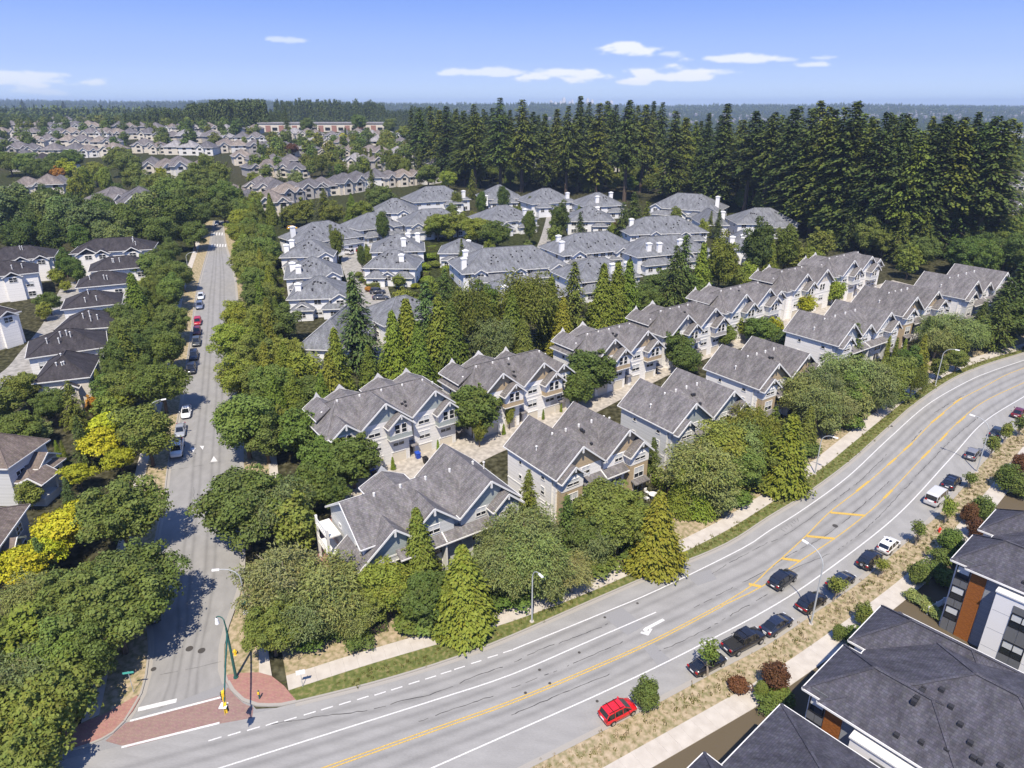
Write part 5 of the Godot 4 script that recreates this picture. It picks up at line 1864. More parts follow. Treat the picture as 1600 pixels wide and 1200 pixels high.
	pale("pale-roofed house above the lane head with a square bay, upper left of the complex", [578, 334], [654, 332], 13, 3.6, {"gables": [[13.0, 2.6, 6.8, 2.0]], "vents": 10})
	pale("pale-roofed house left of the tall columnar tree above the lane", [562, 362], [632, 350], 12, 3.4, {"gables": [[11, 2.4, 6.6, 1.0]], "vents": 6})
	pale("pale-roofed house with a big white chimney at the top left of the complex", [646, 318], [736, 310], 14, 4.2, {"wings": [[14, 22, 4.0, 1.8, 2.0]], "chimneys": [[23.4, -1.0, 8.6]], "vents": 10})
	pale("pale-roofed house behind the lime green trees in the complex", [634, 354], [732, 346], 12, 3.4, {"chimneys": [[21, -3.0, 8.8]], "gables": [[4, 2.4, 6.2, 1.0]], "vents": 6})

const DARK := "dark roofed houses left of the side street"
func make_dark_houses() -> void:
	var g := {"gables": [[4.6, 3.4, 8.8, 0.9], [8.6, 2.2, 8.2, 1.5], [17.0, 2.6, 8.4, 0.8]], "accent": "dark_wall", "vent": "pipe", "vents": 3}
	hip_house("dark_house", "dark-roofed white house with three white gables, topmost beside the side street", "house", DARK, [108, 398], [239, 388], 12, 7.2, 3.2, "roof_dark", "white", g)
	var k := {"vent": "pipe", "vents": 3, "accent": "dark_wall"}
	hip_house("dark_house", "dark-roofed house right below and in front, second down from the gabled one", "house", DARK, [138, 426], [236, 415], 10, 6.4, 2.8, "roof_dark", "white", k)
	hip_house("dark_house", "low dark-roofed house with flues on its ridge, third down the row by the street", "house", DARK, [118, 451], [206, 441], 10, 6.4, 2.8, "roof_dark", "white", k)
	hip_house("dark_house", "dark-roofed house touching the tall cedar, fourth down the row by the street", "house", DARK, [95, 485], [190, 473], 10, 6.4, 2.8, "roof_dark", "white", k)
	hip_house("dark_house", "dark-roofed house with a white lower window, fifth down the row by the street", "house", DARK, [83, 518], [176, 510], 11, 6.4, 3.0, "roof_dark", "white", {"vent": "pipe", "vents": 4, "gables": [[6.6, 1.8, 6.0, 0.5]], "accent": "dark_wall"})
	hip_house("dark_house", "broad dark-roofed house with two ridge lines, sixth down the row by the street", "house", DARK, [40, 562], [168, 540], 12, 6.4, 3.4, "roof_dark", "white", {"vent": "pipe", "vents": 5})
	hip_house("dark_house", "dark-roofed house with a bay window, lowest of the row by the street", "house", DARK, [50, 600], [140, 588], 12, 6.4, 3.4, "roof_dark", "cream", {"vent": "pipe", "vents": 4, "gables": [[5.4, 1.7, 5.8, 0.8]]})
	hip_house("dark_house", "dark-roofed house at the left edge, topmost of the left column", "house", DARK, [-36, 412], [84, 400], 12, 7.2, 3.0, "roof_dark", "white", {"gables": [[10.5, 2.2, 8.2, 0.8], [15.5, 2.2, 8.2, 0.8]], "vent": "pipe", "vents": 3, "accent": "dark_wall"})
	hip_house("dark_house", "dark-roofed white house with a pink flag on its balcony, at the left edge", "house", DARK, [-40, 437], [60, 424], 12, 7.4, 3.0, "roof_dark", "white", {"gables": [[8.0, 2.4, 8.4, 0.8]], "vent": "pipe", "vents": 3, "accent": "dark_wall"})
	hip_house("dark_house", "dark-roofed house with white garages on its side, lowest at the left edge", "house", DARK, [-62, 510], [32, 484], 14, 8.0, 3.0, "roof_dark", "white", {"vent": "pipe", "vents": 3, "accent": "dark_wall", "gables": [[9.0, 2.2, 9.0, 0.8]]})
	var n1 := hip_house("brown_house", "brown-roofed grey house with a white stair rail, at the left edge below the dark houses", "house", "brown roofed houses at the lower left edge", [12, 735], [77, 684], 15, 6.6, 3.6, "roof_brown", "grey_wall", {"gables": [[6.0, 2.6, 6.0, 1.6]], "wings": [[1.0, 8.0, 3.6, 1.4, 2.4]], "vents": 3, "accent": "slate_wall"})
	hip_house("brown_house", "brown-roofed slate house beside the yellow locusts, lowest at the left edge", "house", "brown roofed houses at the lower left edge", [-16, 880], [45, 784], 14, 6.0, 3.4, "roof_brown", "slate_wall", {"vents": 3, "gables": [[5.0, 2.2, 5.6, 1.0]]})
	# its outside stair
	var at := G(82, 772)
	var o := thing("porch", "white-railed porch and stair beside the brown-roofed grey house", "porch", at, n1.rotation.y)
	var b := MB.new()
	b.box(Vector3(-3.2, -0.5, -1.6), Vector3(0.2, 1.2, 1.2))
	for i in 6:
		b.box(Vector3(0.2 + i * 0.3, -0.5, -1.2), Vector3(0.5 + i * 0.3, 1.0 - i * 0.18, 1.0))
	built(o, "stair", b, M.grey_wall)
	b = MB.new()
	for z in [-1.25, 1.05]:
		b.bar(Vector3(0.2, 2.1, z), Vector3(2.2, 1.0, z), 0.08, 0.1)
		b.bar(Vector3(0.2, 1.35, z), Vector3(2.2, 0.25, z), 0.06, 0.08)
		for i in 11:
			var x := 0.2 + i * 0.2
			b.box(Vector3(x - 0.025, 1.3 - i * 0.11, z - 0.025), Vector3(x + 0.025, 2.1 - i * 0.11, z + 0.025))
	b.box(Vector3(0.1, 1.2, 1.0), Vector3(0.34, 3.9, 1.24))
	built(o, "railing", b, M.trim)
	var r := MB.new()
	var t := MB.new()
	gable(r, t, xz(Vector3(-3.6, 0, -0.2), 0), 4.2, 1.9, 3.8, 5.0)
	built(o, "roof", r, M.roof_brown)
	built(o, "trim", t, M.trim)
	# the pink flag
	var f := thing("flag", "pink flag hung on the balcony of the left edge house", "flag", G(36, 445, 3.5), 0.5)
	var fm := MB.new()
	fm.box(Vector3(-1.5, -0.6, 0), Vector3(1.3, 0.6, 0.04))
	mat("pink", lin(0.75, 0.25, 0.38), 0.8)
	built(f, "cloth", fm, M.pink)

func facade_column(o: Node3D, x: float, z0: float, z1: float, floors: Array) -> void:
	# windows over grey panels, set in a dark frame, on a wall whose outside is +x
	var zc := (z0 + z1) / 2
	var w := absf(z1 - z0)
	for k in floors.size() + 1:
		var y0: float = (floors[k - 1] + 1.75) if k > 0 else -1.0
		var y1: float = floors[k] - 0.1 if k < floors.size() else floors[-1] + 2.6
		var b := MB.new()
		for i in 2:
			b.box(Vector3(x, y0, minf(z0, z1) + i * w / 2 + 0.02), Vector3(x + 0.08, y1, minf(z0, z1) + (i + 1) * w / 2 - 0.02))
		built(o, "spandrel_panel", b, M.panel_grey)
	for y in floors:
		window(o, Vector3(x + 0.02, y, zc), w - 0.3, 1.6, PI / 2, "blind", "black")

func modern(label: String, corner: Vector3, w: float, d: float, eave: float, wings: Array) -> Node3D:
	var yaw := -2.427
	var at := ground(corner)
	var o := thing("modern_townhouse", label, "townhouse", at, yaw, "dark roofed modern townhouses south of the road")
	var r := MB.new()
	var t := MB.new()
	var wall := MB.new()
	hip(r, t, xz(Vector3(0, 0, -1.8), 0), w, d - 1.8, eave, eave + 4.2, 0.5)
	wall.box(Vector3(0.3, -3, -d), Vector3(w - 0.32, eave - 0.1, -2.0))
	for g in wings:
		hip(r, t, xz(Vector3(g[0], 0, 0), 0), g[1] - g[0], 12.5, eave + 0.03, eave + 2.9, 0.35)
		wall.box(Vector3(g[0] + 0.2, -3, -2.4), Vector3(minf(g[1] - 0.2, w - 0.31), eave - 0.1, -0.2))
		for y in [1.0, 3.9, 6.7]:
			window(o, Vector3((g[0] + g[1]) / 2, y, -0.2), 2.4, 1.5, 0, "blind", "black")
	# the south-west end: window column, wood panel, dark recess, pale wing
	var x := w - 0.3
	facade_column(o, x, -0.35, -1.85, [1.2, 4.1, 6.9])
	var wood := MB.new()
	for k in 12:
		wood.box(Vector3(x, -1.0 + k * 0.84, -3.45), Vector3(x + 0.14, -1.0 + (k + 1) * 0.84 - 0.02, -1.92))
	built(o, "wood_panel", wood, M.wood)
	var dark := MB.new()
	dark.box(Vector3(x, -3, -4.8), Vector3(x + 0.05, eave - 0.3, -3.5))
	built(o, "recess", dark, M.slate_wall)
	var wing := MB.new()
	wing.box(Vector3(x - 1.0, -3, -d + 0.5), Vector3(x + 1.6, eave - 0.75, -4.8))
	built(o, "pale_wing", wing, M.panel_white)
	var cap := MB.new()
	cap.box(Vector3(x - 1.1, eave - 0.75, -d + 0.4), Vector3(x + 1.75, eave - 0.58, -4.7))
	built(o, "parapet", cap, M.trim)
	var seam := MB.new()
	for k in 3:
		seam.box(Vector3(x + 1.59, 0.9 + k * 2.5, -d + 0.6), Vector3(x + 1.61, 0.93 + k * 2.5, -4.9))
	built(o, "joint", seam, M.slate_wall)
	facade_column(o, x + 1.6, -6.6, -8.8, [1.2, 4.9])
	built(o, "wall", wall, M.panel_white)
	built(o, "roof", r, M.roof_modern)
	built(o, "fascia", t, M.trim)
	var spots := []
	var mid := d * 0.5
	for i in 7:
		var z := -2.2 - i * 0.0
		spots.append(Vector3(w * 0.62 + i * 0.55, eave + 2.5, -2.3 - (2.5 / 4.2) * (d - 0.8) * 0.5 * (1.0 if d - 1.8 < w else w / (d - 1.8))))
	for i in 6:
		var f := 0.2 + 0.1 * i
		var e := minf(w, d - 1.8) * 0.5 + 0.5
		spots.append(Vector3(w + 0.5 - f * e, eave + 4.2 * f, -mid + (i - 3) * 1.1))
		spots.append(Vector3(w + 0.5 - (f * 0.6) * e, eave + 4.2 * f * 0.6, -mid - (i - 2) * 1.7))
	roof_bits(o, spots, "vent")
	return o

func make_modern() -> void:
	modern("modern dark-roofed townhouse with a broad many-faced roof, at the lower right corner", Vector3(40.0, 0, -58.8), 17.0, 22.0, 9.0, [[0.2, 7.4], [9.0, 16.7]])
	modern("modern townhouse with orange wood and grey panels, cut by the right edge", Vector3(63.7, 0, -76.3), 16.4, 20.0, 9.0, [[0.4, 6.8], [9.2, 16.1]])
	modern("modern dark-roofed townhouse at the bottom edge, only its roof corner in view", Vector3(23.4, 0, -47.4), 17.0, 20.0, 9.0, [[9.5, 16.5]])

# ---------------------------------------------------------------- far houses
func far_house_meshes() -> void:
	for k in 4:
		var wall := MB.new()
		var r := MB.new()
		var t := MB.new()
		var w: float = [13.0, 11.5, 14.5, 12.0][k]
		var d: float = [13.0, 14.0, 13.0, 12.0][k]
		wall.box(Vector3(-w / 2, -3, -d), Vector3(w / 2, 5.0, 0))
		hip(r, t, xz(Vector3(-w / 2, 0, 0), 0), w, d, 5.0, 9.0, 0.6)
		if k != 3:
			gable(r, t, xz(Vector3(-w * 0.2, 0, 1.4), PI / 2), 6.0, 2.8, 4.9, 7.2, [true, false])
			wall.box(Vector3(-w * 0.2 - 2.4, -3, -1), Vector3(-w * 0.2 + 2.4, 5.0, 0.9))
			wall.tri(Vector3(-w * 0.2 - 2.4, 5.0, 0.9), Vector3(-w * 0.2 + 2.4, 5.0, 0.9), Vector3(-w * 0.2, 7.0, 0.9))
		if k in [0, 2]:
			gable(r, t, xz(Vector3(w * 0.27, 0, 0.9), PI / 2), 5.0, 2.2, 5.0, 6.9, [true, false])
			wall.box(Vector3(w * 0.27 - 1.9, -3, -1), Vector3(w * 0.27 + 1.9, 5.0, 0.4))
			wall.tri(Vector3(w * 0.27 - 1.9, 5.0, 0.4), Vector3(w * 0.27 + 1.9, 5.0, 0.4), Vector3(w * 0.27, 6.7, 0.4))
		var win := []
		for x in [-w * 0.2, w * 0.27]:
			for y in [0.9, 3.4]:
				win.append(Vector3(x, y, 0.9 if x < 0 and k != 3 else (0.4 if k in [0, 2] and x > 0 else 0.0)))
		cache["far %d" % k] = [wall.mesh(), r.mesh(), t.mesh(), win]
	var f := MB.new()
	f.box(Vector3(-1.0, 0, -0.05), Vector3(1.0, 1.3, 0.06))
	cache["far window"] = f.mesh()

const FAR_ROOFS := ["roof_taupe", "roof_slate", "roof_tan", "roof_ash", "roof_brown", "roof_light"]
const ROOF_WORDS := {"roof_taupe": "taupe", "roof_slate": "slate", "roof_tan": "tan", "roof_ash": "ash grey", "roof_brown": "brown", "roof_light": "light grey", "roof_dark": "dark", "roof_pale": "pale grey"}
func house_row(phrase: String, a: Array, b: Array, n: int, roofs: Array, yaw := 0.3, jit := 5.0, size := 1.0) -> void:
	for i in n:
		var f := (i + 0.5) / n
		var p := G(lerpf(a[0], b[0], f) + rng.randf_range(-1, 1) * jit, lerpf(a[1], b[1], f) + rng.randf_range(-0.25, 0.25) * jit, 4.0)
		var k := rng.randi() % 4
		var roof: String = roofs[rng.randi() % roofs.size()]
		var o := thing("distant_house", "%s-roofed house %s, %s from the left" % [ROOF_WORDS[roof], phrase, nth(i + 1)], "house", ground(p), yaw + rng.randf_range(-0.35, 0.35), "houses " + phrase)
		o.scale = Vector3.ONE * size * rng.randf_range(0.9, 1.1)
		var c: Array = cache["far %d" % k]
		part(o, "wall", c[0], M[["cream", "stone_wall", "pale_wall", "cream"][rng.randi() % 4]])
		part(o, "roof", c[1], M[roof])
		part(o, "trim", c[2], M.trim)
		for w in c[3]:
			part(o, "window", cache["far window"], M.glass).position = w

func make_far_houses() -> void:
	far_house_meshes()
	var tan := ["roof_taupe", "roof_ash", "roof_slate", "roof_ash", "roof_taupe", "roof_tan", "roof_slate"]
	var grey := ["roof_slate", "roof_ash", "roof_taupe", "roof_light"]
	house_row("in the hazy far row under the left treeline", [-10, 187], [225, 189], 17, tan, 0.2, 3)
	house_row("in the second far row at the upper left", [-8, 197], [200, 199], 11, tan, 0.3, 4)
	house_row("in the third far row at the upper left", [-10, 208], [235, 211], 11, tan, 0.1, 4)
	house_row("in the fourth far row at the upper left", [-14, 221], [190, 224], 8, tan, 0.35, 4)
	house_row("in the fifth far row at the left", [-20, 237], [185, 236], 7, tan, 0.2, 4)
	house_row("in the row left of the fir stand", [190, 200], [400, 203], 10, grey, 0.2, 4)
	house_row("in the lower row left of the fir stand", [240, 213], [408, 218], 8, grey, 0.4, 4)
	house_row("in the row above the tall green tree belt", [212, 230], [330, 234], 5, grey, 0.1, 3)
	house_row("in the mid row above the pale complex", [345, 228], [500, 236], 7, tan, 0.35, 4)
	house_row("in the second mid row above the pale complex", [365, 246], [470, 254], 4, tan, 0.5, 3)
	house_row("with white gables above the street's end", [228, 262], [330, 268], 4, tan, 0.55, 4, 1.15)
	house_row("in the third mid row above the pale complex", [395, 264], [480, 268], 4, tan, 0.5, 3)
	house_row("in the tan row left of the pale complex", [390, 292], [470, 304], 4, tan, 0.5, 3)
	house_row("in the stepped row above the lane head", [460, 300], [560, 288], 5, tan, 0.65, 2)
	house_row("among trees above the stepped row", [560, 284], [690, 274], 6, tan, 0.6, 4)
	house_row("in the grey rows below the white school", [430, 210], [640, 214], 11, grey, 0.1, 5)
	house_row("in the second grey row below the white school", [470, 222], [660, 226], 9, grey, 0.3, 5)
	house_row("in the third grey row, near the yellow tree", [500, 237], [690, 244], 9, grey, 0.15, 5)
	house_row("in the fourth grey row, above the conifer clumps", [540, 254], [700, 258], 7, grey, 0.4, 5)
	house_row("glimpsed between the tall firs", [740, 226], [1130, 232], 15, grey, 0.2, 8)
	house_row("glimpsed low between the tall firs", [830, 252], [1100, 262], 9, grey, 0.1, 8)
	house_row("beyond the right firs", [1110, 214], [1240, 222], 6, grey, 0.1, 6)
	house_row("below the street trees at the upper left", [20, 258], [112, 254], 3, ["roof_dark", "roof_slate"], 0.2, 3, 1.2)
	house_row("among bushes at the left, above the silvery trees", [30, 296], [120, 290], 3, tan, 0.5, 3, 1.1)
	house_row("ringed by trees above the silvery ones", [185, 318], [240, 330], 2, tan, 0.7, 2, 1.3)
	house_row("at the end of the side street", [372, 312], [440, 326], 3, tan, 0.7, 3, 1.2)
	house_row("at the right edge beyond the firs", [1540, 300], [1612, 290], 3, grey, -0.3, 3, 1.2)
	house_row("at the right edge below the spruce", [1574, 336], [1640, 334], 2, ["roof_brown", "roof_slate"], 0.4, 2, 1.3)
	# the flat-roofed school
	var at := G(512, 206)
	var o := thing("school_building", "long flat-roofed white and brick school in the middle distance", "building", at, 0.05)
	var m := MB.new()
	m.box(Vector3(-62, -4, -24), Vector3(52, 7.0, 0))
	built(o, "wall", m, M.cream)
	m = MB.new()
	m.box(Vector3(-63, 7.0, -25), Vector3(53, 8.0, 0.6))
	built(o, "roof", m, M.roof_light)
	for i in 9:
		m = MB.new()
		var x := -56.0 + i * 12.0
		m.box(Vector3(x, -1, 0), Vector3(x + 4.5, 5.5, 0.3))
		built(o, "brick_panel", m, M.brick)
		m = MB.new()
		m.box(Vector3(x + 6, 1.2, 0), Vector3(x + 10.5, 3.8, 0.2))
		built(o, "window", m, M.glass)
	# sheds on the river flats
	for q in [[1556, 219, 60], [1580, 224, 80], [1603, 222, 70], [1560, 213, 90]]:
		var s := thing("warehouse", "low white warehouse on the far flats, %s from the left" % nth([1556, 1580, 1603, 1560].find(q[0]) + 1), "building", G(q[0], q[1]), 0.2, "warehouses on the river flats")
		m = MB.new()
		m.box(Vector3(-q[2] / 2, -3, -20), Vector3(q[2] / 2, 9, 20))
		built(s, "wall", m, M.white)
		m = MB.new()
		m.box(Vector3(-q[2] / 2 - 0.6, 9, -20.6), Vector3(q[2] / 2 + 0.6, 10, 20.6))
		built(s, "roof", m, M.roof_light)
	# the hazy towers on the skyline
	var k := 0
	for q in [[861, 158, 22], [868, 161, 26], [876, 159, 20], [881, 154, 24], [890, 160, 22], [894, 157, 18], [918, 155, 24], [925, 157, 22], [955, 158, 24]]:
		k += 1
		var r := ray(q[0], q[1])
		var t := 6400.0 / -r.z
		var p := EYE + r * t
		var s := thing("high_rise_tower", "faint pale tower on the skyline, %s from the left" % nth(k), "tower", Vector3(p.x, 0, p.z), 0.3, "towers on the skyline")
		m = MB.new()
		m.box(Vector3(-q[2] / 2, 0, -12), Vector3(q[2] / 2, p.y, 12))
		built(s, "shaft", m, M.white)
		m = MB.new()
		m.box(Vector3(-q[2] / 4, p.y, -6), Vector3(q[2] / 4, p.y + 9, 6))
		built(s, "roof_top", m, M.pale_wall)

# ---------------------------------------------------------------- trees where the photograph shows them
func make_trees() -> void:
	rng.seed = 21
	tree_row("on the west kerb of the side street", "from the junction", "street trees on the west kerb", [
		[165, 905, 11.3, 1.15, "maple", "leaf_maple"], [198, 868, 10.8, 1.10, "maple", "leaf_maple"], [178, 762, 11.3, 1.15, "maple", "leaf_maple"], [220, 640, 11.3, 1.05, "maple", "leaf_maple"], [246, 574, 10.3, 1.15, "maple", "leaf_maple_b"], [258, 520, 9.7, 1.00, "maple", "leaf_maple_b"],
		[266, 478, 9.7, 1.00, "maple", "leaf_maple"], [260, 438, 9.7, 1.00, "maple", "leaf_maple"], [280, 412, 9.2, 1.00, "maple", "leaf_maple"], [298, 348, 10.8, 1.10, "maple", "leaf_maple_b"], [312, 322, 9.7, 1.00, "maple", "leaf_maple"], [318, 300, 9.7, 1.00, "maple", "leaf_maple_c"]])
	tree_row("massed behind the west pavement", "from the bottom edge", "trees behind the west pavement", [
		[60, 1080, 8, 1.1, "light", "leaf_maple_c"], [88, 1052, 8, 1.1, "light", "leaf_maple"], [20, 1030, 8, 1.2, "birch", "leaf_birch"], [85, 985, 9, 1.1, "maple", "leaf_maple"], [30, 960, 9, 1.1, "light", "leaf_lime"], [45, 905, 8, 1.1, "birch", "leaf_birch"], [105, 900, 9.5, 1.1, "maple", "leaf_maple"], [128, 985, 8.5, 1.0, "maple", "leaf_maple_b"], [-20, 1090, 8, 1.2, "light", "leaf_maple_c"], [40, 1150, 7, 1.2, "light", "leaf_maple_c"], [-30, 985, 8, 1.2, "maple", "leaf_maple"]])
	tree_row("by the brown houses", "counting downwards", "yellow locusts and shrubs by the brown houses", [
		[168, 643, 8, 1.0, "locust", "leaf_yellow"], [150, 672, 7.5, 1.05, "locust", "leaf_yellow"], [182, 700, 6, 1.0, "locust", "leaf_gold"], [118, 725, 5.5, 1.0, "locust", "leaf_gold"], [128, 778, 7, 1.0, "locust", "leaf_yellow"], [88, 800, 7.5, 1.1, "locust", "leaf_yellow"], [30, 860, 6.5, 1.1, "locust", "leaf_yellow"], [72, 838, 6, 0.9, "locust", "leaf_yellow"]])
	tree_row("beside the brown houses", "counting downwards", "conifers by the brown houses", [
		[105, 600, 10, 0.85, "spruce", "leaf_fir_b"], [118, 655, 10, 0.8, "spruce", "leaf_fir"], [100, 748, 5, 0.8, "spruce", "leaf_spruce"], [55, 845, 7, 0.75, "spruce", "leaf_spruce"], [86, 690, 4, 1.0, "column", "leaf_hedge"], [95, 690, 4, 1.0, "column", "leaf_cedar"]])
	tree_row("in the gardens above the brown houses", "counting downwards", "trees above the brown houses", [
		[30, 585, 8.5, 1.25, "maple", "leaf_olive"], [75, 612, 7.5, 1.1, "maple", "leaf_maple_b"], [20, 650, 7, 1.3, "maple", "leaf_maple_b"], [160, 618, 6.5, 1.1, "light", "leaf_maple_c"], [185, 612, 6, 1.1, "light", "leaf_lime"], [142, 620, 5, 0.9, "light", "leaf_rust"], [60, 660, 4.5, 1.2, "light", "leaf_sage"], [40, 755, 5, 1.0, "light", "leaf_maple_c"], [-10, 610, 8, 1.2, "maple", "leaf_maple"]])
	tree_row("between the dark houses and the street", "counting downwards", "trees between the dark houses and the street", [
		[204, 432, 14, 1.25, "cedar", "leaf_cedar_b"], [190, 520, 12, 1.6, "cedar", "leaf_fir_b"], [225, 480, 9, 1.3, "cedar", "leaf_cedar_b"], [128, 570, 7, 1.0, "cedar", "leaf_cedar"], [150, 580, 7, 1.0, "cedar", "leaf_cedar"], [222, 437, 6, 1.0, "light", "leaf_lime"], [238, 428, 6.5, 1.2, "light", "leaf_maple_c"], [225, 560, 8, 1.1, "maple", "leaf_dark"], [255, 455, 7, 1.1, "maple", "leaf_maple_b"], [240, 505, 8, 1.1, "maple", "leaf_maple_b"], [168, 590, 8, 1.2, "maple", "leaf_maple_b"]])
	tree_row("among the dark houses", "counting downwards", "trees among the dark houses", [
		[110, 402, 9, 0.9, "maple", "leaf_dark"], [118, 412, 7, 0.9, "light", "leaf_maple_b"], [86, 421, 5.5, 1.2, "light", "leaf_lime"], [72, 458, 6.5, 1.1, "maple", "leaf_maple_b"], [65, 475, 5, 1.1, "light", "leaf_maple_c"], [100, 440, 3.5, 1.5, "light", "leaf_lime"], [96, 392, 9, 0.8, "maple", "leaf_dark"]])
	tree_row("on the east side of the side street", "from the junction", "street trees on the east side", [
		[370, 747, 12.3, 1.16, "maple", "leaf_maple"], [422, 752, 11.2, 1.00, "birch", "leaf_birch"], [452, 775, 10.1, 1.05, "light", "leaf_maple_c"], [375, 622, 12.3, 1.16, "maple", "leaf_maple"], [368, 562, 10.1, 1.16, "maple", "leaf_lime"], [362, 508, 10.1, 1.16, "maple", "leaf_lime"], [366, 474, 9.5, 1.00, "maple", "leaf_lime"], [392, 400, 10.6, 1.16, "maple", "leaf_maple_c"], [378, 372, 10.1, 1.05, "maple", "leaf_maple_c"], [372, 328, 11.2, 1.05, "maple", "leaf_lime"], [366, 350, 9.0, 1.05, "maple", "leaf_lime"]])
	tree_row("in the street belt left of the pale complex", "counting downwards", "conifers of the street belt", [
		[398, 318, 10, 0.8, "spruce", "leaf_fir_b"], [408, 338, 11, 0.9, "cedar", "leaf_olive"], [415, 365, 11, 0.9, "cedar", "leaf_cedar_b"], [405, 392, 12, 1.0, "cedar", "leaf_cedar_c"], [418, 420, 12, 1.0, "cedar", "leaf_cedar_c"], [402, 440, 12, 1.1, "cedar", "leaf_cedar_b"], [416, 470, 12, 1.1, "cedar", "leaf_cedar_c"], [398, 500, 12, 1.2, "cedar", "leaf_cedar_b"], [412, 540, 11, 1.2, "cedar", "leaf_cedar_c"],
		[442, 540, 11, 1.15, "cedar", "leaf_cedar"], [470, 556, 9, 1.3, "light", "leaf_lime"], [455, 585, 11, 1.2, "cedar", "leaf_cedar"], [425, 590, 11, 1.2, "cedar", "leaf_cedar_b"], [480, 590, 9, 1.2, "maple", "leaf_maple_b"], [440, 640, 8, 1.0, "light", "leaf_olive"], [410, 655, 9, 1.1, "maple", "leaf_maple"]])
	tree_row("by the nearest rear block", "from the left", "round maples in the townhouse court", [
		[472, 645, 9.5, 1.1, "dense", "leaf_maple_b"], [500, 690, 8.5, 0.9, "dense", "leaf_maple_b"], [547, 690, 9, 1.05, "dense", "leaf_maple_b"], [480, 735, 8, 1.0, "dense", "leaf_maple_b"], [515, 750, 6, 0.9, "dense", "leaf_maple_b"]])
	tree_row("in the townhouse courtyard", "from the nearest", "round maples in the townhouse court", [
		[738, 608, 10.2, 1.08, "dense", "leaf_maple_b"], [922, 553, 10.1, 1.12, "dense", "leaf_maple_b"], [904, 585, 7.8, 0.90, "dense", "leaf_maple_b"], [1050, 513, 9.0, 1.12, "dense", "leaf_maple_b"], [1075, 545, 6.7, 1.01, "dense", "leaf_maple_b"], [1128, 510, 5.6, 1.57, "dense", "leaf_maple_b"], [1160, 490, 6.7, 1.23, "light", "leaf_lime"], [1190, 500, 6.7, 1.34, "dense", "leaf_maple_b"], [1212, 498, 6.2, 1.23, "light", "leaf_gold"], [1262, 462, 6.2, 1.23, "light", "leaf_gold"], [1308, 440, 7.3, 1.23, "light", "leaf_lime"], [1235, 520, 5.6, 1.57, "dense", "leaf_maple_b"], [1220, 434, 6.7, 1.12, "dense", "leaf_maple_b"]])
	tree_row("before the white garages of the rear row", "from the nearest", "thin court trees", [
		[748, 650, 6.5, 0.55, "light", "leaf_olive"], [796, 628, 6, 0.5, "light", "leaf_maple_c"], [972, 565, 5, 0.5, "light", "leaf_maple_c"]])
	tree_row("before the garages of the rear row", "from the nearest", "clipped columns by the garages", [
		[613, 715, 2.4, 1.3, "column", "leaf_hedge"], [684, 688, 2.4, 1.3, "column", "leaf_hedge"], [787, 663, 2.2, 1.3, "column", "leaf_hedge"], [849, 640, 2.2, 1.3, "column", "leaf_hedge"], [877, 630, 2.0, 1.3, "column", "leaf_hedge"], [1068, 540, 2.4, 1.3, "column", "leaf_hedge"]])
	# the belt of cedars between the rear townhouse row and the pale complex
	tree_row("in the belt behind the rear townhouse row", "from the left", "cedar belt behind the townhouses", [
		[500, 590, 12.4, 0.98, "cedar", "leaf_cedar_b"], [522, 522, 16.6, 0.98, "cedar", "leaf_cedar"], [512, 560, 13.8, 1.08, "cedar", "leaf_cedar_c"], [551, 436, 22.0, 0.85, "spruce", "leaf_spruce"], [574, 545, 11.0, 1.08, "cedar", "leaf_cedar_b"], [612, 494, 16.6, 0.98, "cedar", "leaf_cedar"], [634, 476, 17.9, 1.13, "cedar", "leaf_cedar"], [652, 512, 15.2, 0.98, "cedar", "leaf_cedar_b"], [664, 448, 19.3, 0.93, "spruce", "leaf_spruce"], [684, 470, 17.9, 1.13, "cedar", "leaf_cedar"], [704, 480, 16.6, 1.08, "cedar", "leaf_cedar_b"], [695, 425, 15.2, 0.78, "spruce", "leaf_fir"],
		[733, 448, 17.9, 0.88, "birch", "leaf_olive"], [758, 446, 16.6, 0.78, "poplar", "leaf_dark"], [770, 500, 12.4, 0.88, "birch", "leaf_birch"], [800, 462, 16.6, 0.98, "cedar", "leaf_cedar_b"], [826, 430, 19.3, 0.93, "birch", "leaf_olive"], [818, 500, 12.4, 1.08, "cedar", "leaf_olive"], [862, 440, 16.6, 0.98, "cedar", "leaf_cedar"], [880, 470, 13.8, 1.08, "cedar", "leaf_cedar_c"], [898, 417, 19.3, 0.83, "spruce", "leaf_fir_b"], [944, 420, 17.9, 1.03, "cedar", "leaf_cedar"], [966, 416, 17.9, 0.98, "cedar", "leaf_cedar"], [984, 414, 17.9, 1.08, "cedar", "leaf_cedar_b"], [1010, 448, 9.6, 1.32, "maple", "leaf_maple_b"], [1046, 425, 10.8, 1.43, "maple", "leaf_maple_b"], [1058, 392, 19.3, 0.88, "spruce", "leaf_fir"], [1072, 375, 20.7, 0.88, "spruce", "leaf_fir"], [1100, 386, 17.9, 0.98, "cedar", "leaf_cedar"],
		[1086, 430, 9.6, 1.43, "maple", "leaf_maple_b"], [1131, 372, 17.9, 0.73, "poplar", "leaf_fir_b"], [1150, 420, 7.2, 1.32, "light", "leaf_maple_c"], [1193, 348, 19.3, 0.73, "poplar", "leaf_fir"], [1208, 378, 13.8, 0.88, "cedar", "leaf_cedar"], [1234, 352, 17.9, 0.78, "poplar", "leaf_fir_b"], [1170, 412, 7.2, 1.21, "light", "leaf_lime"], [1250, 385, 10.8, 1.21, "light", "leaf_olive"], [1285, 360, 12.0, 1.21, "light", "leaf_olive"], [1270, 388, 8.4, 1.21, "light", "leaf_lime"]])
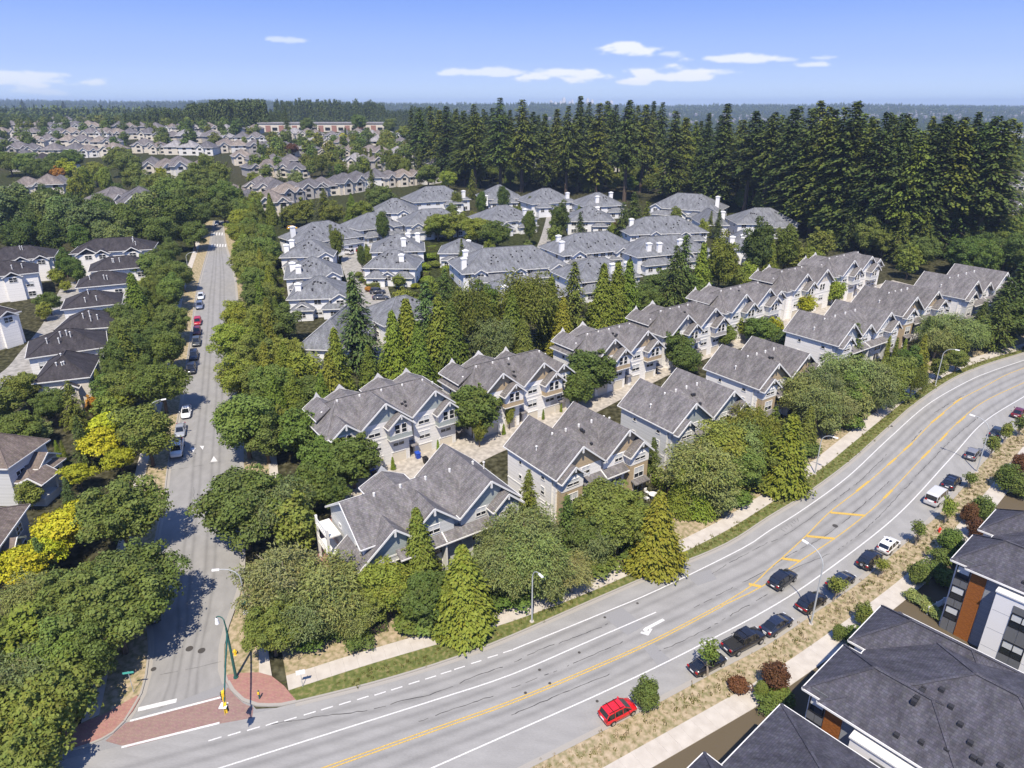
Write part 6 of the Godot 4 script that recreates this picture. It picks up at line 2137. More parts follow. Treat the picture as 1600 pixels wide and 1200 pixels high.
	tree_row("standing among the pale houses", "from the left", "trees among the pale houses", [
		[523, 357, 12.3, 0.57, "poplar", "leaf_fir_b"], [548, 435, 11.2, 0.48, "poplar", "leaf_fir_b"], [563, 384, 9.0, 0.57, "poplar", "leaf_fir"], [573, 384, 6.7, 0.57, "light", "leaf_olive"], [596, 330, 13.4, 0.69, "poplar", "leaf_dark"], [683, 336, 10.1, 1.38, "maple", "leaf_lime"], [714, 332, 10.1, 1.15, "maple", "leaf_maple_c"], [745, 342, 10.1, 1.38, "maple", "leaf_lime"], [752, 300, 12.3, 0.63, "poplar", "leaf_dark"], [786, 292, 13.4, 0.69, "poplar", "leaf_dark"], [774, 348, 11.2, 1.26, "maple", "leaf_dark"], [828, 330, 13.4, 0.63, "poplar", "leaf_dark"], [721, 376, 10.1, 0.69, "spruce", "leaf_fir_b"], [875, 318, 14.6, 0.75, "poplar", "leaf_fir"], [907, 334, 10.1, 1.03, "spruce", "leaf_fir"], [713, 300, 9.0, 0.80, "light", "leaf_olive"], [834, 306, 7.8, 1.15, "light", "leaf_olive"],
		[974, 355, 5.6, 1.26, "light", "leaf_lime"], [962, 348, 6.7, 1.03, "light", "leaf_red"], [992, 305, 16.8, 1.03, "spruce", "leaf_fir"], [975, 320, 14.6, 1.03, "spruce", "leaf_fir"], [1012, 318, 13.4, 1.03, "spruce", "leaf_fir_b"], [1100, 345, 9.0, 0.69, "light", "leaf_lime"], [1112, 332, 10.1, 0.69, "spruce", "leaf_fir_b"], [1125, 330, 11.2, 0.69, "spruce", "leaf_fir"], [648, 458, 7.8, 1.15, "light", "leaf_olive"], [628, 452, 6.7, 1.26, "light", "leaf_maple_c"], [622, 430, 4.5, 1.26, "light", "leaf_olive"], [706, 440, 7.8, 0.80, "spruce", "leaf_fir"], [690, 432, 5.0, 1.38, "light", "leaf_maple_b"], [868, 370, 5.6, 1.15, "light", "leaf_olive"], [1166, 430, 5.6, 1.26, "light", "leaf_lime"]])
	# garden and pavement trees along the main road's north side
	tree_row("between the townhouses and the main road", "from the junction", "garden trees along the main road", [
		[438, 868, 9.5, 1.18, "birch", "leaf_birch_b"], [420, 955, 6.9, 1.12, "maple", "leaf_maple"], [508, 885, 9.0, 1.29, "birch", "leaf_birch"], [470, 930, 7.4, 1.23, "birch", "leaf_birch"], [545, 930, 6.4, 1.12, "birch", "leaf_birch"], [604, 885, 8.0, 1.12, "maple", "leaf_lime"], [650, 802, 11.5, 1.05, "cedar", "leaf_olive"], [664, 905, 6.9, 1.12, "dense", "leaf_maple_b"], [722, 862, 11.7, 1.44, "cedar", "leaf_lime"], [700, 915, 7.4, 1.38, "cedar", "leaf_cedar"], [782, 836, 8.5, 0.95, "birch", "leaf_birch"], [818, 800, 10.5, 1.0, "birch", "leaf_birch"], [830, 838, 9.5, 1.12, "birch", "leaf_birch"], [826, 740, 9.5, 0.78, "spruce", "leaf_fir_b"], [886, 780, 10.6, 0.88, "spruce", "leaf_fir"],
		[895, 872, 5.8, 1.12, "birch", "leaf_birch_b"], [950, 765, 10.1, 1.23, "maple", "leaf_maple"], [975, 785, 9.0, 1.12, "maple", "leaf_maple_c"], [930, 810, 7.4, 1.12, "birch", "leaf_birch"], [1032, 776, 11.7, 1.38, "cedar", "leaf_cedar_c"], [1022, 688, 7.4, 0.88, "spruce", "leaf_fir"], [1100, 698, 10.6, 1.29, "birch", "leaf_birch"], [1136, 672, 10.6, 1.12, "maple", "leaf_maple_c"], [1098, 715, 10.1, 1.12, "cedar", "leaf_cedar"], [1150, 665, 10.1, 1.12, "birch", "leaf_birch"], [1178, 640, 10.6, 1.01, "birch", "leaf_olive"], [1132, 760, 5.8, 1.01, "light", "leaf_birch"], [1212, 640, 9.5, 1.00, "spruce", "leaf_cedar_b"], [1240, 655, 13.2, 1.38, "cedar", "leaf_cedar"], [1262, 588, 9.5, 1.23, "birch", "leaf_birch"], [1290, 575, 10.6, 1.12, "birch", "leaf_birch"], [1325, 558, 11.1, 1.23, "birch", "leaf_birch"], [1362, 565, 10.6, 1.12, "birch", "leaf_birch"], [1300, 640, 6.4, 0.90, "light", "leaf_birch"], [1350, 610, 7.4, 0.90, "light", "leaf_birch"],
		[1312, 515, 10.6, 1.06, "spruce", "leaf_cedar_b"], [1340, 510, 10.6, 1.00, "spruce", "leaf_cedar_b"], [1391, 527, 7, 1.0, "column", "leaf_cedar"], [1403, 530, 7, 1.0, "column", "leaf_cedar"], [1416, 532, 7, 0.9, "column", "leaf_hedge"], [1402, 560, 9.0, 1.12, "maple", "leaf_maple"], [1425, 545, 7.4, 1.01, "maple", "leaf_dark"], [1446, 528, 10.1, 1.00, "cedar", "leaf_cedar_c"], [1452, 498, 9.5, 0.88, "spruce", "leaf_fir"], [1485, 492, 9.5, 1.23, "birch", "leaf_birch"], [1515, 500, 9.0, 1.12, "birch", "leaf_birch"], [1500, 530, 6.4, 1.01, "light", "leaf_olive"], [1536, 502, 7.4, 1.23, "light", "leaf_maple"], [1539, 475, 9.5, 1.00, "spruce", "leaf_fir"], [1580, 440, 14.8, 1.38, "spruce", "leaf_fir"], [1600, 420, 17.0, 1.38, "spruce", "leaf_fir_c"], [1570, 470, 12.7, 1.25, "spruce", "leaf_fir"], [1625, 470, 12.7, 1.34, "maple", "leaf_dark"], [1470, 560, 5.3, 1.01, "light", "leaf_olive"], [1068, 735, 8, 1.1, "cedar", "leaf_cedar"], [1165, 700, 8.5, 1.1, "maple", "leaf_maple"], [1200, 672, 9.5, 1.2, "cedar", "leaf_cedar_b"], [1222, 690, 8, 1.1, "maple", "leaf_maple_c"], [1268, 640, 8.5, 1.1, "cedar", "leaf_olive"], [1285, 605, 9.5, 1.15, "birch", "leaf_birch"], [1335, 590, 9, 1.1, "maple", "leaf_maple"], [1385, 575, 8.5, 1.1, "maple", "leaf_maple"], [1380, 598, 7, 1.0, "birch", "leaf_birch"], [1432, 575, 7, 1.0, "birch", "leaf_olive"], [1470, 515, 8, 1.1, "birch", "leaf_birch"], [1500, 548, 5.5, 1.1, "maple", "leaf_maple"], [785, 862, 8, 1.1, "birch", "leaf_birch"], [848, 862, 8, 1.1, "birch", "leaf_birch"], [915, 800, 8, 1.0, "maple", "leaf_maple"], [1005, 800, 8, 1.0, "cedar", "leaf_cedar_b"], [640, 905, 6, 1.1, "dense", "leaf_maple"], [575, 912, 6.5, 1.0, "maple", "leaf_maple_c"], [1242, 700, 6, 1.1, "light", "leaf_maple_b"], [1310, 612, 8, 1.1, "birch", "leaf_birch_b"]])
	tree_row("on the south verge", "from the bottom edge", "young trees on the south verge", [
		[1013, 1066, 4.0, 0.85, "yew", "leaf_maple"], [1112, 1005, 5.1, 0.94, "young", "leaf_maple"], [1310, 902, 4.1, 1.19, "young", "leaf_maple_c"], [1380, 873, 3.3, 1.12, "young", "leaf_maple_c"], [1440, 815, 4.4, 1.00, "young", "leaf_maple"], [1487, 778, 4.8, 0.88, "young", "leaf_maple_c"], [1520, 738, 3.3, 1.25, "young", "leaf_maple"], [1556, 682, 4.6, 1.12, "young", "leaf_maple"], [1578, 660, 4.6, 1.00, "young", "leaf_maple_c"], [1600, 650, 4.6, 1.12, "young", "leaf_maple"]])
	tree_row("beside the south pavement", "from the bottom edge", "clipped shrubs along the south pavement", [
		[1155, 1062, 1.6, 1.2, "shrub", "leaf_red"], [1192, 1068, 2.4, 0.8, "yew", "leaf_maple"], [1215, 1040, 4.0, 0.95, "yew", "leaf_red"], [1312, 978, 2.4, 0.7, "yew", "leaf_maple"], [1354, 946, 3.4, 0.75, "yew", "leaf_maple"], [1440, 882, 3.4, 0.95, "yew", "leaf_maple"], [1490, 830, 4.0, 1.0, "yew", "leaf_maple_b"], [1540, 780, 4.2, 1.0, "yew", "leaf_maple_b"], [1520, 790, 3.4, 0.9, "yew", "leaf_red"], [1530, 812, 3.4, 0.9, "yew", "leaf_red"], [1580, 730, 4.6, 1.0, "yew", "leaf_maple_b"], [1598, 712, 3.4, 1.0, "yew", "leaf_red"], [1600, 745, 4, 1.0, "yew", "leaf_maple"], [1222, 1078, 2.0, 1.3, "shrub", "leaf_maple_b"], [1205, 1090, 1.8, 1.3, "shrub", "leaf_maple_b"], [1334, 985, 1.8, 1.3, "shrub", "leaf_maple_b"], [1465, 880, 2.0, 1.3, "shrub", "leaf_maple_b"], [1480, 895, 2.0, 1.3, "shrub", "leaf_maple_b"], [1475, 860, 2.2, 1.2, "shrub", "leaf_maple"], [1505, 850, 2.6, 1.2, "shrub", "leaf_dark"]])
	tree_row("in the bed between the two modern townhouses", "from the pavement", "sage shrubs between the modern townhouses", [
		[1428, 925, 1.4, 1.2, "shrub", "leaf_sage"], [1440, 932, 1.4, 1.2, "shrub", "leaf_sage"], [1452, 942, 1.4, 1.1, "shrub", "leaf_sage"], [1463, 952, 1.3, 1.1, "shrub", "leaf_sage"], [1475, 960, 1.2, 1.1, "shrub", "leaf_sage"], [1489, 970, 1.2, 1.0, "shrub", "leaf_sage"], [1500, 972, 1.2, 1.0, "shrub", "leaf_sage"], [1524, 978, 1.1, 1.0, "shrub", "leaf_sage"]])
	# left background: the silvery bushy trees and the green belt behind them
	tree_row("across the left middle distance", "from the left", "silvery trees across the left", [
		[-8, 300, 18.9, 1.16, "poplar", "leaf_silver"], [22, 286, 18.9, 1.05, "poplar", "leaf_silver"], [46, 305, 16.2, 1.16, "poplar", "leaf_dark"], [64, 300, 17.6, 1.05, "poplar", "leaf_silver"], [90, 308, 17.6, 1.05, "poplar", "leaf_silver"], [106, 300, 16.2, 1.05, "poplar", "leaf_dark"], [130, 318, 17.6, 1.26, "poplar", "leaf_silver"], [158, 345, 13.5, 1.05, "poplar", "leaf_silver"], [200, 322, 16.2, 1.16, "poplar", "leaf_dark"], [228, 300, 18.9, 1.16, "poplar", "leaf_silver"], [252, 298, 18.9, 1.26, "poplar", "leaf_dark"], [276, 305, 17.6, 1.16, "poplar", "leaf_dark"], [180, 352, 12.2, 1.16, "poplar", "leaf_silver"], [30, 340, 14.9, 1.16, "poplar", "leaf_dark"], [75, 345, 13.5, 1.16, "poplar", "leaf_dark"], [120, 352, 12.2, 1.05, "poplar", "leaf_dark"], [250, 340, 13.5, 1.16, "maple", "leaf_maple_b"], [10, 352, 10.8, 1.16, "poplar", "leaf_dark"], [50, 360, 9.5, 1.26, "poplar", "leaf_dark"]])
	tree_row("in the green belt behind the silvery ones", "from the left", "green belt at the left", [
		[115, 272, 16.9, 0.73, "poplar", "leaf_maple_c"], [128, 262, 18.2, 0.73, "poplar", "leaf_lime"], [160, 262, 16.9, 0.73, "poplar", "leaf_maple_c"], [145, 255, 13.0, 1.16, "maple", "leaf_maple_c"], [182, 232, 16.9, 1.05, "maple", "leaf_maple"], [198, 240, 16.9, 1.05, "maple", "leaf_maple"], [208, 262, 14.3, 1.16, "maple", "leaf_maple_c"], [225, 275, 13.0, 1.16, "maple", "leaf_maple"], [245, 272, 15.6, 1.16, "maple", "leaf_maple"], [262, 280, 15.6, 1.16, "maple", "leaf_maple"], [290, 268, 16.9, 1.05, "maple", "leaf_maple"], [305, 255, 18.2, 0.95, "poplar", "leaf_maple"], [318, 240, 18.2, 0.84, "poplar", "leaf_maple_c"], [340, 252, 18.2, 0.84, "poplar", "leaf_maple"], [330, 275, 15.6, 1.05, "maple", "leaf_maple"], [352, 285, 15.6, 1.05, "maple", "leaf_maple_b"], [310, 290, 14.3, 1.16, "maple", "leaf_maple_b"], [345, 305, 13.0, 1.16, "maple", "leaf_maple"], [375, 292, 14.3, 0.73, "spruce", "leaf_fir_b"], [214, 285, 11.7, 1.05, "cedar", "leaf_fir"],
		[100, 250, 11.7, 1.26, "light", "leaf_gold"], [88, 262, 10.4, 1.26, "light", "leaf_rust"], [60, 250, 14.3, 1.26, "maple", "leaf_maple_b"], [85, 240, 14.3, 1.26, "maple", "leaf_maple_b"], [35, 240, 14.3, 1.26, "maple", "leaf_maple"], [10, 238, 14.3, 1.26, "maple", "leaf_maple_b"], [110, 235, 13.0, 1.26, "maple", "leaf_maple_b"], [250, 262, 7.8, 1.26, "light", "leaf_yellow"], [395, 270, 7.8, 1.26, "light", "leaf_lime"]])
	tree_row("between the lane head and the far houses", "from the left", "conifers above the pale complex", [
		[404, 310, 11.5, 0.99, "cedar", "leaf_fir_b"], [420, 305, 12.6, 0.99, "cedar", "leaf_cedar_b"], [440, 322, 9.2, 0.77, "spruce", "leaf_fir"], [455, 322, 9.2, 1.21, "maple", "leaf_olive"], [475, 312, 11.5, 1.10, "light", "leaf_olive"], [505, 298, 13.8, 1.10, "spruce", "leaf_fir_b"], [520, 318, 10.3, 1.21, "maple", "leaf_olive"], [548, 305, 11.5, 1.21, "cedar", "leaf_cedar_b"], [565, 315, 10.3, 1.10, "maple", "leaf_olive"], [580, 268, 16.1, 0.99, "spruce", "leaf_fir_b"], [592, 292, 12.6, 1.21, "maple", "leaf_maple"], [462, 268, 10.3, 1.21, "poplar", "leaf_sage"], [500, 240, 13.8, 0.88, "poplar", "leaf_olive"], [515, 258, 10.3, 1.10, "spruce", "leaf_fir"], [530, 252, 10.3, 0.99, "light", "leaf_olive"], [552, 256, 10.3, 0.99, "poplar", "leaf_maple"], [574, 262, 9.2, 0.66, "spruce", "leaf_fir_b"], [588, 255, 11.5, 0.66, "spruce", "leaf_fir_b"], [618, 240, 14.9, 0.99, "poplar", "leaf_olive"], [632, 248, 13.8, 0.99, "poplar", "leaf_maple"], [654, 232, 18.4, 0.99, "spruce", "leaf_fir_b"], [668, 258, 12.6, 1.21, "maple", "leaf_maple_b"],
		[535, 210, 9.2, 1.43, "maple", "leaf_yellow"], [575, 212, 13.8, 0.99, "spruce", "leaf_fir"], [556, 218, 10.3, 1.21, "maple", "leaf_dark"], [470, 212, 11.5, 1.21, "maple", "leaf_maple_b"], [448, 198, 9.2, 1.32, "light", "leaf_lime"], [485, 222, 9.2, 1.21, "maple", "leaf_dark"], [455, 225, 9.2, 1.21, "maple", "leaf_red"], [608, 186, 16.1, 0.99, "maple", "leaf_maple"], [632, 198, 12.6, 1.21, "maple", "leaf_lime"], [606, 204, 10.3, 1.10, "maple", "leaf_lime"], [690, 240, 11.5, 0.99, "light", "leaf_lime"], [560, 180, 16.1, 1.10, "maple", "leaf_maple_b"], [445, 168, 27.6, 0.66, "fir", "leaf_fir"], [478, 185, 16.1, 0.99, "maple", "leaf_dark"], [700, 268, 10.3, 1.10, "maple", "leaf_lime"], [738, 268, 13.8, 0.66, "spruce", "leaf_fir_b"]])
	# the tall firs: [px, top, foot]
	var firs := [[646, 172, 250], [660, 168, 268], [676, 165, 262], [690, 172, 275], [701, 165, 282], [716, 170, 268], [727, 172, 290], [743, 163, 295], [757, 170, 280], [770, 168, 268], [782, 153, 300], [797, 172, 278], [815, 156, 300], [832, 175, 285], [850, 178, 300], [868, 170, 290], [884, 166, 305], [902, 150, 300], [916, 160, 280], [931, 160, 300], [944, 158, 275], [956, 164, 290], [975, 157, 315], [990, 165, 280], [1001, 164, 300], [1014, 158, 270], [1026, 160, 285], [1044, 172, 318], [1060, 184, 310], [1078, 190, 300], [1095, 195, 318], [1119, 162, 330], [1131, 200, 300], [1148, 188, 318], [1162, 174, 335], [1176, 188, 320], [1190, 176, 340], [1204, 180, 320], [1216, 170, 350], [1228, 166, 320], [1240, 168, 362], [1253, 158, 350], [1264, 165, 370], [1276, 172, 350], [1288, 168, 372], [1302, 158, 380], [1318, 178, 368], [1332, 186, 385], [1346, 174, 392], [1362, 182, 378], [1376, 190, 398], [1386, 184, 385], [1402, 205, 400], [1418, 192, 392], [1432, 180, 402], [1446, 190, 384], [1458, 184, 400], [1472, 200, 398], [1486, 198, 404], [1506, 182, 396], [1516, 190, 408], [1526, 184, 400], [1540, 190, 395], [760, 190, 258], [840, 180, 262], [895, 185, 262], [960, 180, 258], [1205, 205, 300], [1100, 180, 270]]
	firs.sort_custom(func(a, b): return a[0] < b[0])
	for i in firs.size():
		var q: Array = firs[i]
		var lf: String = ["leaf_fir", "leaf_fir_b", "leaf_fir", "leaf_fir_c", "leaf_fir_b"][(i * 7) % 5]
		tree_at("fir", lf, q[0], q[1], 0, rng.randf_range(1.2, 1.65), "%s in the stand behind the pale complex, %s from the left" % [looks("fir", lf), nth(i + 1)], "tall firs behind the pale complex", q[2])
	tree_at("dead", "leaf_sage", 1480, 250, 0, 1.0, "bare grey dead tree leaning among the right-hand firs", "", 402)
	var back := []
	for i in 64:
		back.append([lerpf(640, 1520, (i + rng.randf_range(0.1, 0.9)) / 64.0), rng.randf_range(172, 204) + (10.0 if i > 34 and i < 42 else 0.0), 0.0])
		back[i][2] = lerpf(248, 372, pow(i / 64.0, 1.6)) + rng.randf_range(-8, 8)
	for i in back.size():
		var q: Array = back[i]
		var lf: String = ["leaf_fir", "leaf_fir_b", "leaf_fir_c"][rng.randi() % 3]
		tree_at("fir", lf, q[0], q[1], 0, rng.randf_range(1.1, 1.6), "%s in the rear rank of the stand, %s from the left" % [looks("fir", lf), nth(i + 1)], "tall firs behind the pale complex", q[2])
	belt("between the side street and the pale complex", "trees between street and complex", [[383, 660], [450, 690], [470, 600], [440, 500], [428, 400], [402, 335], [372, 345], [384, 400], [388, 470], [388, 560]], 6.0, [["cedar", "leaf_cedar_c"], ["cedar", "leaf_cedar_b"], ["maple", "leaf_maple_c"], ["cedar", "leaf_cedar"], ["maple", "leaf_maple"]], 8, 11, 0.85)
	belt("between the dark houses and the west kerb", "trees between dark houses and kerb", [[175, 640], [246, 680], [274, 480], [286, 415], [258, 405], [240, 450], [206, 500], [186, 560]], 6.5, [["maple", "leaf_maple_b"], ["maple", "leaf_maple"], ["cedar", "leaf_fir_b"], ["maple", "leaf_dark"]], 7, 10, 0.85)
	belt("behind the dark houses at the left", "trees behind the silvery ones", [[-20, 400], [330, 372], [330, 330], [-20, 330]], 10, [["poplar", "leaf_dark"], ["maple", "leaf_maple_b"], ["poplar", "leaf_silver"]], 9, 13, 0.7)
	belt("in gaps of the pale complex", "garden trees of the pale complex", [[570, 470], [640, 480], [720, 455], [870, 480], [1010, 450], [1180, 410], [1250, 370], [1140, 330], [900, 330], [700, 330], [580, 350], [550, 420]], 15, [["light", "leaf_maple_c"], ["shrub", "leaf_hedge", 0.35], ["light", "leaf_olive"], ["shrub", "leaf_maple", 0.35], ["spruce", "leaf_fir_b"], ["light", "leaf_maple"]], 5, 7, 0.5, 70)
	belt("along the foot of the tall firs", "undergrowth trees below the firs", [[690, 292], [740, 296], [830, 293], [900, 302], [1000, 304], [1140, 326], [1262, 366], [1262, 336], [1130, 302], [1000, 282], [850, 274], [690, 268]], 8.0, [["maple", "leaf_maple"], ["light", "leaf_olive"], ["maple", "leaf_maple_b"], ["spruce", "leaf_fir_b", 1.2], ["light", "leaf_maple_c"], ["cedar", "leaf_cedar_b", 1.2]], 8, 12, 0.85)
	belt("under the right-hand firs", "undergrowth trees below the firs", [[1245, 352], [1290, 388], [1395, 415], [1400, 446], [1450, 440], [1560, 446], [1620, 450], [1600, 400], [1530, 385], [1400, 372], [1290, 345]], 8.5, [["maple", "leaf_maple_b"], ["light", "leaf_olive"], ["spruce", "leaf_fir", 1.3], ["spruce", "leaf_fir_b", 1.3], ["maple", "leaf_maple"], ["maple", "leaf_dark"]], 9, 14, 0.9)
	belt("in the shade between the tall firs", "understorey between the firs", [[700, 262], [850, 268], [1000, 275], [1140, 292], [1250, 330], [1380, 362], [1520, 375], [1520, 330], [1250, 285], [1000, 245], [700, 240]], 17, [["spruce", "leaf_fir"], ["maple", "leaf_maple_b"], ["spruce", "leaf_fir_b"], ["poplar", "leaf_olive"]], 11, 20, 0.8)
	belt("at the right edge beyond the firs", "trees at the right edge", [[1540, 420], [1640, 430], [1660, 330], [1660, 270], [1530, 262], [1530, 320]], 14, [["cedar", "leaf_cedar_b"], ["spruce", "leaf_fir"], ["maple", "leaf_maple_b"]], 9, 15, 0.62)
	tree_at("spruce", "leaf_cedar_b", 1571, 270, 16, 1.0, "broad olive spruce standing by the roofs at the right edge", "trees at the right edge")
	belt("in the far left neighbourhood", "trees of the far left neighbourhood", [[-20, 262], [120, 236], [330, 250], [410, 232], [410, 196], [200, 193], [-20, 193]], 24, [["far_round", "leaf_maple"], ["far_round", "leaf_maple_b"], ["far_cone", "leaf_fir"], ["far_round", "leaf_olive"], ["far_round", "leaf_dark"]], 8, 13, 0.9, 220)
	belt("in the mid neighbourhood", "trees of the mid neighbourhood", [[390, 300], [480, 285], [690, 268], [700, 224], [430, 224], [400, 250]], 13, [["far_round", "leaf_maple"], ["far_cone", "leaf_fir_b"], ["far_round", "leaf_olive"], ["far_cone", "leaf_fir"], ["far_round", "leaf_maple_b"]], 8, 13, 0.8, 140)
	belt("glimpsed behind the tall firs", "trees behind the firs", [[700, 240], [1000, 245], [1300, 262], [1540, 262], [1540, 225], [1240, 205], [1000, 205], [700, 212]], 26, [["far_round", "leaf_maple_b"], ["far_cone", "leaf_fir"], ["far_round", "leaf_dark"]], 9, 16, 0.7)
	for q in [[40, 155, 182, "far left"], [103, 158, 182, "left of the fir stand"], [78, 166, 182, "between the two skyline firs"], [130, 168, 184, "beside the second skyline fir"], [160, 172, 186, "right of the skyline firs"], [2, 166, 182, "at the left edge"], [205, 168, 188, "near the fir stand"]]:
		tree_at("fir", "leaf_fir", q[0], q[1], 0, 1.7, "lone dark fir on the skyline, %s" % q[3], "skyline firs", q[2])
	# shrubs and hedges
	var hs := [[[428, 432], [440, 428]], [[428, 418], [439, 415]], [[427, 445], [440, 441]], [[430, 460], [445, 458]], [[430, 475], [446, 473]], [[434, 488], [452, 492]], [[570, 446], [596, 440]], [[574, 452], [612, 444]], [[662, 404], [684, 402]], [[662, 418], [690, 416]], [[648, 430], [672, 432]], [[668, 392], [682, 390]], [[690, 425], [708, 428]]]
	for i in hs.size():
		hedge("green hedge %s" % (["beside the left pale houses, %s upwards" % nth([5, 6, 4, 3, 2, 1, 0, 0, 0, 0, 0, 0, 0][i]) if i < 6 else "in the complex garden by the lane and clubhouse, %s from the lane" % nth(i - 5)][0]), G(hs[i][0][0], hs[i][0][1]), G(hs[i][1][0], hs[i][1][1]), 1.5, 1.5)
	hedge("long clipped hedge in the garden of the third front block", G(1022, 752), G(1045, 770), 1.6, 1.7)
	hedge("low dark hedge along the lawn before the corner townhouse", G(540, 1000), G(605, 982), 1.2, 1.0, "leaf_maple_b")
	tree_row("in the complex garden", "from the left", "garden shrubs of the pale complex", [
		[575, 448, 1.5, 1.2, "shrub", "leaf_rust"], [640, 420, 2.0, 1.3, "shrub", "leaf_maple_b"], [664, 412, 2.2, 1.4, "shrub", "leaf_hedge"], [680, 408, 2.2, 1.4, "shrub", "leaf_maple_c"], [698, 415, 2.0, 1.4, "shrub", "leaf_hedge"], [648, 443, 1.6, 1.4, "shrub", "leaf_gold"], [668, 432, 2.2, 1.6, "shrub", "leaf_hedge"], [715, 425, 2.4, 1.5, "shrub", "leaf_maple_b"], [672, 396, 2.4, 1.6, "shrub", "leaf_hedge"], [560, 425, 1.8, 1.3, "shrub", "leaf_maple"]])
	tree_row("along the gardens by the main road", "from the junction", "low shrubs by the main road", [
		[480, 985, 2.2, 1.6, "shrub", "leaf_maple_b"], [520, 975, 2.0, 1.5, "shrub", "leaf_maple_b"], [640, 960, 2.4, 1.6, "shrub", "leaf_maple_b"], [668, 965, 2.2, 1.6, "shrub", "leaf_maple"], [760, 930, 2.4, 1.6, "shrub", "leaf_maple_b"], [800, 920, 2.4, 1.7, "shrub", "leaf_maple_b"], [860, 910, 2.2, 1.6, "shrub", "leaf_olive"], [935, 868, 2.6, 1.7, "shrub", "leaf_maple"], [990, 850, 2.4, 1.6, "shrub", "leaf_maple_b"], [1150, 765, 2.6, 1.7, "shrub", "leaf_maple_b"], [1190, 745, 2.6, 1.7, "shrub", "leaf_olive"], [1260, 690, 2.6, 1.7, "shrub", "leaf_maple_b"], [1330, 650, 2.6, 1.7, "shrub", "leaf_maple_b"], [1400, 608, 2.6, 1.7, "shrub", "leaf_maple"], [1040, 742, 1.8, 1.2, "shrub", "leaf_maple_b"], [560, 990, 2.0, 1.4, "shrub", "leaf_maple"]])

# far woods as one mass each
func forest(label: String, patches: Array, leaf: String, near := false) -> void:
	var q := cone_tree(14, 2.3, 0.8, 150, 4, 1.15, 0.5) if near else cone_tree(14, 3.6, 0.85, 46, 3, 2.6, 0.35)
	var xs := []
	for p in patches:     # [px from, px to, near, far, count, lowest, tallest]
		for i in p[4]:
			var a := ray(lerpf(p[0], p[1], rng.randf()), 172)
			var d := lerpf(p[2], p[3], rng.randf())
			var at := ground(Vector3(a.x, 0, a.z) / -a.z * d)
			var h := rng.randf_range(p[5], p[6]) / 14.0
			xs.append(Transform3D(Basis(Vector3.UP, rng.randf() * TAU).scaled(Vector3(h * rng.randf_range(0.8, 1.3), h, h * rng.randf_range(0.8, 1.3))), at))
	var mm := MultiMesh.new()
	mm.transform_format = MultiMesh.TRANSFORM_3D
	mm.mesh = q[1]
	mm.instance_count = xs.size()
	for i in xs.size():
		mm.set_instance_transform(i, xs[i])
	var o := MultiMeshInstance3D.new()
	o.name = "forest"
	o.multimesh = mm
	o.material_override = M[leaf]
	add_child(o, true)
	say(o, label, "forest")
	o.set_meta("kind", "stuff")

# tufts over the verges: too many to count
func tufts(label: String, bands: Array, leaf: String) -> void:
	var m := MB.new()
	for i in 9:
		var a := rng.randf() * TAU
		var out := Vector3(cos(a), 0, sin(a))
		m.leaf(out * 0.12 + Vector3(0, 0.1, 0), (out + rv() * 0.3).normalized(), (Vector3.UP + out * 0.9).normalized(), rng.randf_range(0.2, 0.38), 0.07, tone(0.7, 1.3))
	var xs := []
	for q in bands:      # [line a, line b, count]
		for i in q[2]:
			var k: int = rng.randi() % q[0].size()
			var k2 := int(float(k) / q[0].size() * q[1].size())
			var p: Vector3 = q[0][k].lerp(q[1][k2], rng.randf()) + Vector3(rng.randf_range(-1, 1), 0, rng.randf_range(-1, 1)) * 0.8
			xs.append(Transform3D(Basis(Vector3.UP, rng.randf() * TAU).scaled(Vector3(1, rng.randf_range(0.5, 1.2), 1) * rng.randf_range(0.6, 1.5)), ground(p, 0.1)))
	var mm := MultiMesh.new()
	mm.transform_format = MultiMesh.TRANSFORM_3D
	mm.mesh = m.mesh()
	mm.instance_count = xs.size()
	for i in xs.size():
		mm.set_instance_transform(i, xs[i])
	var o := MultiMeshInstance3D.new()
	o.name = "grass"
	o.multimesh = mm
	o.material_override = M[leaf]
	add_child(o, true)
	say(o, label, "grass")
	o.set_meta("kind", "stuff")

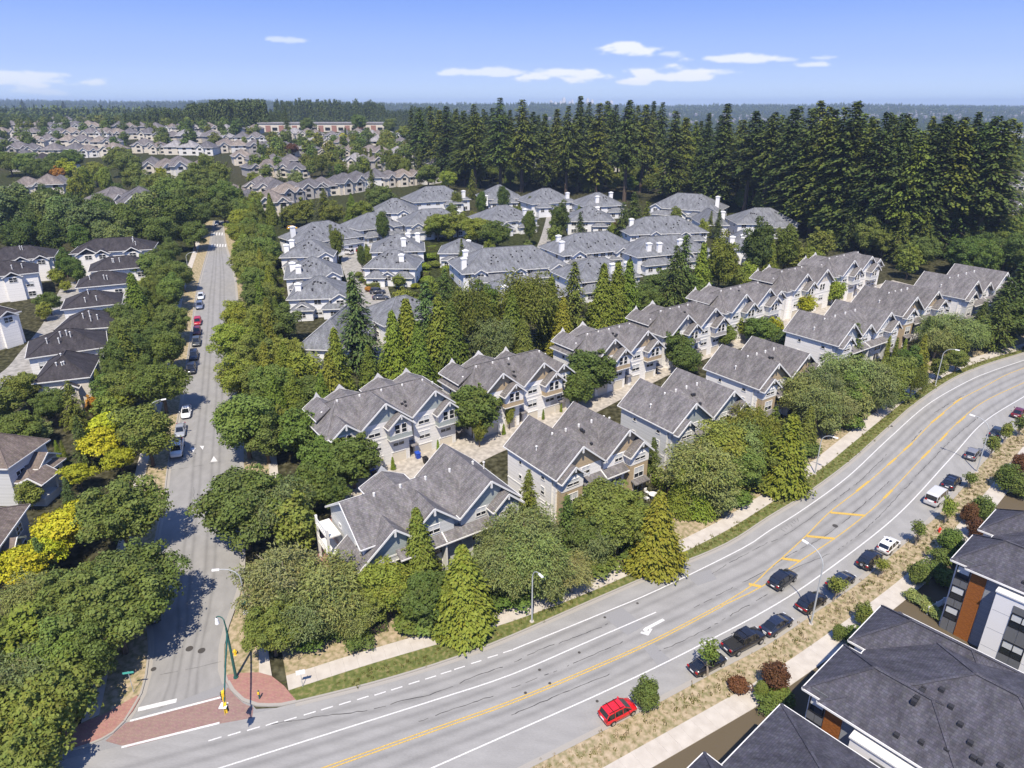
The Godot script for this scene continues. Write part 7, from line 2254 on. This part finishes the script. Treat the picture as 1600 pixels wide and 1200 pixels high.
func make_far() -> void:
	rng.seed = 77
	var sa := evenly(offset(SK.slice(20), -0.7), 300)
	var sb := evenly(offset(SK.slice(20), -2.5), 300)
	var na := evenly(offset(NK.filter(func(p): return p.x > -20), 0.9), 300)
	var nb := evenly(offset(NK.filter(func(p): return p.x > -20), 1.8), 300)
	tufts("dry straw-coloured tufts over the south verge", [[sa, sb, 1000]], "leaf_straw")
	tufts("green grass tufts over the verges and lawns", [[na, nb, 1300], [sa, sb, 700]], "leaf_turf")
	forest("dark fir wood along the left skyline above the far houses", [[190, 250, 720, 900, 150, 8, 15], [230, 310, 700, 900, 260, 10, 20], [290, 345, 700, 900, 260, 13, 25], [330, 415, 680, 900, 420, 15, 28], [415, 440, 750, 900, 30, 12, 18]], "leaf_fir", true)
	forest("dark wooded rise beyond the white school", [[430, 660, 1050, 1600, 1000, 12, 24], [430, 600, 1000, 1500, 300, 22, 33], [640, 760, 800, 1200, 260, 14, 28]], "leaf_fir", true)
	forest("blue wooded hills along the whole horizon", [[-60, 1660, 3300, 5200, 9000, 14, 30], [-60, 260, 1100, 2200, 900, 12, 24], [660, 1660, 1500, 3300, 4200, 8, 16]], "leaf_maple_b")
	forest("belts of trees on the flats at the far right", [[1000, 1660, 620, 1250, 620, 9, 18], [1500, 1640, 430, 640, 90, 11, 20]], "leaf_fir", true)
	var b := MB.new()
	b.box(Vector3(-6, -4, -5), Vector3(6, 6, 5))
	b.hexa([Vector3(-6.5, 6, 5.5), Vector3(6.5, 6, 5.5), Vector3(6.5, 6, -5.5), Vector3(-6.5, 6, -5.5), Vector3(-3, 9, 0.3), Vector3(3, 9, 0.3), Vector3(3, 9, -0.3), Vector3(-3, 9, -0.3)])
	var xs := []
	for i in 900:
		var pxx := lerpf(660, 1660, sqrt(rng.randf()))
		var a := ray(pxx, 180)
		var d := lerpf(2500, 4400, rng.randf())
		var at := ground(Vector3(a.x, 0, a.z) / -a.z * d)
		if hill.get_noise_2d(at.x * 1.7, at.z * 1.7) > -0.1:
			xs.append(Transform3D(Basis(Vector3.UP, rng.randf() * TAU).scaled(Vector3.ONE * rng.randf_range(0.45, 1.0)), at + Vector3(0, 3, 0)))
	var mm := MultiMesh.new()
	mm.transform_format = MultiMesh.TRANSFORM_3D
	mm.mesh = b.mesh()
	mm.instance_count = xs.size()
	for i in xs.size():
		mm.set_instance_transform(i, xs[i])
	var o := MultiMeshInstance3D.new()
	o.name = "hillside_town"
	o.multimesh = mm
	o.material_override = M.roof_light
	add_child(o, true)
	say(o, "tiny pale houses speckled over the hazy far slope", "town")
	o.set_meta("kind", "stuff")

# ---------------------------------------------------------------- vehicles and street things
func along(a: Array, b: Array) -> float:
	var d := G(b[0], b[1]) - G(a[0], a[1])
	return atan2(-d.z, d.x)

func make_cars() -> void:
	var south := "cars parked along the south kerb"
	var black := lin(0.012, 0.012, 0.015)
	var navy := lin(0.015, 0.02, 0.04)
	var y0 := along([963, 1131], [1200, 1005])
	var y1 := along([1200, 1005], [1360, 895])
	var y2 := along([1360, 895], [1480, 788])
	var y3 := along([1480, 788], [1600, 657])
	car("hatch", "parked_car", "bright red hatchback with a roof rack at the bottom kerb", lin(0.62, 0.012, 0.018), 966, 1112, y0, south, true)
	car("sedan", "parked_car", "black sedan half hidden by a young tree, behind the black pickup", black, 1106, 1037, y0, south)
	car("pickup", "parked_pickup", "black pickup truck with a glossy bed cover at the south kerb", black, 1162, 1003, y0, south, false, "pickup truck")
	car("sedan", "parked_car", "black sedan parked just ahead of the black pickup", navy, 1214, 976, y1, south)
	var band := car("suv", "parked_car", "black sport utility with a red tail band beside the lamp post", black, 1268, 942, y1, south)
	car("sedan", "parked_car", "dark sedan behind a leafy young tree, ahead of the one by the lamp post", navy, 1314, 908, y1, south)
	car("suv", "moving_car", "black sport utility driving in the lane beside the yellow median", black, 1223, 906, along([1200, 1010], [1300, 930]))
	var spare := car("suv", "parked_car", "tall black sport utility with a spare wheel, behind the white one", black, 1359, 875, y2, south)
	var white := car("hatch", "parked_car", "white hatchback with a black sunroof at the south kerb", lin(0.78, 0.78, 0.78), 1389, 853, y2, south)
	car("van", "parked_van", "silver passenger van at the south kerb", lin(0.55, 0.55, 0.57), 1464, 778, y2, south, false, "van")
	car("suv", "parked_car", "black sport utility with roof rails just ahead of the van", navy, 1487, 754, y3, south, true)
	car("hatch", "parked_car", "grey compact car standing alone at the south kerb", lin(0.2, 0.2, 0.215), 1520, 710, y3, south)
	car("sedan", "parked_car", "dark blue-grey sedan near the right edge", lin(0.03, 0.04, 0.055), 1558, 675, y3, south)
	car("sedan", "parked_car", "dark red sedan cut by the right edge", lin(0.12, 0.012, 0.016), 1592, 645, along([1530, 725], [1600, 645]), south)
	var b := MB.new()
	b.box(Vector3(-2.34, 0.86, -0.6), Vector3(-2.2, 0.93, 0.6))
	built(band, "tail_band", b, M.tail_red)
	b = MB.new()
	b.tube([Vector3(-2.52, 1.0, 0), Vector3(-2.48, 1.0, 0), Vector3(-2.3, 1.0, 0)], [0.3, 0.36, 0.36], 16)
	built(spare, "spare_wheel", b, M.tyre)
	b = MB.new()
	b.tube([Vector3(-2.535, 1.0, 0), Vector3(-2.4, 1.0, 0)], [0.2, 0.2], 12)
	built(spare, "spare_rim", b, M.chrome)
	b = MB.new()
	b.box(Vector3(-0.75, 1.6, -0.42), Vector3(-0.2, 1.655, 0.42))
	built(white, "sunroof", b, M.car_glass)
	var west := "cars parked along the west kerb"
	var w := along([306, 465], [257, 780])
	car("suv", "parked_car", "black car in tree shade, nearest the junction on the west kerb", black, 239, 955, w, west)
	car("sedan", "parked_car", "black car glinting under the street maple, second from the junction", black, 248, 893, w, west)
	car("pickup", "parked_pickup", "white pickup truck by the white hump triangles", lin(0.78, 0.78, 0.78), 277, 702, w, west, false, "pickup truck")
	car("sedan", "parked_car", "silver sedan in shade just beyond the white pickup", lin(0.3, 0.32, 0.36), 282, 673, w, west)
	car("sedan", "parked_car", "white sedan in full sun on the west kerb", lin(0.75, 0.76, 0.78), 291, 644, w, west)
	car("suv", "parked_car", "black car in deep shade below the dark grey one, west kerb", black, 299, 577, w, west)
	car("suv", "parked_car", "dark car in shade beneath the grey-roofed one, west kerb", navy, 303, 556, w, west)
	car("suv", "parked_car", "dark grey sport utility below the two red cars", lin(0.05, 0.055, 0.055), 307, 535, w, west)
	car("hatch", "parked_car", "dark red car in shade behind the bright red one", lin(0.14, 0.01, 0.015), 308, 518, w, west)
	car("hatch", "parked_car", "brighter red hatchback just beyond the dark red one on the side street", lin(0.40, 0.012, 0.02), 309, 503, w, west)
	car("suv", "parked_car", "blue-grey sport utility, next to farthest of the west kerb line", lin(0.12, 0.15, 0.24), 312, 478, w, west)
	car("sedan", "parked_car", "pale silver sedan, farthest of the west kerb line", lin(0.6, 0.64, 0.68), 314, 463, w, west)
	car("sedan", "moving_car", "white car at the far end of the side street", lin(0.75, 0.75, 0.75), 339, 349, w)
	var pl := "cars among the pale houses"
	car("van", "parked_van", "silver van parked under the glazed band of the pale house", lin(0.6, 0.6, 0.62), 541, 395, 2.7, pl, false, "van")
	car("hatch", "parked_car", "red car beside the silver van under the pale house", lin(0.4, 0.02, 0.02), 553, 391, 2.7, pl)
	car("suv", "parked_car", "dark blue car in the hedge bay, farther of the two", navy, 590, 456, 0.1, pl)
	car("sedan", "parked_car", "dark grey-blue car in the hedge bay, nearer of the two", lin(0.04, 0.05, 0.08), 595, 465, 0.1, pl)
	car("hatch", "parked_car", "yellow car by the belt at the top left of the pale complex", lin(0.75, 0.42, 0.01), 457, 357, 0.2, pl)

func make_street() -> void:
	var l1 := along([800, 995], [925, 940])
	davit_lamp("street lamp on the north verge left of the turn arrow", G(831, 972), 8.2, 1.5, l1 - PI / 2)
	davit_lamp("tall street lamp at the south kerb between the parked black cars", G(1267, 976), 10.5, 2.3, along([1200, 1005], [1360, 895]) + PI / 2)
	davit_lamp("street lamp at the south kerb beyond the silver van", G(1526, 738), 9.5, 2.4, along([1480, 788], [1600, 657]) + PI / 2)
	davit_lamp("street lamp on the north verge beside the tall cedar", G(1273, 741), 7.6, 1.8, along([1257, 775], [1325, 725]) - PI / 2)
	davit_lamp("farthest street lamp on the north verge before the birches", G(1461, 603), 8.6, 2.0, along([1430, 632], [1500, 580]) - PI / 2)
	var yl := davit_lamp("street lamp with three plates at the side street's east corner", G(389, 975), 8.4, 2.2, along([370, 945], [379, 905]) + PI / 2)
	for q in [[3.3, 0.8, 0.75, "sign_green"], [2.55, 0.75, 0.55, "sign_yellow"], [1.9, 0.8, 0.6, "sign_white"]]:
		var b := MB.new()
		b.box(Vector3(-0.42, q[0] - q[2] / 2, 0.1), Vector3(0.42, q[0] + q[2] / 2, 0.14))
		var s := part(yl, "sign_plate", b.mesh(), M[q[3]])
		s.rotation.y = -yl.rotation.y + 0.2
	davit_lamp("street lamp leaning out of the west maples by the white cars", G(246, 700), 9.0, 2.2, along([265, 720], [281, 640]) - PI / 2)
	davit_lamp("far street lamp on the west kerb above the parked cars", G(296, 432), 7.5, 2.2, along([299, 520], [306, 465]) - PI / 2)
	# traffic signal on the brick corner, its arm over the crossing
	var base := G(369, 1060)
	var o := thing("traffic_signal", "green traffic signal mast with a long arm and yellow heads on the brick corner", "traffic signal", base)
	var top := G(353, 989, 7.1) - base
	top.x *= 0.3
	top.z *= 0.3
	var h := top.y
	var p := MB.new()
	p.tube([Vector3(0, -0.2, 0), Vector3(0, h * 0.5, 0), Vector3(0, h, 0)], [0.17, 0.14, 0.11], 10)
	p.tube([Vector3(0, 0, 0), Vector3(0, 0.3, 0)], [0.3, 0.26], 8)
	built(o, "mast", p, M.green_metal)
	var e := G(350, 1104, 6.2) - base
	p = MB.new()
	p.tube([Vector3(0, h - 0.7, 0), Vector3(0, h - 0.7, 0).lerp(e, 0.5) + Vector3(0, 0.2, 0), e], [0.11, 0.09, 0.06], 8)
	built(o, "arm", p, M.green_metal)
	p = MB.new()
	var lp := [Vector3(0, h, 0)]
	for i in 6:
		var a := PI * (i + 1) / 6.0
		lp.append(Vector3(-(1 - cos(a)) * 0.55, h + 0.9 + sin(a) * 0.5, -0.1 * i))
	p.tube(lp, [0.08, 0.07, 0.06, 0.06, 0.06, 0.05, 0.05], 7)
	built(o, "lamp_bracket", p, M.green_metal)
	p = MB.new()
	p.tube([lp[-1] + Vector3(0, 0.05, 0), lp[-1] + Vector3(0, -0.1, 0), lp[-1] + Vector3(0, -0.7, 0)], [0.09, 0.16, 0.24], 10)
	built(o, "lamp_head", p, M.lamp_white)
	var ay := atan2(e.x, e.z)
	signal_head(o, e + Vector3(0, -0.2, 0), ay + PI / 2)
	signal_head(o, e * 0.86 + Vector3(0, (h - 0.7) * 0.14, 0), ay - PI / 2)
	p = MB.new()
	p.box(e + Vector3(-0.35, 0.15, -0.3), e + Vector3(0.35, 0.2, 0.4))
	built(o, "sign_plate", p, M.sign_white)
	post_sign("street_name_sign", "green street name blade on a thin post at the west corner", G(209, 1082), 3.0, 0.2, [[2.85, 1.1, 0.24, "sign_green"]])
	post_sign("notice_sign", "white plate sign on a post by the north pavement at the corner", G(473, 1074), 2.6, 0.3, [[2.2, 0.95, 0.6, "sign_white"]])
	# push-button post
	var b := MB.new()
	var pb := thing("push_button_post", "short dark push-button post on the brick corner", "post", G(406, 1093))
	b.tube([Vector3(0, 0, 0), Vector3(0, 1.25, 0)], [0.09, 0.08], 8)
	built(pb, "post", b, M.green_metal)
	b = MB.new()
	b.box(Vector3(-0.1, 0.85, 0.06), Vector3(0.1, 1.15, 0.16))
	built(pb, "button_box", b, M.sign_yellow)
	# hydrants
	for q in [["red hydrant on the dry verge behind the white hatchback", 1467, 832, "hydrant_red"], ["small yellow utility marker on the corner grass", 368, 1024, "sign_yellow"]]:
		var hy := thing("hydrant", q[0], "hydrant", G(q[1], q[2]))
		b = MB.new()
		b.tube([Vector3(0, 0, 0), Vector3(0, 0.1, 0), Vector3(0, 0.12, 0), Vector3(0, 0.62, 0), Vector3(0, 0.64, 0), Vector3(0, 0.82, 0), Vector3(0, 0.9, 0)], [0.19, 0.19, 0.14, 0.14, 0.18, 0.12, 0.04], 10)
		built(hy, "barrel", b, M[q[3]])
		b = MB.new()
		b.tube([Vector3(-0.24, 0.5, 0), Vector3(0.24, 0.5, 0)], [0.07, 0.07], 8)
		built(hy, "nozzle", b, M[q[3]])
	# wheelie bins
	for q in [["blue wheeled bin before the entry of the nearest rear block", 653, 716, "bin_blue"], ["blue wheeled bin beside the round maples, at the first white garage", 581, 741, "bin_blue"], ["black wheeled bin right of the blue one at the entry", 665, 724, "black"], ["black wheeled bin at the foot of the first white garage", 586, 747, "black"]]:
		var bn := thing("wheeled_bin", q[0], "bin", G(q[1], q[2]), 0.6, "wheeled bins")
		b = MB.new()
		b.hexa([Vector3(-0.3, 0.05, 0.35), Vector3(0.3, 0.05, 0.35), Vector3(0.3, 0.05, -0.3), Vector3(-0.3, 0.05, -0.3), Vector3(-0.4, 1.05, 0.45), Vector3(0.4, 1.05, 0.45), Vector3(0.4, 1.05, -0.4), Vector3(-0.4, 1.05, -0.4)])
		built(bn, "tub", b, M[q[3]])
		b = MB.new()
		b.hexa([Vector3(-0.43, 1.05, 0.5), Vector3(0.43, 1.05, 0.5), Vector3(0.43, 1.05, -0.45), Vector3(-0.43, 1.05, -0.45), Vector3(-0.4, 1.13, 0.45), Vector3(0.4, 1.13, 0.45), Vector3(0.4, 1.22, -0.42), Vector3(-0.4, 1.22, -0.42)])
		built(bn, "lid", b, M[q[3]])
	# yard things of the front row
	var uy := G(1062, 745)
	var u := thing("patio_umbrella", "dark blue closed patio umbrella in the third front block's yard", "umbrella", G(1052, 746))
	b = MB.new()
	b.tube([Vector3(0, 0, 0), Vector3(0, 2.5, 0)], [0.04, 0.04], 6)
	built(u, "pole", b, M.steel)
	b = MB.new()
	b.tube([Vector3(0, 1.75, 0), Vector3(0, 1.9, 0), Vector3(0, 2.55, 0)], [1.5, 1.45, 0.05], 8)
	mat("navy_cloth", lin(0.03, 0.035, 0.07), 0.9)
	built(u, "canopy", b, M.navy_cloth)
	u = thing("covered_grill", "bright blue cover over garden furniture in the third front block's yard", "cover", uy, 0.6)
	b = MB.new()
	b.hexa([Vector3(-1.2, 0, 0.8), Vector3(1.2, 0, 0.8), Vector3(1.2, 0, -0.8), Vector3(-1.2, 0, -0.8), Vector3(-0.9, 1.0, 0.55), Vector3(0.9, 1.0, 0.55), Vector3(0.9, 1.1, -0.55), Vector3(-0.9, 1.1, -0.55)])
	mat("blue_cover", lin(0.02, 0.16, 0.6), 0.6)
	built(u, "cover", b, M.blue_cover)
	u = thing("garden_table", "white garden table with chairs on the second front block's patio", "table", G(1020, 778), 0.6)
	b = MB.new()
	b.tube([Vector3(0, 0.70, 0), Vector3(0, 0.75, 0)], [0.75, 0.75], 12)
	built(u, "table_top", b, M.trim)
	for i in 4:
		b = MB.new()
		var a: float = TAU * i / 4.0
		var c := Vector3(cos(a), 0, sin(a)) * 1.25
		b.box(c + Vector3(-0.27, 0.4, -0.27), c + Vector3(0.27, 0.47, 0.27))
		var k := c * 1.2
		b.box(k + Vector3(-0.26, 0.4, -0.26), k + Vector3(0.26, 0.95, 0.26) - Vector3(absf(cos(a)), 0, absf(sin(a))) * 0.42)
		for s in [[-1, -1], [1, -1], [1, 1], [-1, 1]]:
			b.box(c + Vector3(s[0] * 0.23 - 0.02, 0, s[1] * 0.23 - 0.02), c + Vector3(s[0] * 0.23 + 0.02, 0.4, s[1] * 0.23 + 0.02))
		built(u, "chair", b, M.trim)
	b = MB.new()
	b.tube([Vector3(0, 0, 0), Vector3(0, 0.7, 0)], [0.3, 0.05], 8)
	built(u, "pedestal", b, M.trim)
	# garden rail between the modern townhouses
	u = thing("garden_fence", "white slatted garden fence between the modern townhouses", "fence", G(1466, 950), -1.05 + PI / 2)
	for i in 5:
		b = MB.new()
		b.box(Vector3(-2.4, 0.15 + i * 0.22, -0.02), Vector3(2.4, 0.3 + i * 0.22, 0.02))
		built(u, "slat", b, M.trim)
	for i in 4:
		b = MB.new()
		b.box(Vector3(-2.4 + i * 1.6 - 0.05, 0, -0.06), Vector3(-2.4 + i * 1.6 + 0.05, 1.3, 0.06))
		built(u, "post", b, M.trim)
	var fw := G(1014, 755)
	u = thing("wooden_fence", "short brown wooden fence beside the second front block", "fence", fw, 0.6)
	for i in 14:
		b = MB.new()
		b.box(Vector3(i * 0.2, 0, -0.02), Vector3(i * 0.2 + 0.18, 1.6 + 0.02 * (i % 3), 0.02))
		built(u, "board", b, M.bark_pale)
	walker(ground(G(695.5, 997), 0.15), 2.2)

func _ready() -> void:
	rng.seed = 1
	hill.seed = 2; hill.frequency = 0.0006; hill.fractal_octaves = 4
	make_view()
	var t0 := Time.get_ticks_msec()
	make_materials()
	make_plants()
	print("plants ", Time.get_ticks_msec() - t0)
	make_ground()
	make_roads()
	print("roads ", Time.get_ticks_msec() - t0)
	make_townhouses()
	make_pale_houses()
	make_dark_houses()
	make_modern()
	make_far_houses()
	print("houses ", Time.get_ticks_msec() - t0)
	make_trees()
	make_far()
	print("trees ", Time.get_ticks_msec() - t0)
	make_cars()
	make_street()
	print("all ", Time.get_ticks_msec() - t0, " things ", get_child_count(), " nodes ", find_children("*", "MeshInstance3D", true, false).size())
